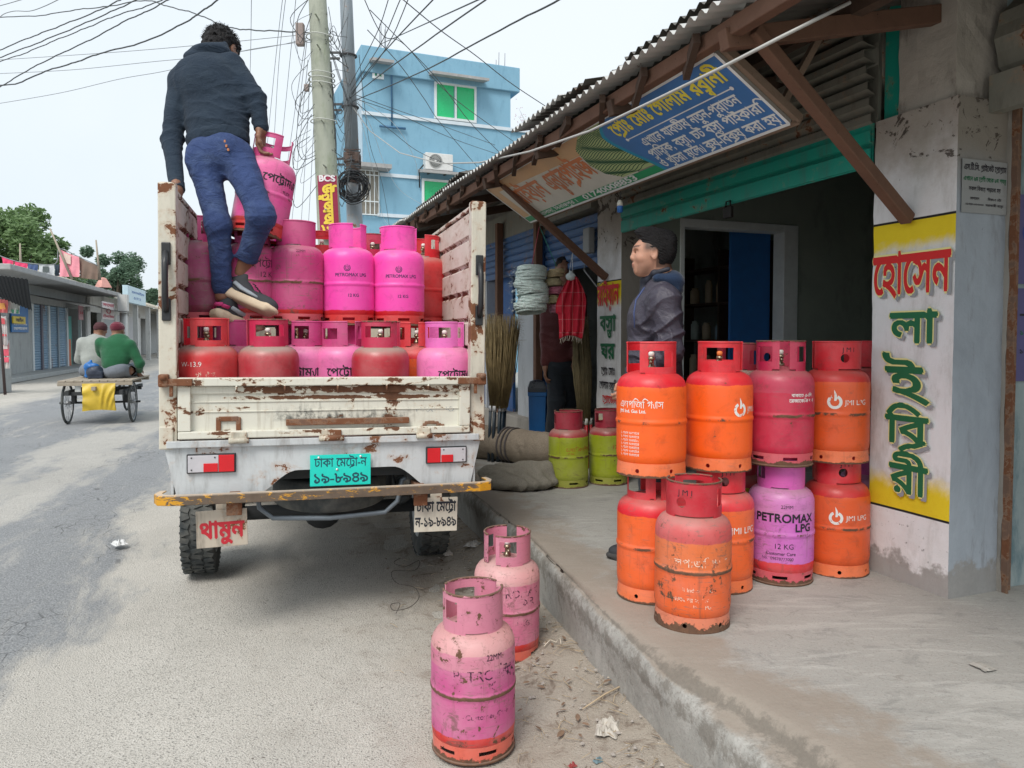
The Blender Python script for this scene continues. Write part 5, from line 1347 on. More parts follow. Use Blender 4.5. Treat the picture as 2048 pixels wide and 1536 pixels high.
# the next shops down the street
sb('wall', M_whitew, (4.72, 5.42, .05, .15, .60, 2.75), (6.30, 6.36, -.02, .10, .33, 2.6))
sb('plinth', M_plast, (4.5, 9.5, -.05, 3.2, .32, .61), bev=.01)
sb('wall', M_plast, (4.6, 12.4, .06, .2, 2.45, 3.5), (8.0, 12.4, .05, .2, .33, 2.5))
sb('door', M_bluep, (5.72, 6.30, .10, .14, .60, 2.45), (6.36, 7.2, .10, .14, .6, 2.45), bev=.01)
sb('door_frame', M_bluep, (4.60, 4.70, .0, .10, .60, 2.5))
for t, s in ((4.60, -.05), (5.62, -.10)):
    b = MB(); b.beam(S(t, s, .60 if t < 5 else .45), S(t, s, 2.75), .075, .075, up=(0, 1, 0), bev=.006); b.build('wooden_post', M_wood, SHOP)
b = MB(); sbox(b, 5.55, 5.72, -.18, -.02, .33, .62, .01); b.build('post_base', M_plast, SHOP)
b = MB(); zs = []
for i in range(6): zs += [(2.10+i*.075, -.0), (2.12+i*.075, -.02), (2.16+i*.075, -.02), (2.17+i*.075, 0)]
shutter(b, 3.42, 4.58, .04, zs); shutter(b, 4.7, 6.9, -.02, [(z+.05, d) for z, d in zs]); sbox(b, 3.42, 4.58, .04, .05, 2.1, 2.55); sbox(b, 4.7, 6.9, -.02, -.01, 2.15, 2.6)
b.build('shutter', rusty('shutter_blue', (.05, .13, .30), .06, 7, rough=.5, grime=.6), SHOP)
b = MB(); sbox(b, 3.42, 7.0, -.05, .3, 2.58, 2.85); b.build('shutter_box', M_shut, SHOP)
# the wall meter on the far pillar's corner
b = MB(); sbox(b, 3.44, 3.56, -.06, -.0, 2.20, 2.42, .01); b.tube([S(3.5, -.05, 2.20), S(3.48, -.08, 2.05), S(3.3, -.05, 1.9), S(3.2, -.03, 1.95)], .006, 6); b.build('electric_meter', plain('meter_grey', (.25, .26, .26), .5), SHOP)
# long electric conduit sagging along the eave
b = MB(); pts = []
for k, (px, py, s) in enumerate(((1700, 5, -.9), (1560, 75, -1.15), (1440, 137, -1.2), (1300, 205, -1.22), (1180, 262, -1.25), (1060, 303, -1.28))):
    r = WP(px, py, s=s); pts.append(W(r[0], r[1], r[2]))
for q in ((960, 325, 6.2), (880, 327, 8), (800, 306, 10), (740, 262, 11.4), (706, 215, 11.85)): pts.append(P(*q))
b.tube(pts, .0065, 8); tag(b.build('power_cable', plain('cable_pale', (.42, .42, .40), .5)), 'thick pale cable sagging across the sign and along the eave', 'cable')
# ---------------------------------------------------------------- hanging sign
sg = thing('shop_sign', 'long tilted shop sign with blue and green panels hanging under the eave', 'sign', M=SM)
ta, tb = .340, 3.43
O_ = S(tb, -.602, 2.430); Xs = (S(ta, -.602, 2.430)-O_).normalized(); top = S(tb, -1.0, 2.686); Ys = (top-O_); Hs = Ys.length; Ys.normalize(); Ls = tb-ta; Zs = Xs.cross(Ys)
def sp(a, c, off=0.0): return O_+Xs*a+Ys*c+Zs*off
def spoly(b, pts, slot, off): 
    old = b.cur; b.cur = slot; k = len(b.v); b.add([sp(a, c, off) for a, c in pts], [tuple(range(len(pts)))], smooth=False); b.cur = old
b = MB(); b.add([sp(a, c, o) for o in (-.03, 0) for a, c in ((0, 0), (Ls, 0), (Ls, Hs), (0, Hs))], [(3, 2, 1, 0), (4, 5, 6, 7), (0, 1, 5, 4), (1, 2, 6, 5), (2, 3, 7, 6), (3, 0, 4, 7)])
def cx_(c): # the curved border between the cream and the blue halves
    q = c/Hs; return Ls*float(np.interp(q, [0, .12, .25, .4, .55, .68, .8, .9, 1], [.676, .668, .655, .640, .627, .617, .617, .632, .660]))
spoly(b, [(0, Hs*.12), (Ls*.60, Hs*.12), (Ls*.60, Hs), (0, Hs)], 2, .0012)
spoly(b, [(0, Hs*.14), (Ls*.04, Hs*.14), (Ls*.04, Hs), (0, Hs)], 3, .0018)
spoly(b, [(Ls*.04, Hs*.80), (Ls*.52, Hs*.70), (Ls*.56, Hs), (Ls*.04, Hs)], 3, .0017)
spoly(b, [(0, 0), (Ls*.674, 0), (Ls*.665, Hs*.125), (0, Hs*.125)], 4, .0016)
# paddy field picture: pale green panel with dark wavy rows
N = 14; L_ = [(Ls*(.36-.02*math.sin(k/N*5))-.0+(.10-.10*(k/N))*Ls*.9, Hs*(.145+.855*k/N)) for k in range(N+1)]
R__ = [(cx_(Hs*(.145+.855*k/N)), Hs*(.145+.855*k/N)) for k in range(N+1)]
lx = lambda y: Ls*float(np.interp(y/Hs, [.14, .3, .5, .8, 1], [.545, .505, .49, .50, .565]))
L_ = [(lx(y), y) for k, (x, y) in enumerate(L_)]
for k in range(N): spoly(b, [L_[k], R__[k], R__[k+1], L_[k+1]], 5, .0022)
for k in range(34):
    q0 = .16+.80*k/34; pts = []
    for j in range(9):
        w_ = j/8; y = Hs*(q0+.05*math.sin(w_*9+k*.5)*.5+.03*w_)
        y = min(Hs*.99, y); xa = lx(y); xb = cx_(y); pts.append((xa+(xb-xa)*w_, y))
    th = Hs*.006
    for j in range(8): spoly(b, [(pts[j][0], pts[j][1]-th), (pts[j+1][0], pts[j+1][1]-th), (pts[j+1][0], pts[j+1][1]+th), (pts[j][0], pts[j][1]+th)], 6, .0028)
# blue half
N = 14
for k in range(N):
    a, c = Hs*k/N, Hs*(k+1)/N
    spoly(b, [(cx_(a), a), (Ls*.70, a), (Ls*.70, c), (cx_(c), c)], 1, .0032)
    spoly(b, [(cx_(a)-.012, a), (cx_(a)+.022, a), (cx_(c)+.022, c), (cx_(c)-.012, c)], 7, .0036)
spoly(b, [(Ls*.70, 0), (Ls*.995, 0), (Ls*.995, Hs), (Ls*.70, Hs)], 1, .0032)
for a0, a1, c0, c1 in ((0, Ls, -.008, .008), (0, Ls, Hs-.008, Hs+.008), (-.006, .010, 0, Hs), (Ls-.012, Ls+.006, 0, Hs)): spoly(b, [(a0, c0), (a1, c0), (a1, c1), (a0, c1)], 8, .0055)
sf = lambda a0, c0, off=.0042: (lambda a, c: sp(a0+a, c0+c, off))
write(b, 'েপ{R}াঃ েমাঃ েগালাম রব{_ব}ানী', sf(Ls*.655, Hs*.70), .130, 'l', n=40, slot=9, fit=Ls*.325, offs=DIL(.03))
spoly(b, [(Ls*.668, Hs*.600), (Ls*.970, Hs*.600), (Ls*.970, Hs*.614), (Ls*.668, Hs*.614)], 8, .0042)
for xx in (.668, .970):
    c_ = [(Ls*xx+.012*math.cos(q*PI/5), Hs*.607+.012*math.sin(q*PI/5)) for q in range(10)]; spoly(b, c_, 8, .0046)
write(b, 'এখােন যাবতীয় নতুন-পুরাতন', sf(Ls*.693, Hs*.42), .088, 'l', n=34, slot=8, fit=Ls*.27, offs=DIL(.02))
write(b, 'প{_ল}াস{_ট}িক, বস{_ত}া, চট বস{_ত}া পাইকারি'.replace('স{_ট}ি', 'িস{_ট}'), sf(Ls*.680, Hs*.235), .088, 'l', n=34, slot=8, fit=Ls*.305, offs=DIL(.02))
write(b, 'ও খুচরা মূেল{Y} ক{R}য়-িবক{R}য় করা হয়', sf(Ls*.680, Hs*.05), .088, 'l', n=34, slot=8, fit=Ls*.312, offs=DIL(.02))
write(b, 'রাইয়ান', sf(Ls*.085, Hs*.36, .0034), .25, 'l', n=40, slot=10, fit=Ls*.165, offs=DIL(.025))
write(b, 'এন{_ট}ারপ{R}াইজ', sf(Ls*.275, Hs*.36, .0034), .25, 'l', n=40, slot=10, fit=Ls*.215, offs=DIL(.03))
write(b, 'বালাদা, দিনাজপুর । '.replace('দি', 'িদ'), sf(Ls*.10, Hs*.035, .0034), .055, 'l', n=24, slot=8, fit=Ls*.22, offs=DIL(.02))
write(b, '01740008853', sf(Ls*.345, Hs*.030, .0034), .062, 'l', n=28, slot=8, fit=Ls*.235, offs=DIL(.03))
sgp = lambda nm, c, v=.12: plain(nm, c, .45, 0, v, 6, dust=.0)
b.build('sign_board', [M_plast, sgp('sign_blue', (.06, .19, .46), .2), sgp('sign_cream', (.64, .62, .55)), sgp('sign_peach', (.66, .42, .22)), sgp('sign_green_strip', (.02, .32, .13)), sgp('sign_leaf', (.42, .52, .24)), sgp('sign_darkgreen', (.02, .10, .045)), sgp('sign_cyan', (.02, .30, .48)), sgp('sign_white', (.78, .80, .80)), sgp('sign_yel', (.82, .70, .07)), sgp('sign_orange', (.62, .20, .07), .3)], sg)
b = MB(); e = .02
for a0, a1 in (((-e, -e), (Ls+e, -e)), ((-e, Hs+e), (Ls+e, Hs+e)), ((-e, -e), (-e, Hs+e)), ((Ls+e, -e), (Ls+e, Hs+e))): b.beam(sp(*a0, -.03), sp(*a1, -.03), .03, .035, up=Zs)
for a in (.02, .5, .98): b.beam(sp(Ls*a, Hs*.1, -.05), sp(Ls*a, Hs*.1, -.05)+Vector((0, .25, .40)), .03, .03)
b.build('sign_frame', wood_mat('sign_frame_wood', (.16, .11, .08), (.30, .22, .16)), sg)
# poster on the near pillar's side face and posters in the near bay (all face the camera along -t)
def paper(label, t, s0, s1, z0, z1, col, lines, name='poster', tilt=0, ink=ink_black, extra=None, nx=.003):
    o = thing(name, label, 'poster', M=SM)
    b = MB(); b.add([S(t, s0, z0), S(t, s1, z0), S(t, s1, z1+tilt), S(t, s0, z1+tilt)], [(0, 1, 2, 3)])
    b.add([S(t+.001, s0, z0), S(t+.001, s1, z0), S(t+.001, s1, z1+tilt), S(t+.001, s0, z1+tilt)], [(3, 2, 1, 0)])
    for txt, cx, cz, sz, fit, slot in lines:
        write(b, txt, lambda a, c, cx=cx, cz=cz: S(t-.0014, s0+(s1-s0)*cx+a, z0+(z1-z0)*cz+c), sz, 'c', n=22, slot=slot, fit=(s1-s0)*fit, offs=DIL(.02))
    if extra: extra(b, t)
    b.build('paper', [plain('paper_'+name+str(int(s0*1000)), col, .7, 0, .08), ink, ink_green, ink_mat('ink_blue%d' % int(s0*1000), (.03, .06, .3), .0)], o)
    return o
paper('pale grey notice with rows of writing on the side of the painted pillar', -.008, .02, .295, 2.02, 2.25, (.30, .31, .31),
    [('এস.টি.সি. প{R}াইেভট েপ{R}াগ{R}াম'.replace('টি', 'িট').replace('সি', 'িস'), .5, .80, .036, .94, 1), ('এখােন ৯ম েশ{R}ণী েথেক ৮ম পযন{_ত}', .5, .60, .026, .94, 2), ('সকল িবষেয় পড়ােনা হয়', .5, .42, .024, .7, 1), ('েযাগােযাগ', .28, .25, .015, .2, 1), ('িবকাল ৩টা', .72, .25, .015, .3, 1), ('০১৭৪০-০০০০০০', .28, .14, .014, .4, 1), ('সরকারী রাস{_ত}া', .72, .14, .014, .4, 1)])
def portrait(b, t):
    b.cur = 3
    for cs, cz, r in ((.44, 1.95, .035), (.47, 1.80, .045)):
        b.add([S(t-.0015, cs+r*math.cos(a*PI/6), cz+r*1.2*math.sin(a*PI/6)) for a in range(12)], [tuple(range(12))], smooth=False)
    b.cur = 0
paper('dark blue poster high on the partition wall at the right edge', -.004, .375, .62, 1.72, 2.12, (.10, .09, .22), [('TAKA', .55, .2, .05, .5, 1)], extra=portrait)
paper('pale table-like notice under the dark blue poster at the right edge', -.006, .375, .62, 1.28, 1.70, (.46, .50, .48), [('▬▬▬▬▬', .5, .7, .03, .8, 1), ('১২৩৪৫৬৭', .5, .5, .03, .8, 2), ('১২৩৪৫৬৭', .5, .3, .03, .8, 1)])
# ------------------------------------------------------------------ people
def skin_mat(name, c, lip=(.30, .09, .07)):
    n = NT(name); co = n.coord('Object', False)
    a = n.new('ShaderNodeAttribute', attribute_name='tint'); t = n.sep(a.outputs['Color'])
    f = n.noise(co, 30, 4, .6)
    cc = n.mix(f, [v*.82 for v in c], [v*1.15 for v in c])
    cc = n.mix(t[0], cc, lip); cc = n.mix(n.math('MULTIPLY', t[1], .85), cc, (.016, .012, .010))
    n.bump(n.noise(co, 160, 3), .12, .002)
    b = n.bsdf.inputs; b['Subsurface Weight'].default_value = .08; b['Subsurface Radius'].default_value = (.02, .008, .004); b['Subsurface Scale'].default_value = .3
    return n.done(cc, .5, spec=.4)
def cloth_mat(name, c, sheen=.2, rough=.9, weave=260, fade=None, bump=.25, fold=14, spec=.2, metal=0, wv=.35):
    n = NT(name); co = n.coord('Object', False); f = n.noise(co, 7, 5, .6); g = n.noise(co, weave, 2, .5)
    cc = n.mix(f, [v*.72 for v in c], [min(1, v*1.3) for v in c])
    if fade: cc = n.mix(n.math('MULTIPLY', n.ramp(n.noise(co, 5.5, 5, .65), .46, .66), .55), cc, fade)
    cc = n.mix(n.math('MULTIPLY', n.ramp(g, .5, .7), .25), cc, [min(1, v*1.8+.01) for v in c])
    n.bump(n.math('ADD', n.math('MULTIPLY', n.noise(n.scalev(co, (1, 1, 1.6)), fold, 5, .62, 1.4), 3.0), n.math('MULTIPLY', g, wv)), bump, .012)
    n.put(n.bsdf.inputs['Sheen Weight'], sheen); return n.done(cc, rough, metal, spec=spec)
M_skin1 = skin_mat('skin_brown', (.23, .115, .072)); M_skin2 = skin_mat('skin_tan', (.52, .275, .19), (.40, .16, .13)); M_hair = cloth_mat('hair_black', (.014, .013, .014), .0, .5, 90, bump=.5, fold=60)
M_hood = cloth_mat('hoodie_charcoal', (.020, .032, .050), .04, .95, fade=(.032, .047, .066), bump=.5, fold=9); M_jean = cloth_mat('jeans_blue', (.033, .056, .145), .04, .85, fade=(.080, .12, .225), bump=.6, fold=9)
M_satin = cloth_mat('jacket_satin', (.055, .050, .070), .0, .46, 300, bump=.4, fold=9, spec=.4, wv=0); M_navy = cloth_mat('hood_navy', (.022, .042, .09), .3, .9); M_maroon = cloth_mat('jacket_maroon', (.10, .028, .030), .1, .6); M_darkt = cloth_mat('trousers_dark', (.022, .028, .036), .1, .8)
M_green = cloth_mat('sweater_green', (.018, .10, .045), .2, .95); M_pale = cloth_mat('jacket_pale', (.30, .32, .30), .1, .7); M_gtrou = cloth_mat('trousers_grey', (.16, .18, .21), .1, .85); M_burg = cloth_mat('cap_burgundy', (.13, .018, .035), .3, .95)
def fr(o, x, y):
    """frame from origin, right vector, forward hint"""
    y = Vector(y).normalized(); x = Vector(x); x = (x-y*x.dot(y)).normalized(); z = x.cross(y)
    return Matrix.Translation(o) @ Matrix((x, y, z)).transposed().to_4x4()
def sub(prims, k=.02, op='u'): return ((lambda p: evalf(prims, p)), k, op)
HEAD = [  # local: x right, y face, z up, origin at the middle of the skull
    ell((0, -.012, .028), (.076, .096, .092), .03), ell((0, .030, .005), (.066, .066, .080), .03),
    ell((0, .040, -.052), (.052, .052, .052), .03), ell((0, .058, -.085), (.024, .024, .020), .03),       # jaw, chin
    ell((0, .083, .036), (.050, .014, .014), .02),                                                       # brow
    cap((0, .087, .022), (0, .101, -.012), .0095, .0120, .018), ell((.012, .096, -.019), (.010, .011, .0085), .012), ell((-.012, .096, -.019), (.010, .011, .0085), .012),
    ell((.030, .083, .014), (.019, .013, .010), .012, 's'), ell((-.030, .083, .014), (.019, .013, .010), .012, 's'),
    ell((.030, .077, .014), (.0135, .0115, .0105), .004), ell((-.030, .077, .014), (.0135, .0115, .0105), .004),
    ell((0, .093, -.047), (.025, .0090, .0060), .008), ell((0, .090, -.058), (.021, .0095, .0070), .008), ell((0, .104, -.0525), (.024, .006, .0018), .003, 's'),
    ell((.046, .060, -.018), (.020, .022, .018), .02), ell((-.046, .060, -.018), (.020, .022, .018), .02),
    ell((.080, -.006, .004), (.009, .020, .034), .006), ell((-.080, -.006, .004), (.009, .020, .034), .006),
    ell((.088, -.001, .008), (.006, .011, .021), .003, 's'), ell((-.088, -.001, .008), (.006, .011, .021), .003, 's'),
]
def hand_prims(M, curl=.4, side=1, spread=.0, grip=None):
    """M: wrist frame - y along the hand, z = back of the hand, x toward the thumb for side=1"""
    pr = [rbox((0, .045, 0), (.040, .048, .014), .012, .012), cap((0, -.03, 0), (0, .015, 0), .026, .024, .02)]
    L = (.040, .045, .042, .033); X = (.029, .010, -.010, -.029); B0 = (.088, .092, .089, .082)
    for i in range(4):
        p = Vector((X[i], B0[i], 0)); a = 0; pts = [Vector((X[i]*.85, B0[i]-.03, 0)), p.copy()]
        for s, f in ((1.0, .9), (.68, 1.1), (.55, .8)):
            a += curl*f*(1+.08*i); p = p+Vector((spread*(1.5-i)*.2*L[i]*s, math.cos(a)*L[i]*s, -math.sin(a)*L[i]*s)); pts.append(p.copy())
        pr += chain(pts, [.010, .0102, .0095, .0088, .0078], .006)
    t = [Vector((.026, .02, -.004)), Vector((.050, .045, -.014)), Vector((.052, .075, -.026)), Vector((.042, .098, -.036))]
    pr += chain(t, [.014, .012, .0105, .009], .010)
    Mx = M @ Matrix.Diagonal((side, 1, 1, 1))
    def tf(q): return q
    Mi = np.array(Mx.inverted(), dtype=np.float32)
    return ((lambda p: evalf(pr, p@Mi[:3, :3].T+Mi[:3, 3])), .02, 'u')
def bounds(pts, m):
    a = np.array([list(p) for p in pts]); return a.min(0)-m, a.max(0)+m
def folds(p, c, axis, amp, freq, rad, seed=0):
    """cloth folds around a point, running across the given axis"""
    c = _v(c); ax = _v(Vector(axis).normalized()); q = p-c; u = q@ax; r = np.linalg.norm(q, axis=1)
    w = np.exp(-(r/rad)**2); s = 1-np.abs(np.sin(.5*(freq*u+npnoise(p, 14, seed)*2.2))); return 1.5*amp*w*(.32-s*s)
def shoe(M, parent, sole_c, side=1, name='shoe', up=(.035, .038, .045), acc=(.62, .05, .22), mid=(.30, .34, .38)):
    """sneaker in a frame: y toward the toe, z up, origin under the ankle at the sole"""
    Mi = M
    pl = parent
    def tr(prims): return [group_tf(Mi, prims)]
    lo, hi = bounds([M @ Vector((sx*.07, y, z)) for sx in (-1, 1) for y in (-.11, .24) for z in (-.03, .16)], .02)
    inv = local(pl)
    upper = [ell((0, .10, .040), (.042, .115, .034), .03), ell((0, -.01, .062), (.037, .070, .055), .03), ell((0, .165, .034), (.038, .050, .028), .03), cap((0, -.02, .09), (0, .0, .125), .036, .038, .02), ell((0, .03, .135), (.030, .055, .035), .01, 's'), half((0, 0, .018), (0, 0, -1)), half((0, -.01, .128), (0, -.1, 1))]
    sd = sdf_obj(name, tr(upper), lo, hi, .005, plain('shoe_upper', up, .8, 0, .3), pl, inv)
    sole = [rbox((0, .055, .010), (.047, .142, .023), .018, .01), ell((0, .19, .018), (.040, .045, .020), .02), rbox((0, -.06, .022), (.040, .045, .024), .02, .02)]
    s2 = sdf_obj('sole', tr(sole), lo, hi, .005, sole_c, sd)
    s2.data.transform(inv)
    b = MB(); n_ = 14
    for sg in (-1, 1):
        b.cur = 0
        pth = [(sg*.0415, -.075, .062), (sg*.0425, -.035, .060), (sg*.0435, .0, .052), (sg*.0445, .03, .046)]
        b.tube([Mi @ Vector(q) for q in pth[:2]], [.012, .012], 6, flat=.4)
        b.cur = 1; b.tube([Mi @ Vector(q) for q in ((sg*.042, -.02, .066), (sg*.045, .03, .05), (sg*.044, .08, .044), (sg*.040, .13, .040))], [.012, .014, .012, .006], 6, flat=.5)
    b.cur = 0; b.tube([Mi @ Vector(q) for q in ((-.034, -.072, .070), (0, -.088, .072), (.034, -.072, .070))], .011, 6)
    b.cur = 2
    for k in range(5): b.tube([Mi @ Vector(q) for q in ((-.022, .055+k*.017, .098-k*.008), (0, .06+k*.017, .103-k*.009), (.022, .055+k*.017, .098-k*.008))], .003, 5)
    o = b.build('trim', [plain('shoe_pink', acc, .7), plain('shoe_grey', mid, .7), plain('shoe_lace', (.02, .025, .03), .8)], sd); o.data.transform(inv)
    return sd
def strands(b, c, R, n, L, rnd, upb=.5, rad=.0016, cut=None):
    for k in range(n):
        d = Vector((rnd.gauss(0, 1), rnd.gauss(0, 1), rnd.gauss(upb, .8))).normalized()
        if cut and cut(d): continue
        p = Vector((c[0]+d.x*R[0], c[1]+d.y*R[1], c[2]+d.z*R[2])); l = L*rnd.uniform(.5, 1.3)
        side = Vector((rnd.gauss(0, 1), rnd.gauss(0, 1), rnd.gauss(0, 1)))*.5
        b.tube([p-d*.01, p+(d+side*.3)*l*.5, p+(d+side+Vector((0, 0, -.35))).normalized()*l], [rad, rad*.8, rad*.2], 4)
def place_group(name, label, cat='person', loc=(0, 0, 0)): return thing(name, label, cat, loc)

# ---- the man standing on the load
def man_on_truck():
    foot = P(455, 648, 4.06)
    T = place_group('person', 'person in charcoal hoodie and jeans standing on the load, lifting a pink cylinder', loc=foot); inv = local(T)
    hip = P(437, 300, 4.14); hipR = P(476, 318, 4.12); hipL = P(407, 322, 4.10)
    chest = P(414, 190, 4.20); neck = P(424, 118, 4.30); shL = P(360, 163, 4.26); shR = P(464, 130, 4.28)
    hc = P(443, 104, 4.40)
    elL = P(344, 280, 4.16); wrL = P(354, 380, 3.95); elR = P(511, 196, 4.22); wrR = P(523, 258, 4.18)
    knR = P(523, 432, 3.98); anR = P(484, 545, 4.12); knL = P(437, 450, 4.02); anL = P(445, 592, 4.06)
    # body
    hM = fr(hc, Vector((1, .15, -.12)), Vector((.25, .93, -.45)))
    hwR = fr(wrR, Vector((.2, .95, 0)), Vector((-.12, .12, -1)))      # right hand hangs over the collar
    hwL = fr(wrL, Vector((.2, -.95, 0)), Vector((.10, .02, -1)))
    body = [group_tf(hM, HEAD), cap(neck, hc-Vector((0, 0, .05)), .058, .056, .04), cap(chest, neck, .080, .06, .06), cap(hip, chest, .085, .085, .06), cap(shL, shR, .045, .045, .06)]
    body += chain([shL, elL, wrL], [.05, .04, .028], .02)+chain([shR, elR, wrR], [.05, .04, .028], .02)
    body += chain([hipL, knL, anL], [.070, .044, .034], .02)+chain([hipR, knR, anR], [.072, .048, .040], .02)
    body += [cap(anR, anR+Vector((.03, .05, -.06)), .040, .036, .02), cap(anL, anL+Vector((.02, .06, -.03)), .034, .033, .02)]
    body += [hand_prims(hwR, .62, -1), hand_prims(hwL, .55, 1)]
    allp = [hip, neck, hc+Vector((0, 0, .14)), wrL, wrR, knR, anR, anL-Vector((0, 0, .06)), wrR-Vector((0, 0, .12)), wrL-Vector((.02, 0, .16)), hc+Vector((.1, .12, 0)), elR, elL]
    lo, hi = bounds(allp, .10)
    sdf_obj('body', body, lo, hi, .006, M_skin1, T, inv, tint=lambda V: np.zeros((len(V), 3)))
    # hair
    hi_ = [group_tf(hM, [ell((0, -.020, .048), (.088, .105, .090), .02), ell((0, -.07, -.005), (.070, .050, .070), .03), ell((0, .05, .085), (.070, .06, .045), .03), half((0, .085, .03), (0, 1, -.55)), ])]
    lo2, hi2 = bounds([hc], .17)
    hr = sdf_obj('hair', hi_, lo2, hi2, .005, M_hair, T, inv, disp=lambda p: .007*npnoise(p, 70, 1)+.006*npnoise(p, 130, 4))
    b = MB(); rnd = random.Random(2); strands(b, (0, -.015, .05), (.084, .10, .086), 900, .024, rnd, .5, .0015, cut=lambda d: d.y > .55 and d.z < .5)
    s = b.build('strand_tufts', M_hair, hr); s.data.transform(inv @ hM)
    # hoodie: torso, sleeves, hood
    ax = (neck-hip).normalized(); side = (shR-shL).normalized(); fwd = side.cross(ax)
    Rt = Matrix((side, -fwd, ax)).transposed() if False else Matrix((side, ax.cross(side), ax)).transposed()
    hem = hip+ax*.035
    tor = [ell(hip+ax*.10, (.158, .118, .20), .06, R=Rt), ell(hip+ax*.30, (.176, .122, .26), .06, R=Rt), cap(shL+Vector((.03, 0, -.02)), shR+Vector((-.03, 0, -.02)), .074, .074, .07), ell(chest+ax*.09, (.155, .115, .15), .06, R=Rt), cap(neck-ax*.04, neck+ax*.02, .075, .065, .05), half(hem, -ax, .01)]
    tor = [sub(tor)]
    tor += chain([shL, elL, wrL+(elL-wrL)*.06], [.066, .052, .037], .03)+chain([shR, elR, wrR+(elR-wrR)*.05], [.068, .055, .040], .03)
    def dsp(p):
        d = .0035*npnoise(p, 18, 2)
        d += folds(p, hip+ax*.13, ax+side*.35, .009, 85, .17, 1)+folds(p, hip+ax*.22+side*.10, ax-side*.5, .008, 75, .12, 2)+folds(p, elR, (wrR-elR), .007, 95, .10, 3)+folds(p, elL, (wrL-elL), .006, 90, .11, 4)+folds(p, shR-ax*.06, side+ax*.4, .007, 70, .11, 5)+folds(p, shL-ax*.08, side-ax*.4, .006, 70, .12, 6)
        return d
    lo3, hi3 = bounds([hip, neck, wrL, wrR, shL, shR, elL, elR], .16)
    hd = sdf_obj('hoodie', tor, lo3, hi3, .0065, M_hood, T, inv, disp=dsp)
    band = [ell(hip+ax*.075, (.170, .122, .16), .03, R=Rt), half(hip+ax*.078, ax, .008), half(hip+ax*.015, -ax, .008)]
    sdf_obj('hem_band', band, *bounds([hip], .24), .0065, M_hood, hd, inv, disp=lambda p: .0015*np.sin(120*((p-_v(hip))@_v(side)))+.003*npnoise(p, 16, 5))
    hood = [cap(neck+side*-.095+ax*.015, neck+side*.045+ax*.075+fwd*.0, .052, .050, .04), cap(neck+side*-.10+ax*.01, neck-side*.02-ax*.035-fwd*0, .050, .046, .05), ell(neck+ax*.015, (.115, .10, .055), .04, R=Rt), ell(neck+ax*.10+side*.0, (.075, .08, .07), .02, 's', R=Rt)]
    sdf_obj('hood', hood, *bounds([neck], .26), .006, M_hood, hd, inv, disp=lambda p: .004*npnoise(p, 28, 3)+.003*np.sin(90*p[:, 2]+3*npnoise(p, 12, 1)))
    for el, wr in ((elL, wrL), (elR, wrR)):
        d = (el-wr).normalized(); b = MB(); N = 14
        b.tube([wr+d*(.055*k/N) for k in range(N+1)], [.040+.0015*math.sin(k*2.2) for k in range(N+1)], 20); o = b.build('cuff', M_hood, hd); o.data.transform(inv)
    # jeans
    tr = [ell(hip-ax*.02, (.152, .112, .13), .05, R=Rt)]
    cutR = (anR-knR).normalized()
    tr += chain([hipL, knL, anL+Vector((0, 0, .045))], [.086, .060, .052], .05)+[sub(chain([hipR, knR, anR+(knR-anR)*.02], [.092, .066, .053], .05)+[half(anR-cutR*.085, cutR, .004)], .05)]
    tr += [ell(hip-ax*.04+side*.062-Vector((0, .07, 0)), (.075, .05, .085), .05), ell(hip-ax*.04-side*.068-Vector((0, .07, 0)), (.075, .05, .085), .05)]
    def dj(p):
        d = .002*npnoise(p, 16, 7)+.0008*npnoise(p, 55, 3)
        d += folds(p, knR, (anR-hipR), .005, 125, .09, 1)+folds(p, knL+Vector((0, 0, -.05)), (anL-hipL)+side*.3, .003, 130, .12, 2)+folds(p, anL+Vector((0, 0, .12)), Vector((.3, 0, 1)), .0025, 170, .08, 3)+.0025*npnoise(p, 40, 9)+folds(p, hipR-ax*.08, side+ax, .005, 85, .10, 4)+folds(p, hipL-ax*.08, side-ax, .005, 85, .10, 5)+folds(p, hipR+(knR-hipR)*.6, (knR-hipR)+side*.4, .003, 80, .12, 8)
        return d
    lo4, hi4 = bounds([hip+Vector((0, 0, .1)), knR, anR, anL, knL, hipL, hipR], .13)
    jn = sdf_obj('jeans', tr, lo4, hi4, .0055, M_jean, T, inv, disp=dj)
    b = MB()   # pocket with its label stitching
    pc = hip+side*.075-ax*.05-Vector((0, .128, 0))
    for dx, dz in ((.012, .035), (.018, .005), (.026, -.02)): b.box(tuple(pc+side*dx+ax*dz), (.010, .012, .014), bev=.002)
    o = b.build('pocket_stitching', plain('orange_stitching', (.45, .18, .08), .7), jn); o.data.transform(inv)
    # socks, shoes
    M_sole = plain('sole_cream', (.62, .50, .36), .7, 0, .2)
    b = MB(); b.tube([anR+Vector((0, 0, -.005)), anR+Vector((.01, .02, -.075))], [.043, .042], 14); o = b.build('sock', plain('sock_grey', (.45, .44, .44), .9), T); o.data.transform(inv)
    def shoe_at(h, t, upv, sc=1.0):
        """heel and toe points of the sole's lower edge"""
        y = (t-h).normalized(); z = Vector(upv); z = (z-y*z.dot(y)).normalized(); x = y.cross(z); o = h+y*.09*sc
        return Matrix.Translation(o) @ Matrix((x, y, z)).transposed().to_4x4() @ Matrix.Scale(sc, 4)
    shoe(shoe_at(P(437, 584, 4.09), P(552, 632, 4.02), (.40, .42, 1), 1.12), T, M_sole)
    shoe(shoe_at(P(428, 633, 3.98), P(489, 652, 4.13), (.1, .35, 1), .98), T, M_sole)
    return wrR
wrR = man_on_truck()

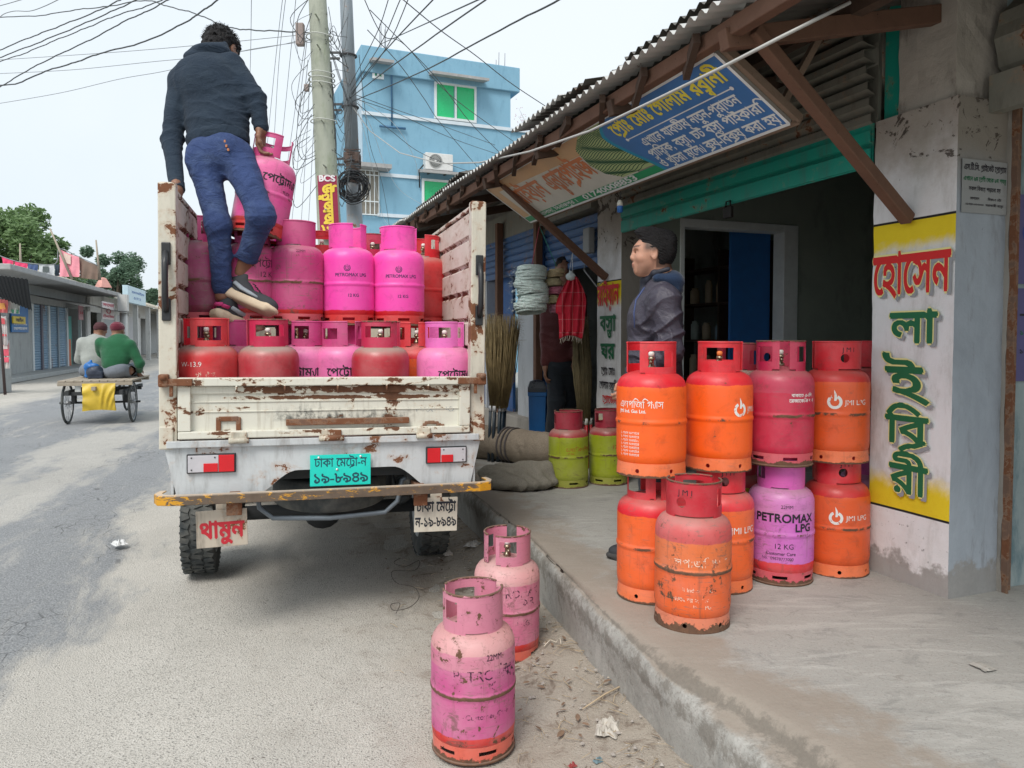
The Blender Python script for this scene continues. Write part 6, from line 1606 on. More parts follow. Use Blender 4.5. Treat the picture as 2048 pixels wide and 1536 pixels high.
# ---- the man in the satin jacket, in profile behind the stacks
def man_profile():
    d = 3.93; x0 = P(1308, 600, d).x
    T = place_group('person', 'person in shiny grey jacket with navy hood, in profile behind the stacked cylinders', loc=(x0, d+.05, .33)); inv = local(T)
    hc = P(1304, 512, d); hM = fr(hc, Vector((.08, .99, 0)), Vector((-.99, .10, .06)))
    neck = P(1322, 560, d+.03); chest = P(1318, 650, d+.03); hip = Vector((x0+.03, d+.05, 1.26)); shN = P(1330, 600, d-.13); shF = P(1322, 600, d+.22)
    elN = P(1336, 700, d-.15); wrN = P(1278, 752, d-.15); elF = shF+Vector((-.02, .05, -.30)); wrF = elF+Vector((-.13, -.05, -.15))
    feet = [Vector((x0-.02, d-.08, .33)), Vector((x0+.10, d+.18, .33))]
    kn = [Vector((x0-.02, d-.07, .83)), Vector((x0+.06, d+.17, .83))]
    hps = [hip+Vector((0, -.09, -.08)), hip+Vector((0, .09, -.08))]
    body = [group_tf(hM, HEAD), cap(neck-Vector((0, 0, .05)), hc+Vector((.035, .0, -.04)), .058, .056, .03), cap(chest, neck, .10, .07, .05), cap(hip, chest, .11, .12, .05)]
    body += chain([shN, elN, wrN], [.05, .04, .028], .02)+chain([shF, elF, wrF], [.05, .04, .028], .02)
    for h, k, f in zip(hps, kn, feet): body += chain([h, k, f+Vector((0, 0, .09))], [.08, .055, .04], .02)+[cap(f+Vector((0, 0, .05)), f+Vector((-.14, 0, .04)), .04, .03, .02)]
    body += [hand_prims(fr(wrN, Vector((0, .2, 1)), Vector((-.6, .55, -.6))), .7, 1), hand_prims(fr(wrF, Vector((0, .2, 1)), Vector((-.6, -.4, -.7))), .7, 1)]
    def tint(V):
        q = V@np.array(hM.inverted())[:3, :3].T+np.array(hM.inverted())[:3, 3]; x, y, z = q[:, 0], q[:, 1], q[:, 2]
        lip = np.exp(-((z+.053)/.009)**4)*(y > .080)*(np.abs(x) < .024)*.75
        brow = np.exp(-((z-.040-.1*np.abs(np.abs(x)-.03))/.0055)**4)*(y > .062)*(np.abs(x) > .010)*(np.abs(x) < .055)
        eye = (((np.abs(x)-.030)/.012)**2+((z-.0135)/.0032)**2 < 1)*(y > .070)
        nape = .85*(y < -.020)*np.clip((z+.075)*60, 0, 1)
        stub = .30*(z < -.030)*(z > -.100)*(y > -.01)*(y < .075)*np.clip((-.030-z)*30, 0, 1)+.40*np.exp(-((z+.036)/.006)**2)*(y > .085)*(np.abs(x) < .026)
        fade = np.clip((z-.006)*38, 0, 1)*(y < .056)*np.clip((.058-y)*45, 0, 1)*.97
        return np.stack([lip, np.clip(np.maximum(np.maximum(brow, eye), np.maximum(stub, np.maximum(fade, nape))), 0, 1), x*0], 1)
    lo, hi = bounds([hc+Vector((0, 0, .15)), feet[0]+Vector((-.18, 0, 0)), feet[1], shN, shF, elN, wrN+Vector((-.15, 0, 0)), wrF+Vector((-.15, 0, -.05))], .09)
    # one continuous body; the head needs the finer grid, so evaluate everything at it
    sdf_obj('body', body, lo, hi, .0050, M_skin2, T, inv, tint=tint)
    # hair: short sides, thick swept top with a quiff
    hp = [ell((0, -.014, .086), (.073, .098, .062), .02), ell((0, .050, .112), (.060, .050, .034), .03), ell((0, .086, .100), (.054, .026, .020), .02), ell((0, -.085, .045), (.066, .040, .080), .03), half((0, .030, .046), (0, .8, -.75), .01), half((0, -.03, -.055), (0, .2, -1), .01), sub([ell((0, -.012, .028), (.0785, .0985, .0945), .02), half((0, .044, .03), (0, 1, -.35), .006), half((0, 0, .020), (0, -.3, -1), .006)]), sub([ell((0, -.030, .012), (.0785, .085, .085), .02), half((0, -.024, 0), (0, 1, -.25), .006), half((0, -.03, -.068), (0, .3, -1), .01)])]
    hr = sdf_obj('hair', [group_tf(hM, hp)], *bounds([hc+Vector((.02, 0, .03))], .17), .0040, M_hair, T, inv, disp=lambda p: .0022*npnoise(p, 60, 1)+.0018*np.sin(p[:, 2]*420+p[:, 0]*160+npnoise(p, 40, 2)*2))
    b = MB(); rnd = random.Random(9); strands(b, (0, .0, .088), (.068, .098, .046), 500, .016, rnd, 1.2, .0012, cut=lambda q: q.z < .35 or q.y > .8)
    s = b.build('strand_tufts', M_hair, hr); s.data.transform(inv @ hM)
    # jacket
    jk = [cap(hip+Vector((-.02, 0, .0)), chest+Vector((-.01, 0, .02)), .150, .130, .06), ell(chest+Vector((-.03, .03, .02)), (.130, .19, .17), .05), cap(shN+Vector((0, .03, -.01)), shF+Vector((0, -.04, -.01)), .080, .080, .06), cap(neck-Vector((0, 0, .06)), neck+Vector((-.01, 0, .02)), .095, .078, .05)]
    jk += chain([shN, elN, wrN+(elN-wrN)*.12], [.083, .078, .055], .035)+chain([shF, elF, wrF+(elF-wrF)*.12], [.078, .068, .05], .03)
    jk += [half(hip+Vector((0, 0, -.12)), (0, 0, -1), .01), ell(neck+Vector((-.025, 0, .085)), (.062, .066, .062), .01, 's')]
    def dk(p):
        d = .003*npnoise(p, 16, 2)
        d += folds(p, shN+(elN-shN)*.45, (elN-shN)+Vector((.12, 0, .05)), .018, 78, .14, 1)+folds(p, elN+Vector((-.03, 0, -.01)), Vector((1, 0, .6)), .019, 90, .13, 2)+folds(p, chest+Vector((-.08, -.12, -.20)), Vector((.35, 0, 1)), .016, 66, .17, 3)+folds(p, wrN+(elN-wrN)*.4, (elN-wrN), .008, 110, .09, 4)+folds(p, shN+Vector((-.07, 0, -.05)), Vector((1, 0, -.5)), .007, 80, .10, 6)
        return d
    lo3, hi3 = bounds([hip-Vector((0, 0, .15)), neck, wrN, wrF, shN, shF, elN, elF], .17)
    jo = sdf_obj('jacket', jk, lo3, hi3, .0060, M_satin, T, inv, disp=dk)
    neck = neck+Vector((0, 0, .035))
    hood = [cap(neck+Vector((-.035, -.075, -.03)), neck+Vector((.055, -.05, -.035)), .026, .038, .03), cap(neck+Vector((.055, -.05, -.035)), neck+Vector((.075, .06, -.05)), .040, .040, .04), ell(neck+Vector((.062, .01, -.07)), (.050, .10, .075), .04), cap(neck+Vector((-.03, .09, -.03)), neck+Vector((.08, .07, -.04)), .03, .04, .03)]
    sdf_obj('hood', hood, *bounds([neck], .24), .006, M_navy, jo, inv, disp=lambda p: .004*npnoise(p, 30, 3)+.003*np.sin(80*p[:, 2]+3*npnoise(p, 14, 1)))
    b = MB(); q = P(1290, 568, d-.10)
    col = [P(1276, 572, d-.07), P(1288, 566, d-.085), P(1304, 560, d-.085), P(1318, 553, d-.08)]
    b.tube([P(1289, 575, d-.155), P(1272, 600, d-.172), P(1268, 625, d-.176), P(1269, 655, d-.180)], [.004, .004, .0035, .003], 6)
    o = b.build('drawstring', plain('cord_blue', (.06, .09, .22), .8), jo); o.data.transform(inv)
    colr = [cap(neck+Vector((-.075, -.03, -.035)), neck+Vector((-.05, -.075, -.005)), .016, .014, .02), cap(neck+Vector((-.05, -.075, -.005)), neck+Vector((.02, -.085, .015)), .014, .012, .02), cap(neck+Vector((-.085, .02, -.04)), neck+Vector((-.075, -.03, -.035)), .018, .016, .02), cap(neck+Vector((-.085, 0, -.04)), neck+Vector((-.09, 0, -.12)), .02, .03, .03)]
    sdf_obj('collar', colr, *bounds([neck], .2), .005, plain('collar_dark', (.022, .025, .04), .6), jo, inv)
    tr = [cap(hip+Vector((0, -.03, -.05)), hip+Vector((0, .03, -.05)), .125, .125, .05)]
    for h, k, f in zip(hps, kn, feet): tr += chain([h, k, f+Vector((0, 0, .10))], [.10, .075, .062], .03)
    sdf_obj('trousers', tr, *bounds([hip, feet[0], feet[1]], .16), .009, M_darkt, T, inv, disp=lambda p: .004*npnoise(p, 22, 1))
    for f in feet:
        M = Matrix.Translation(f+Vector((-.0, 0, .004))) @ Matrix.Rotation(PI/2, 4, 'Z'); shoe(M, T, plain('sole_dark', (.05, .05, .05), .8), acc=(.03, .03, .03), mid=(.05, .05, .05))
man_profile()

def simple_person(label, loc, joints, mats, res=.009, cap_=None, hands=True, beard=None, disp=.004):
    """joints in world space; mats = (skin, top, bottom)"""
    T = place_group('person', label, loc=loc); inv = local(T); J = {k: Vector(v) for k, v in joints.items()}
    hM = fr(J['head'], J['right'], J['face'])
    body = [group_tf(hM, HEAD), cap(J['neck'], J['head']-Vector((0, 0, .05)), .056, .054, .04), cap(J['hip'], J['neck'], .11, .08, .06), cap(J['shl'], J['shr'], .05, .05, .05)]
    for s in 'lr': body += chain([J['sh'+s], J['el'+s], J['wr'+s]], [.048, .038, .027], .02)+chain([J['hp'+s], J['kn'+s], J['an'+s]], [.08, .055, .04], .02)+[cap(J['an'+s], J['to'+s], .038, .026, .02)]
    for s in 'lr':
        d = (J['wr'+s]-J['el'+s]).normalized(); body.append(hand_prims(fr(J['wr'+s], Vector((0, 1, .2)), d), .45, 1))
    pts = list(v for k, v in J.items() if k not in ('right', 'face'))
    lo, hi = bounds(pts, .16)
    def tint(V):
        Mi = np.array(hM.inverted()); q = V@Mi[:3, :3].T+Mi[:3, 3]; x, y, z = q.T
        return np.stack([np.zeros(len(V)), ((((np.abs(x)-.03)/.013)**2+((z-.014)/.005)**2 < 1)*(y > .06))*1.0, np.zeros(len(V))], 1)
    sdf_obj('body', body, lo, hi, res, mats[0], T, inv, tint=tint)
    ax = (J['neck']-J['hip']).normalized(); sd = (J['shr']-J['shl']).normalized(); Rt = Matrix((sd, ax.cross(sd), ax)).transposed(); mid = (J['hip']+J['neck'])/2
    L = (J['neck']-J['hip']).length
    top = [ell(J['hip']+ax*.14, (.185, .145, .21), .06, R=Rt), ell(mid+ax*.08, (.195, .14, L*.5), .06, R=Rt), cap(J['shl']+sd*.03-ax*.02, J['shr']-sd*.03-ax*.02, .078, .078, .07), cap(J['neck']-ax*.05, J['neck'], .08, .066, .05)]
    for s in 'lr': top += chain([J['sh'+s], J['el'+s], J['wr'+s]+(J['el'+s]-J['wr'+s])*.1], [.072, .062, .045], .04)
    top += [half(J['hip']-ax*.02, -ax, .01)]
    sdf_obj('top', top, *bounds(pts[0:1]+[J['hip'], J['neck'], J['shl'], J['shr'], J['ell'], J['elr'], J['wrl'], J['wrr']], .18), res, mats[1], T, inv,
            disp=lambda p: disp*npnoise(p, 20, 2)+folds(p, J['ell'], J['wrl']-J['ell'], .007, 80, .12, 1)+folds(p, J['elr'], J['wrr']-J['elr'], .007, 80, .12, 2)+folds(p, J['hip']+ax*.15, ax, .007, 60, .16, 3))
    tr = [ell(J['hip']-ax*.02, (.165, .13, .12), .05, R=Rt)]
    for s in 'lr': tr += chain([J['hp'+s], J['kn'+s], J['an'+s]+(J['kn'+s]-J['an'+s])*.12], [.10, .078, .06], .04)
    sdf_obj('trousers', tr, *bounds([J['hip'], J['knl'], J['knr'], J['anl'], J['anr']], .16), res, mats[2], T, inv, disp=lambda p: .004*npnoise(p, 22, 1)+folds(p, J['knl'], J['anl']-J['hpl'], .006, 90, .1, 1)+folds(p, J['knr'], J['anr']-J['hpr'], .006, 90, .1, 1))
    if cap_:
        nm, cm = cap_
        sdf_obj(nm, [group_tf(hM, [ell((0, -.012, .050), (.092, .112, .088), .02), half((0, 0, .015), (0, .25, -1), .01)])], *bounds([J['head']], .17), .007, cm, T, inv, disp=lambda p: .0025*np.sin(p[:, 2]*260)+.002*npnoise(p, 60, 1))
    else:
        sdf_obj('hair', [group_tf(hM, [ell((0, -.020, .045), (.084, .100, .086), .02), half((0, .06, .03), (0, 1, -.5), .01)])], *bounds([J['head']], .17), .006, M_hair, T, inv, disp=lambda p: .005*npnoise(p, 70, 1))
    for s in 'lr':
        a, t = J['an'+s], J['to'+s]; b = MB(); d = (t-a); b.tube([a-d*.3-Vector((0, 0, .035)), a+d*.3-Vector((0, 0, .03)), t-Vector((0, 0, .012)), t+d*.15-Vector((0, 0, .02))], [.042, .046, .040, .02], 12); o = b.build('shoe', plain('shoe_black', (.03, .03, .03), .6), T); o.data.transform(inv)
    return T
# man in maroon behind the hanging goods
d = 7.15; fz = .335
q = lambda px, py, dd=0: P(px, py, d+dd)
simple_person('person in maroon jacket, half hidden behind the hanging ropes and red scarf', (q(1118, 700).x, d, fz),
    dict(head=q(1128, 540), right=(-1, -.1, 0), face=(.1, -1, -.1), neck=q(1125, 575), hip=q(1125, 728), shl=q(1095, 596), shr=q(1158, 596), ell=q(1094, 670), elr=q(1162, 665), wrl=q(1091, 735, -.05), wrr=q(1150, 715, -.15),
         hpl=q(1112, 738), hpr=q(1140, 738), knl=q(1113, 800, -.05), knr=q(1136, 805, .1), anl=Vector((q(1100, 850).x, d+.0, fz+.09)), anr=Vector((q(1130, 850).x, d+.22, fz+.09)), tol=Vector((q(1096, 850).x, d-.15, fz+.045)), tor=Vector((q(1134, 850).x, d+.08, fz+.045))),
    (M_skin1, M_maroon, M_darkt))
# ------------------------------------------------------------------ goods on the platform and hanging in front of the next shop
def sackcloth(name, a, b):
    n = NT(name); co = n.coord('Object', False); w = n.noise(n.scalev(co, (1, 1, 1)), 260, 2); f = n.noise(co, 6, 6, .65)
    cc = n.mix(f, a, b); cc = n.mix(n.math('MULTIPLY', n.ramp(w, .45, .6), .5), cc, [v*.55 for v in a])
    n.bump(n.math('ADD', n.math('MULTIPLY', n.noise(co, 16, 4, .6, 1.5), 2), n.math('MULTIPLY', w, .5)), .6, .01); return n.done(cc, .95, spec=.1)
M_jute = sackcloth('jute', (.20, .165, .125), (.38, .325, .26)); M_jute2 = sackcloth('jute_grey', (.19, .175, .14), (.33, .31, .265))
# rolled bundle of sacks
a = G(955, 925, .33)+Vector((0, .30, 0)); b_ = G(1094, 940, .33)+Vector((0, .2, 0)); ctr = (a+b_)/2; L = (b_-a).length
A = Vector((a.x, a.y, .33+.155)); B = Vector((b_.x, b_.y, .33+.15))
T = thing('sack_roll', 'thick roll of brown jute sacks tied across the middle, lying on the platform', 'sack', loc=ctr); inv = local(T)
sdf_obj('cloth', [cap(A, B, .155, .150, .03), ell(A+Vector((-.05, 0, -.02)), (.10, .15, .13), .05)], *bounds([A, B], .26), .009, M_jute, T, inv, disp=lambda p: .006*npnoise(p, 14, 1)+.005*np.sin(60*((p-_v(A))@_v((B-A).normalized()))+4*npnoise(p, 9, 2))*.5)
b = MB()
for t in (.44, .50, .56):
    c = A.lerp(B, t); ax = (B-A).normalized(); u = Vector((0, 0, 1)); v = ax.cross(u); b.tube([c+(u*math.cos(k*PI/12)+v*math.sin(k*PI/12))*.160 for k in range(25)], .008, 6, cap=False)
o = b.build('stripe', plain('dark_stripe', (.09, .08, .08), .9), T); o.data.transform(inv)
# the folded sacks lying in front of it
p0 = G(1035, 985, .33)+Vector((0, .18, 0)); T = thing('folded_sacks', 'flat heap of folded jute sacks with faded green print, in front of the roll', 'sack', loc=p0); inv = local(T)
pr = [ell(p0+Vector((.02, .02, .05)), (.30, .22, .075), .05), ell(p0+Vector((-.10, .10, .10)), (.20, .15, .06), .04), ell(p0+Vector((.14, .06, .10)), (.17, .14, .07), .04), cap(p0+Vector((.02, .1, .13)), p0+Vector((.22, .02, .16)), .05, .045, .05), half(p0+Vector((0, 0, .002)), (0, 0, -1), .01)]
sdf_obj('cloth', pr, *bounds([p0], .42), .009, M_jute2, T, inv, disp=lambda p: .010*npnoise(p, 12, 1)+.006*np.sin(40*p[:, 0]+55*p[:, 1]+3*npnoise(p, 8, 2))+.004*npnoise(p, 40, 3))
def green_print():
    m = bpy.data.materials['jute_grey']
M_jute2g = None
# brooms: a bundle with dark handles by the first post
def broom_bundle(label, base, top, n, rad, spread, handle_c, sheath_c, hl, M_b, cnt, lean=.0, seed=0):
    T = thing('broom_bundle', label, 'brooms', loc=base); inv = local(T); rnd = random.Random(seed); H_ = top.z-base.z
    for k in range(n):
        an = 2*PI*k/n; q = Vector((math.cos(an), math.sin(an), 0))*rad*(.4+.6*rnd.random()); p = base+q; hb = p+Vector((rnd.uniform(-.01, .01), 0, hl))+(top-base)*Vector((1, 1, 0)).length*0
        tp = base.lerp(top, hl/H_)+q*1.05; tp.z = base.z+hl
        b = MB(); b.tube([p, tp], .014, 8); o = b.build('handle', handle_c, T); o.data.transform(inv)
        b = MB(); b.tube([tp-Vector((0, 0, .045)), tp+Vector((0, 0, .01))], .0165, 8); o = b.build('collar_band', sheath_c, o); o.data.transform(inv)
    b = MB()
    for k in range(cnt):
        an = rnd.uniform(0, 2*PI); r0 = rad*math.sqrt(rnd.random()); p = base.lerp(top, hl/H_)+Vector((math.cos(an)*r0, math.sin(an)*r0, 0)); p.z = base.z+hl-.01
        r1 = spread*math.sqrt(rnd.random()); e = top+Vector((math.cos(an)*r1, math.sin(an)*r1, rnd.uniform(-.22, .06)))
        m = p.lerp(e, .55)+Vector((math.cos(an), math.sin(an), 0))*.015+Vector((rnd.uniform(-.015, .015), rnd.uniform(-.015, .015), 0))
        e2 = e+Vector((rnd.uniform(-.05, .05)+lean, rnd.uniform(-.05, .05), rnd.uniform(-.05, .02)))
        b.tube([p, m, e, e2], [.0028, .0026, .0018, .0006], 3)
    o = b.build('bristles', M_b, T); o.data.transform(inv)
M_br = plain('grass_broom', (.28, .21, .10), .8, 0, .4, 20); M_br2 = plain('grass_broom_green', (.25, .205, .11), .8, 0, .35, 20)
q0 = P(993, 858, 6.9); q1 = P(1000, 640, 6.9)
broom_bundle('bundle of long grass brooms with dark handles standing beside the truck', Vector((q0.x, 6.9, .335)), Vector((q1.x+.02, 6.95, q1.z)), 9, .085, .17, plain('broom_handle_dark', (.02, .035, .05), .4), plain('broom_ring', (.45, .47, .50), .4), .50, M_br, 620, .03, 1)
q0 = P(1172, 850, 6.55); q1 = P(1163, 655, 6.55)
broom_bundle('bundle of grass brooms with red handles standing by the lettered far pillar', Vector((q0.x, 6.55, .335)), Vector((q1.x, 6.6, q1.z+.04)), 5, .055, .075, plain('broom_handle_red', (.45, .012, .02), .4), plain('broom_ring_white', (.62, .62, .60), .5), .42, M_br2, 420, .0, 2)
# blue bin
q = P(1070, 850, 7.35); T = thing('waste_bin', 'tall blue plastic bin with a dark lid by the shop door', 'bin', loc=(q.x+.02, 7.4, .335))
b = MB(); b.lathe([(.085, 0), (.09, .01), (.118, .56), (.128, .565), (.128, .60), (.118, .60), (.105, .02)], 4, Matrix.Rotation(PI/4, 4, 'Z'), smooth=False); b.build('tub', plain('bin_blue', (.015, .13, .38), .4), T)
b = MB(); b.lathe([(.128, .602), (.128, .64), (.10, .70), (.03, .72), (.0, .72)], 4, Matrix.Rotation(PI/4, 4, 'Z'), smooth=False); b.build('lid', plain('bin_lid', (.025, .035, .05), .3), T)
# hanging rope coils in plastic
def coil(b, c, R, r, ax, turns, rnd, flat=.7):
    ax = Vector(ax).normalized(); u = ax.orthogonal().normalized(); v = ax.cross(u); pts = []
    N = turns*22
    for i in range(N+1):
        a = 2*PI*i/22; rr = R*(1+rnd.uniform(-.05, .05)); h = (i/N-.5)*r*5*flat
        pts.append(c+(u*math.cos(a)+v*math.sin(a))*rr+ax*h+Vector((0, 0, rnd.uniform(-.003, .003))))
    b.tube(pts, r, 6)
rnd = random.Random(11); dG = 6.3
M_rope = plain('rope_mint', (.52, .62, .59), .8, 0, .2, 30); M_film = plain('film_white', (.55, .62, .62), .25, 0, .15, 10)
gq = 'rope coils hanging on a string outside the shop'
hook = P(1079, 452, dG)
ys = [545, 563, 580, 597, 615]
for side_, px, mat_, lab in ((0, 1063, M_rope, 'mint green rope coil wrapped in clear film, in the hanging column nearer the truck'), (1, 1113, None, 'small coloured cord coil hanging in the column beside the mint ropes')):
    for k, y in enumerate(ys):
        c = P(px+(rnd.uniform(-5, 5)), y, dG+.06*side_); mt = mat_ or [plain('coil_tan', (.42, .34, .20), .7, 0, .3, 40), plain('coil_tan2', (.38, .33, .20), .7, 0, .3, 40), plain('coil_rose', (.42, .12, .18), .5, 0, .3, 40), plain('coil_yellowblue', (.35, .30, .16), .5, 0, .5, 40), plain('coil_violet', (.30, .12, .17), .5, 0, .3, 40)][k]
        labs = ('uppermost', 'second', 'middle', 'fourth', 'lowest')[k]
        T = thing('rope_coil', '%s %s' % (labs, lab) if side_ == 0 else '%s %s' % (labs, lab), 'rope', loc=c, group=gq+(' (mint)' if side_ == 0 else ' (small)')); 
        R = .125 if side_ == 0 else .070
        b = MB(); 
        for q in range(3 if side_ == 0 else 2): coil(b, Vector((rnd.uniform(-.01, .01), 0, (q-1)*.021)), R*rnd.uniform(.86, 1.0), .011 if side_ == 0 else .010, (rnd.uniform(-.1, .1), rnd.uniform(-.15, .15), 1), 3, rnd)
        b.tube([Vector((0, 0, -.028)), Vector((0, 0, .028))], R*.72, 14); b.build('cord', mt, T)
        if side_ == 0:
            def f(u, v, k=k):
                a = u*2*PI; z = (v-.5)*.088; r = R*1.06+.010*mnoise.noise(Vector((math.cos(a)*4, math.sin(a)*4+k, z*60)))+.012*math.cos((v-.5)*PI)
                return Vector((r*math.cos(a)-(.03 if (2.6 < a < 3.8) else 0)*(1+math.sin(v*7)), r*math.sin(a), z+.006*math.sin(a*5+k)))
            b = MB(); b.grid(f, 30, 8)
            n_ = 'clear_film'
            if n_ not in bpy.data.materials:
                n = NT(n_); tr = n.new('ShaderNodeBsdfTransparent'); mx = n.new('ShaderNodeMixShader'); co = n.coord(); n.put(n.bsdf.inputs['Base Color'], (.66, .72, .72)); n.put(n.bsdf.inputs['Roughness'], .5)
                n.l.new(n.ramp(n.noise(co, 30, 4, .7), .50, .80), mx.inputs[0]); n.l.new(tr.outputs[0], mx.inputs[1]); n.l.new(n.bsdf.outputs[0], mx.inputs[2]); n.l.new(mx.outputs[0], n.out.inputs[0])
            b.build('plastic_film', bpy.data.materials[n_], T)
    b = MB(); b.tube([hook, P(px, ys[0]-12, dG+.06*side_)], .0035, 5); tag(b.build('hanging_string', plain('string_pink' if side_ == 0 else 'string_green', (.50, .10, .12) if side_ == 0 else (.05, .28, .22), .7)), ('pink string holding up the mint rope coils', 'green string holding up the small coloured coils')[side_], 'string')
# red scarf hanging on its own string
dS = 6.15; T = thing('hanging_scarf', 'red checked cotton scarf hanging in folds from a white string', 'scarf', loc=P(1145, 610, dS)); inv = local(T)
top = P(1141, 552, dS); bot = P(1137, 678, dS)
def f(u, v):
    w = .035+.115*math.sin(min(1, v*1.9)*PI/2)*.82*(1-.30*max(0, v-.35)/.65); cx = (P(1146, 560, dS).x)*(1-v)+P(1139, 600, dS).x*v
    z = top.z+(bot.z-top.z)*v+(.03*math.sin(u*PI) if v > .9 else 0)-.02*(1-v)*abs(u-.5)
    return Vector((cx+(u-.5)*w*2*(1 if u > .5 or v < .6 else .85)+.004*math.sin(v*9), dS+.022*math.sin(u*PI*7+v*1.5)*(1-.35*v)+.01*math.sin(v*6), z))
n = NT('scarf_red'); co = n.coord('Object', False); x, y, z = n.sep(co)
f_ = n.noise(co, 30, 4); ln = n.math('MAXIMUM', n.ramp(n.math('PINGPONG', n.math('ADD', z, .007), .055), .0035, .001), n.ramp(n.math('PINGPONG', x, .042), .003, .001))
M_sc = n.done(n.mix(n.math('MULTIPLY', ln, .28), n.mix(f_, (.42, .012, .03), (.62, .02, .05)), (.70, .62, .60)), .9)
b = MB(); b.grid(f, 70, 40); o = b.build('cloth', M_sc, T); o.data.transform(inv); so = o.modifiers.new('thick', 'SOLIDIFY'); so.thickness = .003
b = MB()
for k in range(16):
    p = f(.04+.92*k/15, 1.0); b.tube([p, p+Vector((rnd.uniform(-.01, .01), 0, -.022)), p+Vector((rnd.uniform(-.02, .02), 0, -.045))], .0022, 4)
o = b.build('fringe', plain('fringe_cream', (.60, .52, .44), .9), T); o.data.transform(inv)
b = MB(); b.tube([P(1145, 505, dS), top+Vector((-.012, 0, .02))], .003, 4); b.tube([P(1145, 505, dS), top+Vector((.015, 0, .01))], .003, 4)
o = b.build('string', plain('string_white', (.62, .66, .68), .6), T); o.data.transform(inv)
sdf_obj('knot_bag', [ell(top+Vector((0, -.005, -.005)), (.040, .035, .035), .02), cap(top, top+Vector((.0, 0, .035)), .022, .008, .02)], *bounds([top], .09), .006, M_film, T, inv, disp=lambda p: .003*npnoise(p, 90, 1))
# bulb hanging beneath the sign
q = P(1240, 412, 4.9); T = thing('hanging_bulb', 'small white and blue bulb hanging on a wire below the sign', 'light bulb', loc=q)
b = MB(); b.lathe([(.002, -.045), (.018, -.040), (.020, -.005), (.020, 0)], 14); b.build('cap', plain('bulb_blue', (.03, .16, .50), .4), T)
b = MB(); b.lathe([(.020, 0), (.019, .02), (.012, .036), (.004, .04)], 14); b.build('glass', plain('bulb_white', (.72, .70, .62), .3), T)
b = MB(); b.tube([(0, 0, .04), (.006, 0, .08), (-.004, 0, .12), (.004, 0, .30)], .0025, 5); b.build('wire', M_blk, T)
# ------------------------------------------------------------------ blue building across the gap
BA = math.radians(22.5); BN = Vector((math.cos(BA), math.sin(BA), 0)); BU = Vector((-BN.y, BN.x, 0))
bo = P(727, 400, 22.0); bo.z = 0
BMx = Matrix.Translation(bo) @ Matrix(((BN.x, BU.x, 0, 0), (BN.y, BU.y, 0, 0), (0, 0, 1, 0), (0, 0, 0, 1)))
BMi = BMx.inverted()
def bp(px, py, y=0.0):
    r = BMi.to_3x3() @ Vector(_ray(px, py)); o = BMi @ Vector((0, 0, CAMH)); k = (y-o.y)/r.y; return o+r*k
M_bb = wall_mat('blue_house_paint', (.18, .36, .49), (.235, .43, .56), (.10, .22, .33), .35, .12); M_bbs = wall_mat('blue_house_paint_pale', (.38, .50, .60), (.50, .62, .70), (.3, .35, .4), .3, .1)
M_wht = plain('band_white', (.58, .66, .72), .7, 0, .1, 4); M_conc = plain('shade_concrete', (.34, .34, .34), .85, 0, .25, 5)
M_gg = plain('window_green', (.015, .50, .18), .25, 0, .06, 1); M_fr = plain('window_frame_white', (.66, .72, .74), .5)
BB = thing('apartment_building', 'tall light blue apartment building with green windows behind the poles', 'building', M=BMx)
def bb(name, mat, boxes, parent=None, bev=0):
    b = MB()
    for (x0, x1, y0, y1, z0, z1) in boxes: b.box(((x0+x1)/2, (y0+y1)/2, (z0+z1)/2), (abs(x1-x0), abs(y1-y0), abs(z1-z0)), None, bev)
    return b.build(name, mat, parent or BB)
zt = bp(727, 92).z; xr = bp(1021, 200).x; z2 = bp(740, 226).z; z3 = bp(760, 347).z; z4 = bp(760, 430).z; zb1 = bp(745, 139).z
bb('wall', M_bb, [(0, xr, 0, 6, 0, zt-.02)])
bb('lower_wall', M_bb, [(xr-.02, xr+5, .03, 6, 0, z2+.02)])
bb('parapet', M_bb, [(-.06, xr+.28, -.10, 6.1, zt-.75, zt)], bev=.02)
bb('side_panel', M_bbs, [(-.03, -.004, .05, 1.4, z2-2.0, zt-1.0)])
bb('band', M_wht, [(bp(780, 145).x, xr+.02, -.04, 0, zb1-.10, zb1)]); bb('band', M_wht, [(-.04, xr+1.5, -.05, 0, z2-.07, z2+.03)]); bb('band', M_wht, [(bp(757, 347).x, bp(840, 350).x, -.04, 0, z3-.08, z3+.02)]); bb('band', M_wht, [(bp(755, 430).x, xr, -.04, 0, z4-.05, z4+.05)])
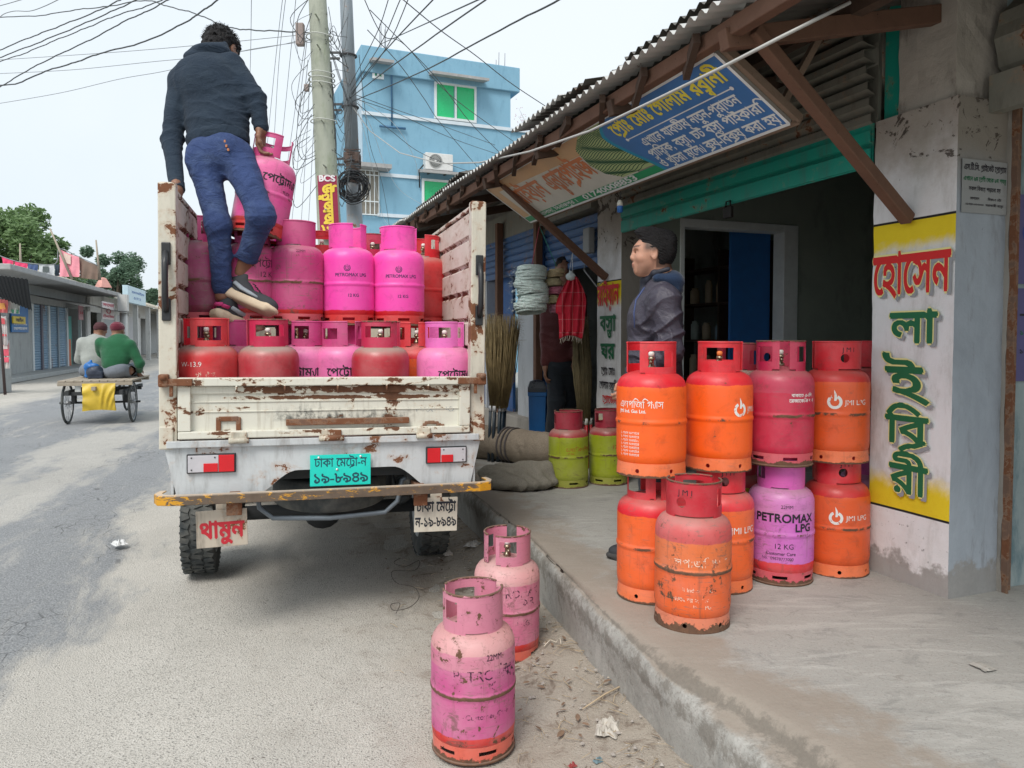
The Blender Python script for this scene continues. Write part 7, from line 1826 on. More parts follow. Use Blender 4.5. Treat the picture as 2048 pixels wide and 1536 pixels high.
def window(a, c, split=True, shade=None):
    q0 = bp(*a); q1 = bp(*c); x0, x1, z1, z0 = q0.x, q1.x, q0.z, q1.z
    b = MB(); f = .07
    for bx in ((x0, x0+f, z0, z1), (x1-f, x1, z0, z1), (x0+f, x1-f, z0, z0+f), (x0+f, x1-f, z1-f, z1), ((x0+x1)/2-.03, (x0+x1)/2+.03, z0+f, z1-f)): b.box(((bx[0]+bx[1])/2, -.025, (bx[2]+bx[3])/2), (bx[1]-bx[0], .07, bx[3]-bx[2]))
    w = b.build('window', M_fr, BB); b = MB()
    b.box(((x0+x1)/2-(x1-x0)/4, -.004, (z0+z1)/2), ((x1-x0)/2-f-.032, .02, z1-z0-2*f)); b.box(((x0+x1)/2+(x1-x0)/4, -.008, (z0+z1)/2), ((x1-x0)/2-f-.032, .02, z1-z0-2*f)); b.build('pane', M_gg, w)
    if shade:
        s0, s1, zz = shade; b = MB(); vs = [(s0, 0, zz+.10), (s1, 0, zz+.10), (s1, -.55, zz-.02), (s0, -.55, zz-.02), (s0, 0, zz), (s1, 0, zz), (s1, -.55, zz-.10), (s0, -.55, zz-.10)]
        b.add(vs, [(0, 3, 2, 1), (4, 5, 6, 7), (3, 7, 6, 2), (0, 4, 7, 3), (1, 2, 6, 5), (0, 1, 5, 4)], smooth=False); b.build('sun_shade', M_conc, BB)
window((868, 163), (952, 247), shade=(bp(862, 160).x-.1, bp(960, 160).x+.1, bp(905, 158).z)); window((744, 131), (767, 160), shade=(bp(737, 130).x, bp(780, 130).x, bp(755, 128).z)); window((843, 357), (950, 420), shade=(bp(836, 350).x, bp(962, 350).x, bp(900, 350).z))
q0, q1 = bp(712, 340), bp(757, 431); b = MB(); b.box(((q0.x+q1.x)/2, -.0, (q0.z+q1.z)/2), (q1.x-q0.x, .03, q0.z-q1.z)); gw = b.build('window', plain('window_dim', (.28, .26, .22), .6), BB)
b = MB()
for k in range(6): b.box((q0.x+(q1.x-q0.x)*k/5, -.07, (q0.z+q1.z)/2), (.022, .02, q0.z-q1.z))
for k in (0, .3, .9, 1): b.box(((q0.x+q1.x)/2, -.08, q1.z+(q0.z-q1.z)*k), (q1.x-q0.x, .02, .03))
b.build('window_grille', M_fr, gw); bb('sun_shade', M_conc, [(q0.x-.2, bp(776, 340).x, -.5, 0, q0.z+.02, q0.z+.14)])
b = MB(); a0, a1, a2 = bp(782, 103), bp(786, 255), bp(795, 103); b.tube([(a2.x, -.06, a0.z), (a0.x, -.06, a0.z), (a0.x, -.06, a1.z)], .025, 6); c0, c1 = bp(758, 253), bp(810, 257); b.tube([(c0.x, -.07, c0.z), (c1.x, -.07, c0.z)], .035, 6); b.build('drain_pipe', plain('pipe_blue', (.05, .15, .28), .5), BB)
for k, (px, hh) in enumerate(((765, .9), (770, 1.0), (774, .8), (780, .85), (1002, .5), (1008, .45), (1014, .5))):
    x = bp(px, 100).x; b = MB(); b.tube([(x, .2+(k % 2)*.5, zt-.1), (x+.01, .2+(k % 2)*.5, zt+hh)], .012, 5); b.build('rebar', plain('rebar_grey', (.25, .27, .29), .7), BB)
# air conditioner
q0, q1 = bp(851, 304, -.35), bp(906, 343, -.35); w, h = q1.x-q0.x, q0.z-q1.z
T = thing('air_conditioner', 'white outdoor air conditioner unit with round fan on the blue wall', 'air conditioner', M=BMx @ Matrix.Translation((q0.x, -.35, q1.z)))
b = MB(); b.box((w/2, .14, h/2), (w, .30, h), None, .02); b.build('casing', plain('ac_white', (.62, .63, .62), .45), T)
b = MB(); cx, cz, R = w*.36, h*.52, h*.40
b.tube([(cx+R*math.cos(k*PI/14), -.016, cz+R*math.sin(k*PI/14)) for k in range(29)], .012, 5, cap=False)
for rr in (.25, .45, .65, .85): b.tube([(cx+R*rr*math.cos(k*PI/10), -.018, cz+R*rr*math.sin(k*PI/10)) for k in range(21)], .006, 4, cap=False)
for k in range(24): b.tube([(cx, -.018, cz), (cx+R*math.cos(k*PI/12), -.018, cz+R*math.sin(k*PI/12))], .005, 4)
b.lathe([(0.0, 0), (R*.2, 0), (R*.2, .02), (0, .02)], 14, Matrix.Translation((cx, -.022, cz)) @ Matrix.Rotation(PI/2, 4, 'X')); b.cur = 1
b.lathe([(0.0, 0), (R, 0), (R, .004), (0, .004)], 24, Matrix.Translation((cx, -.012, cz)) @ Matrix.Rotation(PI/2, 4, 'X'))
b.build('fan_grille', [plain('ac_grille', (.42, .43, .42), .5), plain('ac_dark', (.10, .11, .11), .7)], T)
b = MB(); b.box((w*.2, .12, -.05), (.05, .5, .05)); b.box((w*.8, .12, -.05), (.05, .5, .05)); b.tube([(-.03, .1, h*.3), (-.14, .2, 0), (-.10, .3, -.5)], .02, 6); b.build('bracket', M_dark, T)
# ------------------------------------------------------------------ poles
def pole_mat():
    n = NT('pole_concrete'); co = n.coord('Object', False); f = n.noise(n.scalev(co, (1, 1, .25)), 5, 6, .7); g = n.noise(co, 30, 4)
    cc = n.mix(f, (.27, .30, .24), (.46, .48, .41)); cc = n.mix(n.math('MULTIPLY', n.ramp(n.noise(n.scalev(co, (1, 1, .3)), 3, 5, .7), .5, .7), .6), cc, (.18, .23, .13)); n.bump(g, .3, .01); return n.done(cc, .9)
pb, pt = P(664, 560, 10.5), P(632, -60, 10.5); dirn = (pt-pb).normalized(); base = pb-dirn*(pb.z/dirn.z)
T = thing('utility_pole', 'thick tapered concrete utility pole with a pasted red banner', 'utility pole', loc=base); inv = local(T)
b = MB(); H_ = 8.6; pts = [base+dirn*(H_*k/16) for k in range(17)]; b.tube(pts, [.205-.0075*k for k in range(17)], 20)
for z in (2.0, 2.6, 3.2, 3.8, 4.4, 4.9, 5.4, 5.8): b.tube([base+dirn*z+Vector((.03, -.3, 0)), base+dirn*z+Vector((.03, .3, 0))], .012, 5)
o = b.build('shaft', pole_mat(), T); o.data.transform(inv)
for z in (4.95, 5.02, 5.09, 4.45, 5.6):
    b = MB(); b.tube([base+dirn*z+Vector((math.cos(k*PI/10), math.sin(k*PI/10), .03*math.sin(k)))*.178+Vector((0, 0, 0)) for k in range(21)], .008, 5, cap=False)
    o = b.build('binding_wire', plain('binding_pale', (.50, .52, .48), .6), T); o.data.transform(inv)
M_jb = rusty('box_rust', (.30, .24, .22), .1, 12)
for z, x, sz in ((5.62, -.25, (.11, .10, .30)), (4.9, -.20, (.07, .06, .10))): b = MB(); b.box(tuple(base+dirn*z+Vector((x, -.05, 0))), sz, bev=.015); o = b.build('junction_box', M_jb, T); o.data.transform(inv)
# banner on the pole
c = P(657, 415, 10.28); bw, bh = 38/1500*10.3, 125/1500*10.3; rt = Vector((1, -.0, 0)); upv = (P(636, 0, 10.5)-P(659, 470, 10.5)).normalized()
T = thing('pole_banner', 'narrow dark red banner with yellow letters tied upright to the concrete pole', 'banner', loc=c)
b = MB(); 
def bf(u, v): return rt*((u-.5)*bw)+upv*((v-.5)*bh)+Vector((0, -.035*math.cos((u-.5)*PI), 0))
b.grid(bf, 8, 20)
zz = lambda x, y: bf(.5+x/bw, .5+y/bh)+Vector((0, -.006, 0))
write(b, 'BCS', lambda x, y: zz(x, bh*.41+y), .11, 'c', n=24, slot=1, fit=bw*.86, offs=DIL(.05))
write(b, 'উন{_ম}অঅপ{R}া', lambda x, y: zz(y-bw*.24, bh*.36-x), .20, 'l', n=30, slot=2, fit=bh*.84, offs=DIL(.05))
b.build('cloth', [plain('banner_red', (.30, .02, .06), .7), plain('banner_white', (.75, .72, .74), .7), plain('banner_yellow', (.75, .55, .06), .7)], T)
# steel pole
pb, pt = P(714, 560, 12), P(690, -60, 12); dirn = (pt-pb).normalized(); base2 = pb-dirn*(pb.z/dirn.z)
T = thing('utility_pole', 'grey steel tube pole with brackets and wires, right of the concrete one', 'utility pole', loc=base2); inv = local(T)
b = MB(); b.tube([base2, base2+dirn*3.9], .125, 16); b.tube([base2+dirn*3.9, base2+dirn*8.6], [.112, .09], 16); o = b.build('shaft', rusty('pole_steel', (.22, .26, .29), .08, 6, rough=.5, grime=.3), T); o.data.transform(inv)
for z in (5.9, 5.1, 4.25, 3.1):
    b = MB(); b.tube([base2+dirn*z+Vector((math.cos(k*PI/8), math.sin(k*PI/8), 0))*.125 for k in range(17)], .016, 5, cap=False)
    if z > 4: b.box(tuple(base2+dirn*z+Vector((-.22, -.06, .03))), (.22, .03, .03)); b.box(tuple(base2+dirn*z+Vector((-.22, -.06, -.06))), (.20, .03, .03))
    o = b.build('clamp', plain('clamp_dark', (.06, .06, .065), .6), T); o.data.transform(inv)
b = MB()
for k in range(16): 
    z = 3.9+k*.035; b.tube([base2+dirn*(z+.02*math.sin(q*.7+k))+Vector((math.cos(q*PI/8), math.sin(q*PI/8), 0))*.13 for q in range(17)], .007, 4, cap=False)
b.box(tuple(base2+dirn*4.3), (.24, .24, .16), bev=.02)
o = b.build('wire_wrapping', plain('wrap_brown', (.13, .09, .075), .8), T); o.data.transform(inv)
# coil of spare cable hung on the steel pole
c = P(707, 374, 11.78); T = thing('cable_coil', 'big untidy coil of black cable hung on the steel pole', 'cable coil', loc=c); b = MB(); rnd = random.Random(21)
for k in range(18):
    R = rnd.uniform(.13, .245); ox, oz = rnd.uniform(-.05, .05), rnd.uniform(-.05, .03); y0 = rnd.uniform(-.10, -.01); ph = rnd.uniform(0, 6)
    b.tube([Vector((ox+R*math.cos(a*PI/14)*(1+.07*math.sin(a*.45+ph)), y0+.03*math.sin(a*.9+ph), oz+R*1.02*math.sin(a*PI/14))) for a in range(29)], .0085, 5, cap=False)
b.build('loops', M_blk, T)
# tangles of thin wire round both poles
M_wire = plain('wire_black', (.075, .085, .09), .7); M_wireg = plain('wire_grey', (.22, .24, .25), .6); M_wirew = plain('wire_white', (.55, .60, .62), .5)
def crv(pts, n=6):
    out = []
    for i in range(len(pts)-1):
        a = pts[max(i-1, 0)]; b_ = pts[i]; c = pts[i+1]; d = pts[min(i+2, len(pts)-1)]
        for k in range(n): t = k/n; out.append(.5*((2*b_)+(c-a)*t+(2*a-5*b_+4*c-d)*t*t+(3*b_-a-3*c+d)*t**3))
    out.append(pts[-1]); return out
for nm, cxp, dd, n_, lab, sd_ in (('tangled_wires', 612, 10.3, 15, 'messy loops of thin wire hanging left of the concrete pole top', 1), ('tangled_wires', 672, 11.2, 32, 'dense tangle of thin wires strung between the two poles', 2)):
    rnd = random.Random(sd_); b = MB()
    for k in range(n_):
        if sd_ == 1: y0 = rnd.uniform(-20, 330); pts = [P(618+rnd.uniform(-4, 6), y0, dd), P(cxp-rnd.uniform(5, 32), y0+rnd.uniform(15, 60), dd-rnd.uniform(0, .4)), P(cxp-rnd.uniform(0, 25), y0+rnd.uniform(60, 110), dd), P(624+y0*.03, y0+rnd.uniform(20, 90), dd)]
        else: y0 = rnd.uniform(-20, 400); pts = [P(652+rnd.uniform(-6, 6)+y0*.05, y0, 10.4), P(cxp+rnd.uniform(-14, 14)+y0*.05, y0+rnd.uniform(-30, 90), dd+rnd.uniform(-.4, .4)), P(694+y0*.03, rnd.choice([y0+rnd.uniform(-60, 60), rnd.uniform(170, 215)]), 11.85)]
        b.tube(crv(pts), rnd.uniform(.0028, .0055), 4)
    if sd_ == 2:
        for k in range(14): pts = [P(656+rnd.uniform(-3, 8), rnd.uniform(120, 300), 10.5), P(664+rnd.uniform(-2, 8), rnd.uniform(240, 330), 10.5), P(668+rnd.uniform(-3, 6), rnd.uniform(300, 470), 10.6)]; b.tube(crv(pts), rnd.uniform(.004, .010), 4)
    tag(b.build(nm, M_wire), lab, 'wires')
# overhead cables
wob = random.Random(8)
def cable(lab, pts, r=.011, mat=None, grp='overhead cables', tw=.0):
    P3 = crv([P(x, y, d) for x, y, d in pts], 8)
    if pts[0][0] < 1: P3.insert(0, P3[0]+(P3[0]-P3[1]).normalized()*14)
    if pts[-1][1] < 1: P3.append(P3[-1]+(P3[-1]-P3[-2]).normalized()*9)
    if pts[0][1] < 0: P3.insert(0, P3[0]+(P3[0]-P3[1]).normalized()*5)
    if tw: P3 = [p+Vector((0, 0, tw*math.sin(i*1.1)+tw*.6*math.sin(i*2.7))) for i, p in enumerate(P3)]
    b = MB(); b.tube(P3, r*.78, 5); tag(b.build('overhead_cable', mat or M_wire), lab, 'cable', grp)
def lin(pts, d0, d1): n = len(pts)-1; return [(x, y, d0+(d1-d0)*i/n) for i, (x, y) in enumerate(pts)]
cable("thick twisted cable crossing above the standing man's head to the concrete pole", lin([(-30, 34), (70, 32), (150, 20), (215, 13), (290, 1), (340, 14), (390, 27), (440, 48), (470, 57), (520, 61), (600, 64), (625, 66)], 16, 10.4), .013, tw=.006)
L1 = 'twisted cable sloping across the upper left sky, '
cable(L1+'highest of the four', lin([(-20, 108), (60, 75), (120, 52), (200, 20), (245, -3), (300, -30)], 9, 7), .008, tw=.004)
cable(L1+'second of the four', lin([(-20, 122), (60, 92), (150, 55), (230, 20), (290, -8), (340, -30)], 9, 7), .008, tw=.004)
cable(L1+'third of the four', lin([(-20, 128), (40, 110), (100, 85), (170, 57), (230, 32), (300, 10), (350, -14)], 9, 7), .007, tw=.004)
cable(L1+'lowest of the four', lin([(-20, 186), (10, 168), (60, 138), (120, 108), (190, 75), (250, 42), (300, 20), (345, -6)], 9, 7), .008, tw=.003)
cable("thick cable rising in a curve from the left edge to above the standing man", lin([(-20, 170), (30, 168), (90, 143), (150, 125), (200, 107), (290, 83), (370, 45), (400, 25), (435, 0), (455, -25)], 9, 7), .010, tw=.003)
L2 = 'thin straight wire from the left edge to the concrete pole, '
cable(L2+'uppermost', lin([(-20, 121), (120, 112), (250, 103), (390, 91), (620, 68)], 13, 10.4), .006, M_wireg)
cable(L2+'middle', lin([(-20, 148), (140, 140), (300, 124), (420, 112), (560, 90), (612, 76)], 13, 10.4), .006, M_wireg)
cable(L2+'lowest', lin([(-20, 210), (120, 186), (240, 158), (340, 140), (480, 103), (600, 84), (622, 80)], 13, 10.4), .006, M_wireg)
cable('short thin wire at the very corner of the sky, top left', lin([(-10, 14), (20, 6), (60, -6)], 8, 7), .005, M_wireg); cable('thin kinked wire just below the top left corner', lin([(0, 34), (10, 27), (30, 22), (60, 22), (90, 12), (125, -5)], 8, 7), .005, M_wireg)
for k, (x0, y0, x1, y1, x2, y2) in enumerate(((503, -10, 500, 150, 492, 330), (566, -10, 548, 150, 522, 420), (572, -10, 556, 150, 540, 430), (592, -5, 575, 170, 548, 440), (612, 75, 590, 220, 555, 470), (614, 80, 597, 230, 572, 480), (616, 120, 600, 280, 580, 480), (620, 150, 612, 300, 600, 480), (628, 240, 622, 360, 615, 480))):
    ordn = ('first', 'second', 'third', 'fourth', 'fifth', 'sixth', 'seventh', 'eighth', 'ninth')[k]
    cable('thin wire dropping steeply left of the concrete pole, %s from the left' % ordn, [(x0, y0, 10), (x1, y1, 13), (x2, y2, 17)], .0055, M_wireg, 'wires dropping beside the concrete pole')
R_ = [((705, 188, 11.9), (745, 130, 10), (865, 0, 7), (890, -25, 6.6)), ((700, 196, 11.9), (790, 128, 9), (970, 0, 6), (990, -15, 5.8)), ((705, 203, 11.9), (840, 145, 8.5), (1000, 60, 6), (1120, -1, 5), (1160, -22, 4.8)),
      ((702, 180, 11.9), (760, 90, 9), (800, 0, 7.5), (808, -20, 7.2)), ((700, 170, 11.9), (752, 70, 9.5), (781, -15, 8)), ((703, 186, 11.9), (770, 100, 9), (822, -15, 7.5))]
for k, pp in enumerate(R_): cable('dark cable fanning up to the right from the steel pole, %s' % ('third from the bottom', 'second from the bottom', 'lowest and longest', 'third from the top', 'topmost', 'second from the top')[k], list(pp), .009 if k < 3 else .007, None, 'cables fanning out from the steel pole', .002)
D_ = [[(795, -10, 9), (880, 60, 10), (950, 110, 11), (1020, 165, 12), (1095, 215, 13), (1180, 270, 14)], [(740, 20, 11), (780, 60, 12), (830, 110, 13), (880, 165, 14), (945, 250, 15.5), (1025, 330, 17)], [(735, 60, 11), (800, 130, 13), (850, 200, 15), (880, 245, 17), (960, 340, 19)], [(725, -10, 11), (765, 70, 12), (810, 90, 13), (900, 190, 15), (1030, 285, 17)],
      [(712, 190, 12), (780, 215, 13), (880, 250, 15), (990, 290, 17)], [(712, 198, 12), (790, 225, 13), (900, 275, 15), (1000, 310, 17)], [(712, 205, 12), (780, 260, 13), (850, 310, 15), (960, 350, 17)], [(718, 110, 12), (728, 200, 14), (740, 290, 16), (765, 370, 18), (780, 460, 20)]]
for k, pp in enumerate(D_): cable('wire crossing the blue building, %s' % ('high one passing right over its roof corner', 'from its roof edge to the tin roof', 'crossing below its left small window', 'touching its large upper window', 'nearly level at mid height', 'just under the nearly level one', 'slanting down past the air conditioner', 'hanging almost straight down beside its corner')[k], pp, .009 if k < 4 else .007, None, 'wires crossing the blue building')
Wt = [[(714, 200, 12), (745, 260, 14), (770, 330, 17), (800, 380, 19), (845, 410, 20)], [(714, 196, 12), (790, 250, 14), (830, 320, 17), (835, 360, 19)], [(712, 210, 12), (735, 290, 15), (765, 430, 19), (790, 460, 20)]]
for k, pp in enumerate(Wt): cable('pale thin wire looping down the blue wall, %s' % ('middle one ending by the lower window', 'right one ending above the lower window', 'left one running to the roof edge')[k], pp, .006, M_wirew, 'pale wires on the blue wall')
# ------------------------------------------------------------------ shops across the road
L0 = Vector((-18.16, 28.4, 0)); u2 = Vector((-.294, .956, 0)).normalized(); n2 = Vector((-u2.y, u2.x, 0))
LM = Matrix.Translation(L0) @ Matrix(((u2.x, n2.x, 0, 0), (u2.y, n2.y, 0, 0), (0, 0, 1, 0), (0, 0, 0, 1)))
LMi = LM.inverted()
def lp(px, py, s=0.0):
    r = LMi.to_3x3() @ Vector(_ray(px, py)); o = LMi @ Vector((0, 0, CAMH)); k = (s-o.y)/r.y; return o+r*k
def lthing(name, lab, cat): return thing(name, lab, cat, M=LM)
def lb(T, name, mat, boxes, bev=0):
    b = MB()
    for (x0, x1, y0, y1, z0, z1) in boxes: b.box(((x0+x1)/2, (y0+y1)/2, (z0+z1)/2), (abs(x1-x0), abs(y1-y0), abs(z1-z0)), None, bev)
    return b.build(name, mat, T)
M_gw = wall_mat('grey_render', (.30, .31, .31), (.44, .45, .44), (.2, .2, .19), .5); M_gw2 = wall_mat('pale_wall', (.50, .51, .50), (.62, .62, .60), (.25, .25, .25), .5); M_bsh = rusty('shutter_pale_blue', (.20, .33, .46), .05, 2, rough=.5, grime=.3); M_tile = wall_mat('pale_tiles', (.42, .39, .33), (.60, .56, .48), (.2, .18, .15), .6)
M_colw = plain('white_column', (.62, .65, .66), .7)
tA = lthing('shop_building', 'low shop with four pale blue roller shutters and washing on its flat roof', 'building')
lb(tA, 'wall', M_gw, [(-7, .0, 0, .2, 0, 2.7), (-7, 8.4, 0, .2, 2.75, 3.5), (5.0, 5.12, 0, .2, 0, 2.75), (8.2, 8.4, 0, 6, 0, 3.5), (5.1, 8.2, 2.5, 2.6, 0, 3.4)])
lb(tA, 'side_wall', M_gw, [(-7.2, -7.0, 0, 6, 0, 3.5)]); lb(tA, 'floor', M_gw, [(-7, 8.3, -.9, 6, 0, .16)], .02)
qs = [lp(x, 700).x for x in (66, 84.5, 99, 117, 135)]
b = MB()
for k in range(4):
    x0, x1 = qs[k]+.10, qs[k+1]-.10; vs = []; zs = []
    for i in range(26): z = .18+i*.098; zs += [(z, -.01), (z+.05, -.035), (z+.09, -.01)]
    for z, d in zs: vs += [(x0, .05+d, z), (x1, .05+d, z)]
    b2 = MB(); b2.add(vs, [(2*i, 2*i+1, 2*i+3, 2*i+2) for i in range(len(zs)-1)], smooth=False); b2.build('shutter', M_bsh, tA)
for k in range(5): 
    lb(tA, 'column', [M_colw, plain('column_dark', (.15, .14, .17), .7), M_colw, plain('column_grey', (.25, .30, .34), .7), M_colw][k], [(qs[k]-.10, qs[k]+.10, -.03, .15, 0, 2.72)])
lb(tA, 'door', plain('door_teal', (.06, .36, .32), .5), [(5.9, 6.9, .3, .35, .16, 2.4)]); lb(tA, 'door_panel', plain('panel_orange', (.55, .13, .05), .6), [(5.2, 5.9, .1, .15, .16, 1.35)]); lb(tA, 'post', M_colw, [(7.2, 7.32, -.02, .1, .1, 2.6)])
lb(tA, 'flat_roof', M_conc, [(-7.2, 8.6, -1.5, 6, 3.42, 3.60)], .03)
b = MB(); roofv = []; 
for i in range(60):
    t = -.5+9.4*i/59
    for s, z in ((-1.9, 2.62+.015*(i % 2)+.05*math.sin(t*.7)), (-.0, 3.05+.015*(i % 2))): roofv.append((t, s, z))
b.add(roofv, [(2*i, 2*i+2, 2*i+3, 2*i+1) for i in range(59)], smooth=False); b.build('tin_awning', M_tin, tA)
b = MB(); b.tube([(7.95, -1.7, 0), (7.95, -1.7, 2.7)], .17, 14); b.box((7.95, -1.7, 3.1), (.42, .42, .8)); b.build('porch_column', M_gw2, tA)
tB = lthing('shop_building', 'row of grey shops with a pale tiled roof beyond the round porch column', 'building')
lb(tB, 'wall', M_gw2, [(8.5, 9.2, 0, .2, 0, 3.6), (11.5, 12.2, 0, .2, 0, 3.6), (15, 15.6, 0, .2, 0, 3.4), (8.5, 26, 0, .2, 2.7, 3.6), (18, 19, 0, .2, 0, 3), (22, 23, 0, .2, 0, 3)])
lb(tB, 'back_wall', M_gw, [(8.5, 30, 1.6, 1.8, 0, 3.6)])
for k, (a, c) in enumerate(((12.2, 15), (15.6, 18), (19, 22))): lb(tB, 'shutter', plain('shutter_greyish_%d' % k, (.34+.05*k, .37+.04*k, .39+.04*k), .6), [(a, c, .05, .1, .1, 2.7)])
b = MB(); b.add([(8.4, -1.2, 3.45), (31, -1.2, 3.30), (31, 3, 4.75), (8.4, 3, 4.9), (8.4, -1.2, 3.35), (31, -1.2, 3.2), (31, 3, 4.65), (8.4, 3, 4.8)], [(0, 1, 2, 3), (7, 6, 5, 4), (0, 4, 5, 1), (1, 5, 6, 2), (2, 6, 7, 3), (3, 7, 4, 0)], smooth=False)
for i in range(44): x = 8.6+i*.51; b.beam((x, -1.2, 3.47-.0066*(x-8.4)), (x, 3, 4.93-.0066*(x-8.4)), .14, .06)
b.build('tiled_roof', M_tile, tB)
for x in (11.8, 15.3, 19.5, 24): lb(tB, 'porch_post', M_gw2, [(x, x+.25, -1.1, -.85, 0, 3.3)])
tC = lthing('shop_building', 'farthest low shop with a dark opening at the end of the street', 'building')
lb(tC, 'wall', M_gw, [(31.2, 45, 0, .2, 2.4, 3.4), (31.2, 33, 0, .2, 0, 2.4), (31.2, 45, 1.6, 1.8, 0, 3.4)]); lb(tC, 'flat_roof', M_tile, [(31, 45, -1.0, 4, 3.4, 3.6)]); lb(tC, 'folding_gate', plain('gate_maroon', (.20, .02, .07), .6), [(31.4, 33.4, -.6, -.5, .1, 1.9)])
# signs and banners over there
def board(name, lab, px0, py0, px1, py1, s, col, texts=(), inks=None, edge=None, th=.05):
    a = lp(px0, py0, s); c = lp(px1, py1, s); w = c.x-a.x; h = a.z-c.z
    T = thing(name, lab, 'sign', M=LM @ Matrix.Translation((a.x, s, c.z)))
    b = MB(); b.box((w/2, 0, h/2), (w, th, h), None, .01); b.build('panel', plain('panel_%s_%d' % (name, int(px0*10+py0)), col, .5, 0, .15, 3), T)
    for k, (txt, x, z, sz, fit, ic) in enumerate(texts):
        b = MB(); write(b, txt, lambda a_, c_: Vector((w*x+a_, -th/2-.006, h*z+c_)), sz*h, 'c', n=14, fit=fit*w, offs=DIL(.03)); b.build('lettering', plain('letter_%d_%d_%d' % (px0, py0, k), ic, .6), T)
    return T, w, h
board('wall_banner', 'blue banner with a yellow strip and white writing on the grey wall', 21, 610, 56, 665, -.05, (.015, .13, .34), (('েযাগােযাগ', .5, .10, .14, .8, (.7, .7, .7)), ('০১৭০০০০০০', .5, .27, .12, .8, (.7, .7, .7))))
board('wall_banner', 'yellow strip lettered in dark on the blue banner', 25, 632, 50, 648, -.12, (.62, .45, .03), (('আইন', .5, .25, .7, .6, (.02, .02, .05)),))
board('hanging_sign', 'white and red notice board hanging above the pale jacket passenger', 203, 602, 228, 640, -1.3, (.68, .62, .62), (('সততা', .5, .74, .26, .9, (.45, .02, .06)), ('O', .5, .34, .40, .4, (.45, .02, .06)), ('েটলিকম', .5, .10, .2, .9, (.45, .02, .06))))
board('light_box_sign', 'pale blue light box sign hanging under the tiled roof', 250, 570, 287, 612, -1.5, (.50, .66, .74), (('েমাবাইল', .55, .60, .2, .7, (.10, .20, .45)), ('01712', .5, .25, .2, .4, (.10, .2, .45))), th=.25)
board('hanging_sign', 'narrow red and white notice beside the round porch column', 157, 610, 166, 640, -.5, (.55, .30, .33), (('১২', .5, .4, .3, .8, (.5, .02, .05)),))
# red parasol-like light hanging under the roof
a = lp(206, 558, -1.4); T = thing('cloth_awning', 'faded red and white cloth shade hanging under the roof corner', 'shade', M=LM @ Matrix.Translation((a.x, -1.4, a.z-.35))); b = MB(); b.lathe([(.36, -.03), (.34, 0), (.15, .36), (.05, .42)], 4, smooth=False); b.build('cloth', plain('shade_red', (.55, .28, .24), .8, 0, .4, 2), T)
# near-left stall: dark tin awning on a thin post, banners
SL = lambda px, py, d: P(px, py, d)
T = thing('market_stall', 'stall with a black corrugated awning at the left edge', 'stall', loc=(SL(12, 700, 19).x, 19, 0)); inv = local(T)
b = MB(); vs = []
for i in range(25):
    a = SL(-40+i*4, 552+max(0, i-10)*.55, 19.6); c = SL(-15+i*3.3, 590+i*1.35, 18.2); z = .03*(i % 2); vs += [a+Vector((0, 0, z)), c+Vector((0, 0, z))]
b.add(vs, [(2*i, 2*i+1, 2*i+3, 2*i+2) for i in range(24)], smooth=False); o = b.build('awning', plain('awning_black', (.012, .013, .014), .95, 0, .2, spec=.1), T); o.data.transform(inv)
b = MB(); p1, p0 = SL(-2, 620, 19), SL(10, 779, 19); p0.z = 0; b.tube([p0, p1], .035, 8); p2 = Vector((p0.x-3, 19.5, 0)); b.tube([p2, p2+Vector((0, 0, 2.8))], .035, 8); o = b.build('post', plain('post_dark', (.06, .04, .04), .7), T); o.data.transform(inv)
b = MB(); b.box((p0.x-1.6, 19.6, .45), (2.2, .8, .9)); o = b.build('counter', M_gw, T); o.data.transform(inv)
def flag(name, lab, corners, d, col, extra=()):
    pts = [SL(x, y, d+.0) for x, y in corners]; ctr = sum(pts, Vector())/4
    T = thing(name, lab, 'cloth' if 'cloth' in name or 'towel' in name else 'banner', loc=ctr); b = MB()
    def f(u, v):
        p = pts[0].lerp(pts[1], u).lerp(pts[3].lerp(pts[2], u), v)-ctr; return p+Vector((0, .05*math.sin(u*14+v*3)*v, -.03*math.sin(u*PI)*(1-v)))
    b.grid(f, 14, 10); m = b.build('fabric', plain('fabric_%s_%d_%d' % (name, corners[0][0], corners[0][1]), col, .85, 0, .2, 3), T)
    for (x0, y0, x1, y1, c) in extra:
        b = MB(); b.add([f(x0, y0)+Vector((0, -.04, 0)), f(x1, y0)+Vector((0, -.04, 0)), f(x1, y1)+Vector((0, -.04, 0)), f(x0, y1)+Vector((0, -.04, 0))], [(3, 2, 1, 0)]); b.build('print', plain('print_%d_%d_%d' % (corners[0][0], corners[0][1], int(x0*100)), c, .85), m)
flag('paper_banner', 'pink and white banner with an orange box printed on it, under the black awning', ((-6, 596), (15, 597), (17, 626), (-6, 625)), 18.6, (.72, .20, .20), ((.3, .3, .8, .75, (.75, .35, .10)),)); flag('paper_banner', 'white paper banner with a grey print, right of the pink one', ((14, 598), (38, 600), (41, 628), (17, 626)), 18.7, (.62, .64, .62), ((.5, .2, .85, .7, (.35, .37, .36)), (.3, .7, .9, .98, (.10, .30, .20))))
flag('paper_banner', 'tall white and red poster strip on the stall at the left edge', ((0, 630), (12, 632), (16, 690), (4, 690)), 19.3, (.62, .58, .58), ((.1, .08, .9, .28, (.60, .10, .12)), (.1, .62, .9, .70, (.50, .03, .08))))
flag('paper_banner', 'red bordered poster low on the stall at the left edge', ((6, 680), (19, 680), (20, 737), (8, 737)), 19.4, (.68, .64, .62), ((.1, .1, .95, .55, (.65, .10, .15)), (.2, .16, .85, .30, (.7, .62, .6)), (.1, .60, .95, .78, (.6, .03, .10))))
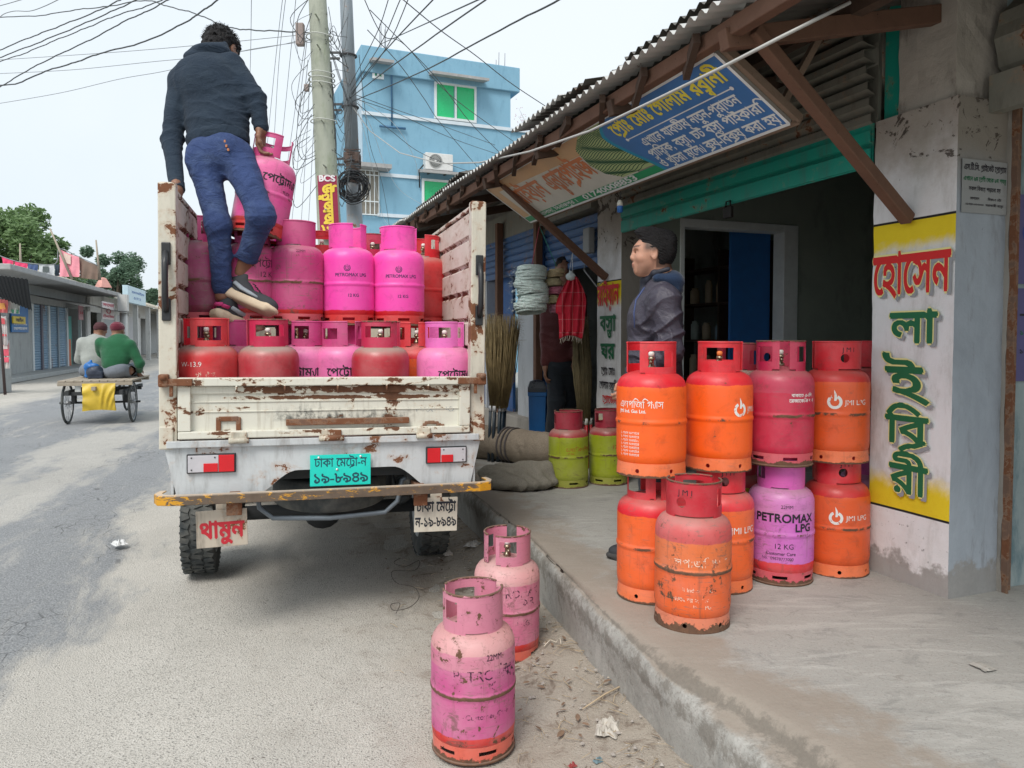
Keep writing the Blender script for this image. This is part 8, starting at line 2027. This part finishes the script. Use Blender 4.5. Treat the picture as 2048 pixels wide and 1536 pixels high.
# washing on the roof line
dW = 30
flag('hanging_cloth', 'bright pink towel on the washing line, left of its twin', ((3, 512), (27, 521), (25, 536), (5, 528)), dW, (.72, .06, .16)); flag('hanging_cloth', 'bright pink towel on the washing line, right of its twin', ((29, 522), (55, 526), (54, 543), (29, 536)), dW, (.72, .06, .16))
flag('hanging_cloth', 'pale grey sheet below the pink towels on the line', ((0, 532), (41, 538), (41, 555), (0, 553)), dW+.1, (.56, .58, .56)); flag('hanging_cloth', 'blue denim cloth next to the pink towels on the line', ((56, 527), (76, 528), (75, 548), (54, 546)), dW, (.06, .10, .22))
flag('hanging_cloth', 'light grey shirt with a dark print on the washing line', ((78, 528), (108, 528), (110, 553), (76, 553)), dW, (.52, .55, .57), ((.3, .15, .7, .65, (.08, .10, .10)),)); flag('hanging_cloth', 'dark cloth squeezed between grey shirt and long pink dress', ((109, 528), (119, 528), (118, 552), (110, 552)), dW, (.03, .05, .07))
flag('hanging_cloth', 'long pale pink dress hanging from the bamboo', ((119, 498), (158, 514), (160, 554), (119, 553)), dW-.1, (.80, .30, .36), ((.25, .05, .6, .45, (.66, .50, .44)),)); flag('hanging_cloth', 'brown patterned cloth at the right end of the line', ((158, 514), (194, 530), (197, 560), (160, 556)), dW, (.20, .14, .11))
b = MB(); b.tube(crv([SL(*q) for q in ((-10, 508, dW), (27, 521, dW), (55, 526, dW), (110, 528, dW), (119, 498, dW), (158, 514, dW), (196, 531, dW))]), .02, 5); tag(b.build('washing_line', M_wireg), 'rope washing line strung along the flat roof', 'rope')
for lab, a, c, dd in (('slanting bamboo pole leaning behind the pink dress', (144, 558), (100, 457), 29.8), ('upright thin bamboo pole at the end of the washing line', (200, 560), (192, 480), 31), ('faint thin pole behind the pink towels', (42, 550), (40, 487), 31)):
    b = MB(); b.tube([SL(*a, dd), SL(*c, dd)], [.055, .03], 7); tag(b.build('bamboo_pole', M_woodg), lab, 'pole')
# ------------------------------------------------------------------ trees
def foliage_mat(name, a, b_):
    n = NT(name); co = n.coord('Object', False); oi = n.noise(co, .9, 4, .6); f = n.noise(co, 9, 3); g = n.mix(n.math('ADD', n.math('MULTIPLY', oi, .6), n.math('MULTIPLY', f, .4)), a, b_)
    tl_ = n.new('ShaderNodeBsdfTranslucent'); mx = n.new('ShaderNodeMixShader'); n.l.new(g, tl_.inputs[0]); mx.inputs[0].default_value = .3; n.put(n.bsdf.inputs['Base Color'], g); n.put(n.bsdf.inputs['Roughness'], .6)
    n.l.new(n.bsdf.outputs[0], mx.inputs[1]); n.l.new(tl_.outputs[0], mx.inputs[2]); n.l.new(mx.outputs[0], n.out.inputs[0]); return n.m
def tree(lab, pos, H_, crown, R, n, mat, seed, leaf=.16):
    T = thing('tree', lab, 'tree', loc=pos); rnd = random.Random(seed); b = MB()
    b.tube([(0, 0, 0), (.1, 0, H_*.25), (-.05, .1, H_*.5), (0, 0, H_*.75)], [H_*.035, H_*.028, H_*.02, H_*.008], 10)
    cl = []
    for k in range(crown):
        a = rnd.uniform(0, 2*PI); rr = R*math.sqrt(rnd.random())*.85; z = H_*(.45+.5*rnd.random()*(1-.35*(rr/R)**2)); c = Vector((math.cos(a)*rr, math.sin(a)*rr, z)); cl.append((c, rnd.uniform(.18, .34)*R))
        if k % 2 == 0: b.tube([(0, 0, H_*.35), c*.5+Vector((0, 0, H_*.15)), c], [H_*.014, H_*.008, H_*.003], 5)
    b.build('trunk', plain('bark', (.10, .075, .055), .9, 0, .3), T)
    vs = []; fs = []
    for c, r in cl:
        for k in range(n//crown):
            d = Vector((rnd.gauss(0, 1), rnd.gauss(0, 1), rnd.gauss(0, .8))).normalized(); q = c+d*r*(rnd.random()**.45)
            e1 = Vector((rnd.gauss(0, 1), rnd.gauss(0, 1), rnd.gauss(0, .5))).normalized(); e2 = e1.orthogonal().normalized(); s = leaf*rnd.uniform(.5, 1.3); o_ = len(vs)
            vs += [q-e1*s, q-e2*s*.45, q+e1*s, q+e2*s*.45]; fs.append((o_, o_+1, o_+2, o_+3))
    b = MB(); b.add(vs, fs, smooth=False); b.build('crown', mat, T)
F1 = foliage_mat('leaves_bright', (.08, .15, .06), (.20, .31, .12)); F2 = foliage_mat('leaves_dark', (.07, .13, .09), (.15, .24, .15))
def tp(px, d): p = P(px, 700, d); return Vector((p.x, d, 0))
tree('large bushy bright green tree behind the washing line', tp(40, 44), 9.4, 34, 3.3, 15000, F1, 3, .15); tree('mid green tree filling the left edge behind the washing', tp(-60, 44), 9.0, 24, 3.3, 6000, F1, 5, .16)
tree('small dark tree peeking between the bamboo poles', tp(150, 52), 8.0, 14, 2.0, 4500, F2, 8, .15); tree('rounded dark green tree above the pale tiled roof', tp(238, 60), 8.3, 26, 2.5, 10000, F2, 4, .15); tree('low dark tree at the far end of the tiled roof', tp(278, 75), 6.8, 14, 2.6, 4500, F2, 9, .2)
# twiggy reddish shrub on the lower roof of the blue building
q = bp(1075, 245, 1.5); T = thing('bare_shrub', 'sparse twiggy shrub with tiny reddish flowers beyond the tin roof', 'shrub', M=BMx @ Matrix.Translation((q.x, 1.5, q.z-1.2))); rnd = random.Random(5); b = MB(); tips = []
for k in range(26):
    a = rnd.uniform(0, 2*PI); e = Vector((math.cos(a)*rnd.uniform(.2, 1.5), math.sin(a)*.5, rnd.uniform(.6, 1.7))); b.tube([(0, 0, 0), e*.5+Vector((0, 0, .2)), e], [.012, .008, .003], 4); tips.append(e)
b.build('stems', plain('twig_grey', (.20, .16, .14), .9), T); b = MB(); 
for e in tips:
    for k in range(6): p = e+Vector((rnd.gauss(0, .12), rnd.gauss(0, .12), rnd.gauss(0, .12))); b.add([p, p+Vector((.03, 0, .01)), p+Vector((.01, .0, .035))], [(0, 1, 2)])
b.build('flowers', plain('flower_red', (.35, .05, .07), .7), T)
# ------------------------------------------------------------------ flat cart with two passengers
cO = Vector((-7.04, 12.8, .0)); cA = math.radians(17); CMx = Matrix.Translation(cO) @ Matrix.Rotation(cA, 4, 'Z')
T = thing('cargo_tricycle', 'flat wooden pedal cart rolling away down the road with two passengers', 'cart', M=CMx)
def cw(x):
    b = MB(); RX = Matrix.Translation((x, 0, .355)) @ Matrix.Rotation(PI/2, 4, 'Y')
    b.tube([(x, .335*math.cos(a*PI/20), .355+.335*math.sin(a*PI/20)) for a in range(41)], .021, 8, cap=False); w = b.build('wheel', M_tyre, T)
    b = MB(); b.tube([(x, .312*math.cos(a*PI/20), .355+.312*math.sin(a*PI/20)) for a in range(41)], .010, 6, cap=False)
    for k in range(28): a = k*2*PI/28; b.tube([(x+.02*(1 if k % 2 else -1), .02*math.cos(a+.8), .355+.02*math.sin(a+.8)), (x, .312*math.cos(a), .355+.312*math.sin(a))], .0022, 4)
    b.tube([(x-.05, 0, .355), (x+.05, 0, .355)], .03, 10); b.build('rim', plain('wheel_steel', (.34, .35, .36), .4, .6), w)
cw(-.50); cw(.50)
b = MB(); b.lathe([(.30, 0), (.335, .0)], 4, cap=False); b = MB(); b.tube([(-.62, 0, .355), (.62, 0, .355)], .018, 8)
for s in (-1, 1): b.box((s*.40, .5, .55), (.05, 1.9, .07)); b.box((s*.40, 0, .46), (.06, .12, .20))
for y in (-.3, .35, 1.0): b.box((0, y, .53), (.95, .05, .06))
b.box((-.1, .2, .44), (.34, .30, .22)); b.tube([(0, 1.4, .5), (0, 2.1, .62), (0, 2.2, 1.0)], .02, 8); b.build('frame', M_dark, T)
b = MB(); b.box((0, .55, .62), (.06, 2.1, .06)); 
for k in range(9): b.box((-.50+k*.125, .52, .735), (.115, 1.75, .028), None, .004)
for y in (-.33, .5, 1.3): b.box((0, y, .690), (1.12, .07, .055), None, .005)
b.build('deck', M_woodg, T)
b = MB(); b.tube([(0, 2.25+.33*math.cos(a*PI/16), .355+.33*math.sin(a*PI/16)) for a in range(33)], .021, 8, cap=False); b.build('front_wheel', M_tyre, T)
b = MB(); b.box((-.27, -.30, .60), (.09, .02, .11), None, .004); b.box((-.22, -.28, .43), (.14, .02, .04)); b.build('reflector', plain('reflector_white', (.62, .64, .63), .4), T)
# yellow sack hung beneath the deck
Q = thing('yellow_sack', 'yellow plastic sack hanging under the back edge of the cart', 'sack', M=CMx @ Matrix.Translation((.06, -.36, .70)))
def f(u, v): return Vector(((u-.5)*.50*(1-.06*math.sin(v*PI)), -.03-.05*math.sin(v*PI*.9)+.016*math.sin(u*16+4*abs(u-.5)*v*8)*math.sin(v*PI), -v*.46+.02*math.sin(u*PI)*(v)))
b = MB(); b.grid(f, 40, 24); b.grid(lambda u, v: f(1-u, v)+Vector((0, .05, 0)), 20, 12); b.build('plastic', plain('sack_yellow', (.60, .42, .04), .4, 0, .2, 5), Q)
# bag
Q = thing('carrier_bag', 'dark blue carrier bag with a bright blue top, standing on the cart deck', 'bag', M=CMx @ Matrix.Translation((-.13, .25, .752))); sdf_obj('bag_body', [ell((0, 0, .11), (.14, .11, .12), .03), rbox((.02, 0, .06), (.12, .09, .07), .03)], (-.2, -.2, -.02), (.22, .2, .32), .01, plain('bag_navy', (.025, .035, .06), .5), Q, disp=lambda p: .006*npnoise(p, 30, 1))
sdf_obj('bag_top', [ell((-.05, 0, .22), (.12, .07, .05), .03), cap((-.13, 0, .04), (-.12, 0, .22), .035, .04, .03), cap((-.13, 0, .2), (-.06, 0, .30), .04, .02, .03)], (-.25, -.2, -.02), (.22, .2, .38), .01, plain('bag_blue', (.02, .14, .42), .45), Q, disp=lambda p: .008*npnoise(p, 35, 1))
def seated(lab, x, y, mats, cp, face, wide=1.0, ln=.0, tw=0):
    c = lambda a, b_, z: CMx @ Vector((x+a*wide, y+b_, .752+z)); R3 = CMx.to_3x3()
    J = dict(head=c(.02+ln, .19, .66), right=R3 @ Vector((1, 0, 0)), face=R3 @ Vector(face), neck=c(ln*.8, .13, .54), hip=c(0, 0, .12), shl=c(-.18+ln*.7, .10+tw, .50), shr=c(.18+ln*.7, .08-tw, .47+ln*.2), ell=c(-.22, .20+tw, .26), elr=c(.27+ln*.4, .06-tw, .20), wrl=c(-.12, .36, .16), wrr=c(.22, .22, .08),
             hpl=c(-.11, .05, .10), hpr=c(.11, .05, .10), knl=c(-.13, .46, .12), knr=c(.13, .46, .12), anl=c(-.14, .62, .06), anr=c(.12, .62, .06), tol=c(-.14, .76, .045), tor=c(.12, .76, .045))
    T_ = simple_person(lab, c(0, 0, 0), J, mats, res=.012, cap_=cp); T_.scale = (1.24,)*3
seated('person in a pale jacket and dark red cap, riding on the cart seen from behind', -.22, .62, (M_skin1, M_pale, M_gtrou), ('cap', plain('cap_dark_red', (.06, .015, .02), .8, 0, .5, 18)), (-.15, 1, -.2), 1.0, .03, -.05)
seated('person in a green sweater and burgundy knit cap, sitting at the back of the cart', .20, .30, (M_skin1, M_green, M_gtrou), ('knit_cap', M_burg), (.35, 1, -.15), 1.15, -.03, .06)
# ------------------------------------------------------------------ world, sun, camera
def setup():
    sc = bpy.context.scene
    w = bpy.data.worlds.new('World'); sc.world = w; w.use_nodes = True; nt = w.node_tree
    bg = nt.nodes['Background']
    sky = nt.nodes.new('ShaderNodeTexSky'); sky.sky_type = 'NISHITA'; sky.sun_disc = False
    el, az = math.radians(52), math.radians(200)
    sky.sun_elevation = el; sky.sun_rotation = az; sky.air_density = 1.2; sky.dust_density = 6; sky.ozone_density = 1.0
    mx = nt.nodes.new('ShaderNodeMix'); mx.data_type = 'RGBA'; mx.inputs[0].default_value = .86
    mx.inputs[7].default_value = (5.6, 6.1, 6.45, 1)      # an even overcast layer over the blue sky
    tc = nt.nodes.new('ShaderNodeTexCoord'); nz = nt.nodes.new('ShaderNodeTexNoise'); nz.inputs['Scale'].default_value = 1.6; nz.inputs['Detail'].default_value = 5
    c2 = nt.nodes.new('ShaderNodeMix'); c2.data_type = 'RGBA'; c2.inputs[6].default_value = (5.2, 5.8, 6.3, 1); c2.inputs[7].default_value = (5.95, 6.35, 6.6, 1)
    nt.links.new(tc.outputs['Generated'], nz.inputs['Vector']); mp = nt.nodes.new('ShaderNodeMapRange'); mp.inputs[1].default_value = .35; mp.inputs[2].default_value = .65; nt.links.new(nz.outputs['Fac'], mp.inputs[0]); nt.links.new(mp.outputs[0], c2.inputs[0]); nt.links.new(c2.outputs[2], mx.inputs[7])
    nt.links.new(sky.outputs[0], mx.inputs[6]); nt.links.new(mx.outputs[2], bg.inputs[0]); bg.inputs[1].default_value = .10
    sl = bpy.data.lights.new('sun', 'SUN'); sl.energy = 1.5; sl.angle = math.radians(25); sl.color = (1, .96, .9)
    so = bpy.data.objects.new('sun', sl); C.objects.link(so)
    d = Vector((math.sin(az)*math.cos(el), math.cos(az)*math.cos(el), math.sin(el)))
    so.rotation_euler = d.to_track_quat('Z', 'Y').to_euler()
    cd = bpy.data.cameras.new('camera'); co = bpy.data.objects.new('camera', cd); C.objects.link(co)
    cd.sensor_width = 36; cd.lens = 36*F0/2048; cd.shift_y = -(768-CY)/2048; cd.clip_end = 2000; cd.clip_start = .05
    co.location = (0, 0, CAMH); co.rotation_euler = (PI/2-PITCH, 0, 0)
    sc.camera = co
    vs = sc.view_settings; vs.view_transform = 'Standard'; vs.look = 'None'; vs.gamma = 1; vs.exposure = 0.78
    sc.cycles.max_bounces = 6; sc.cycles.use_denoising = True
    sc.render.film_transparent = False
setup()
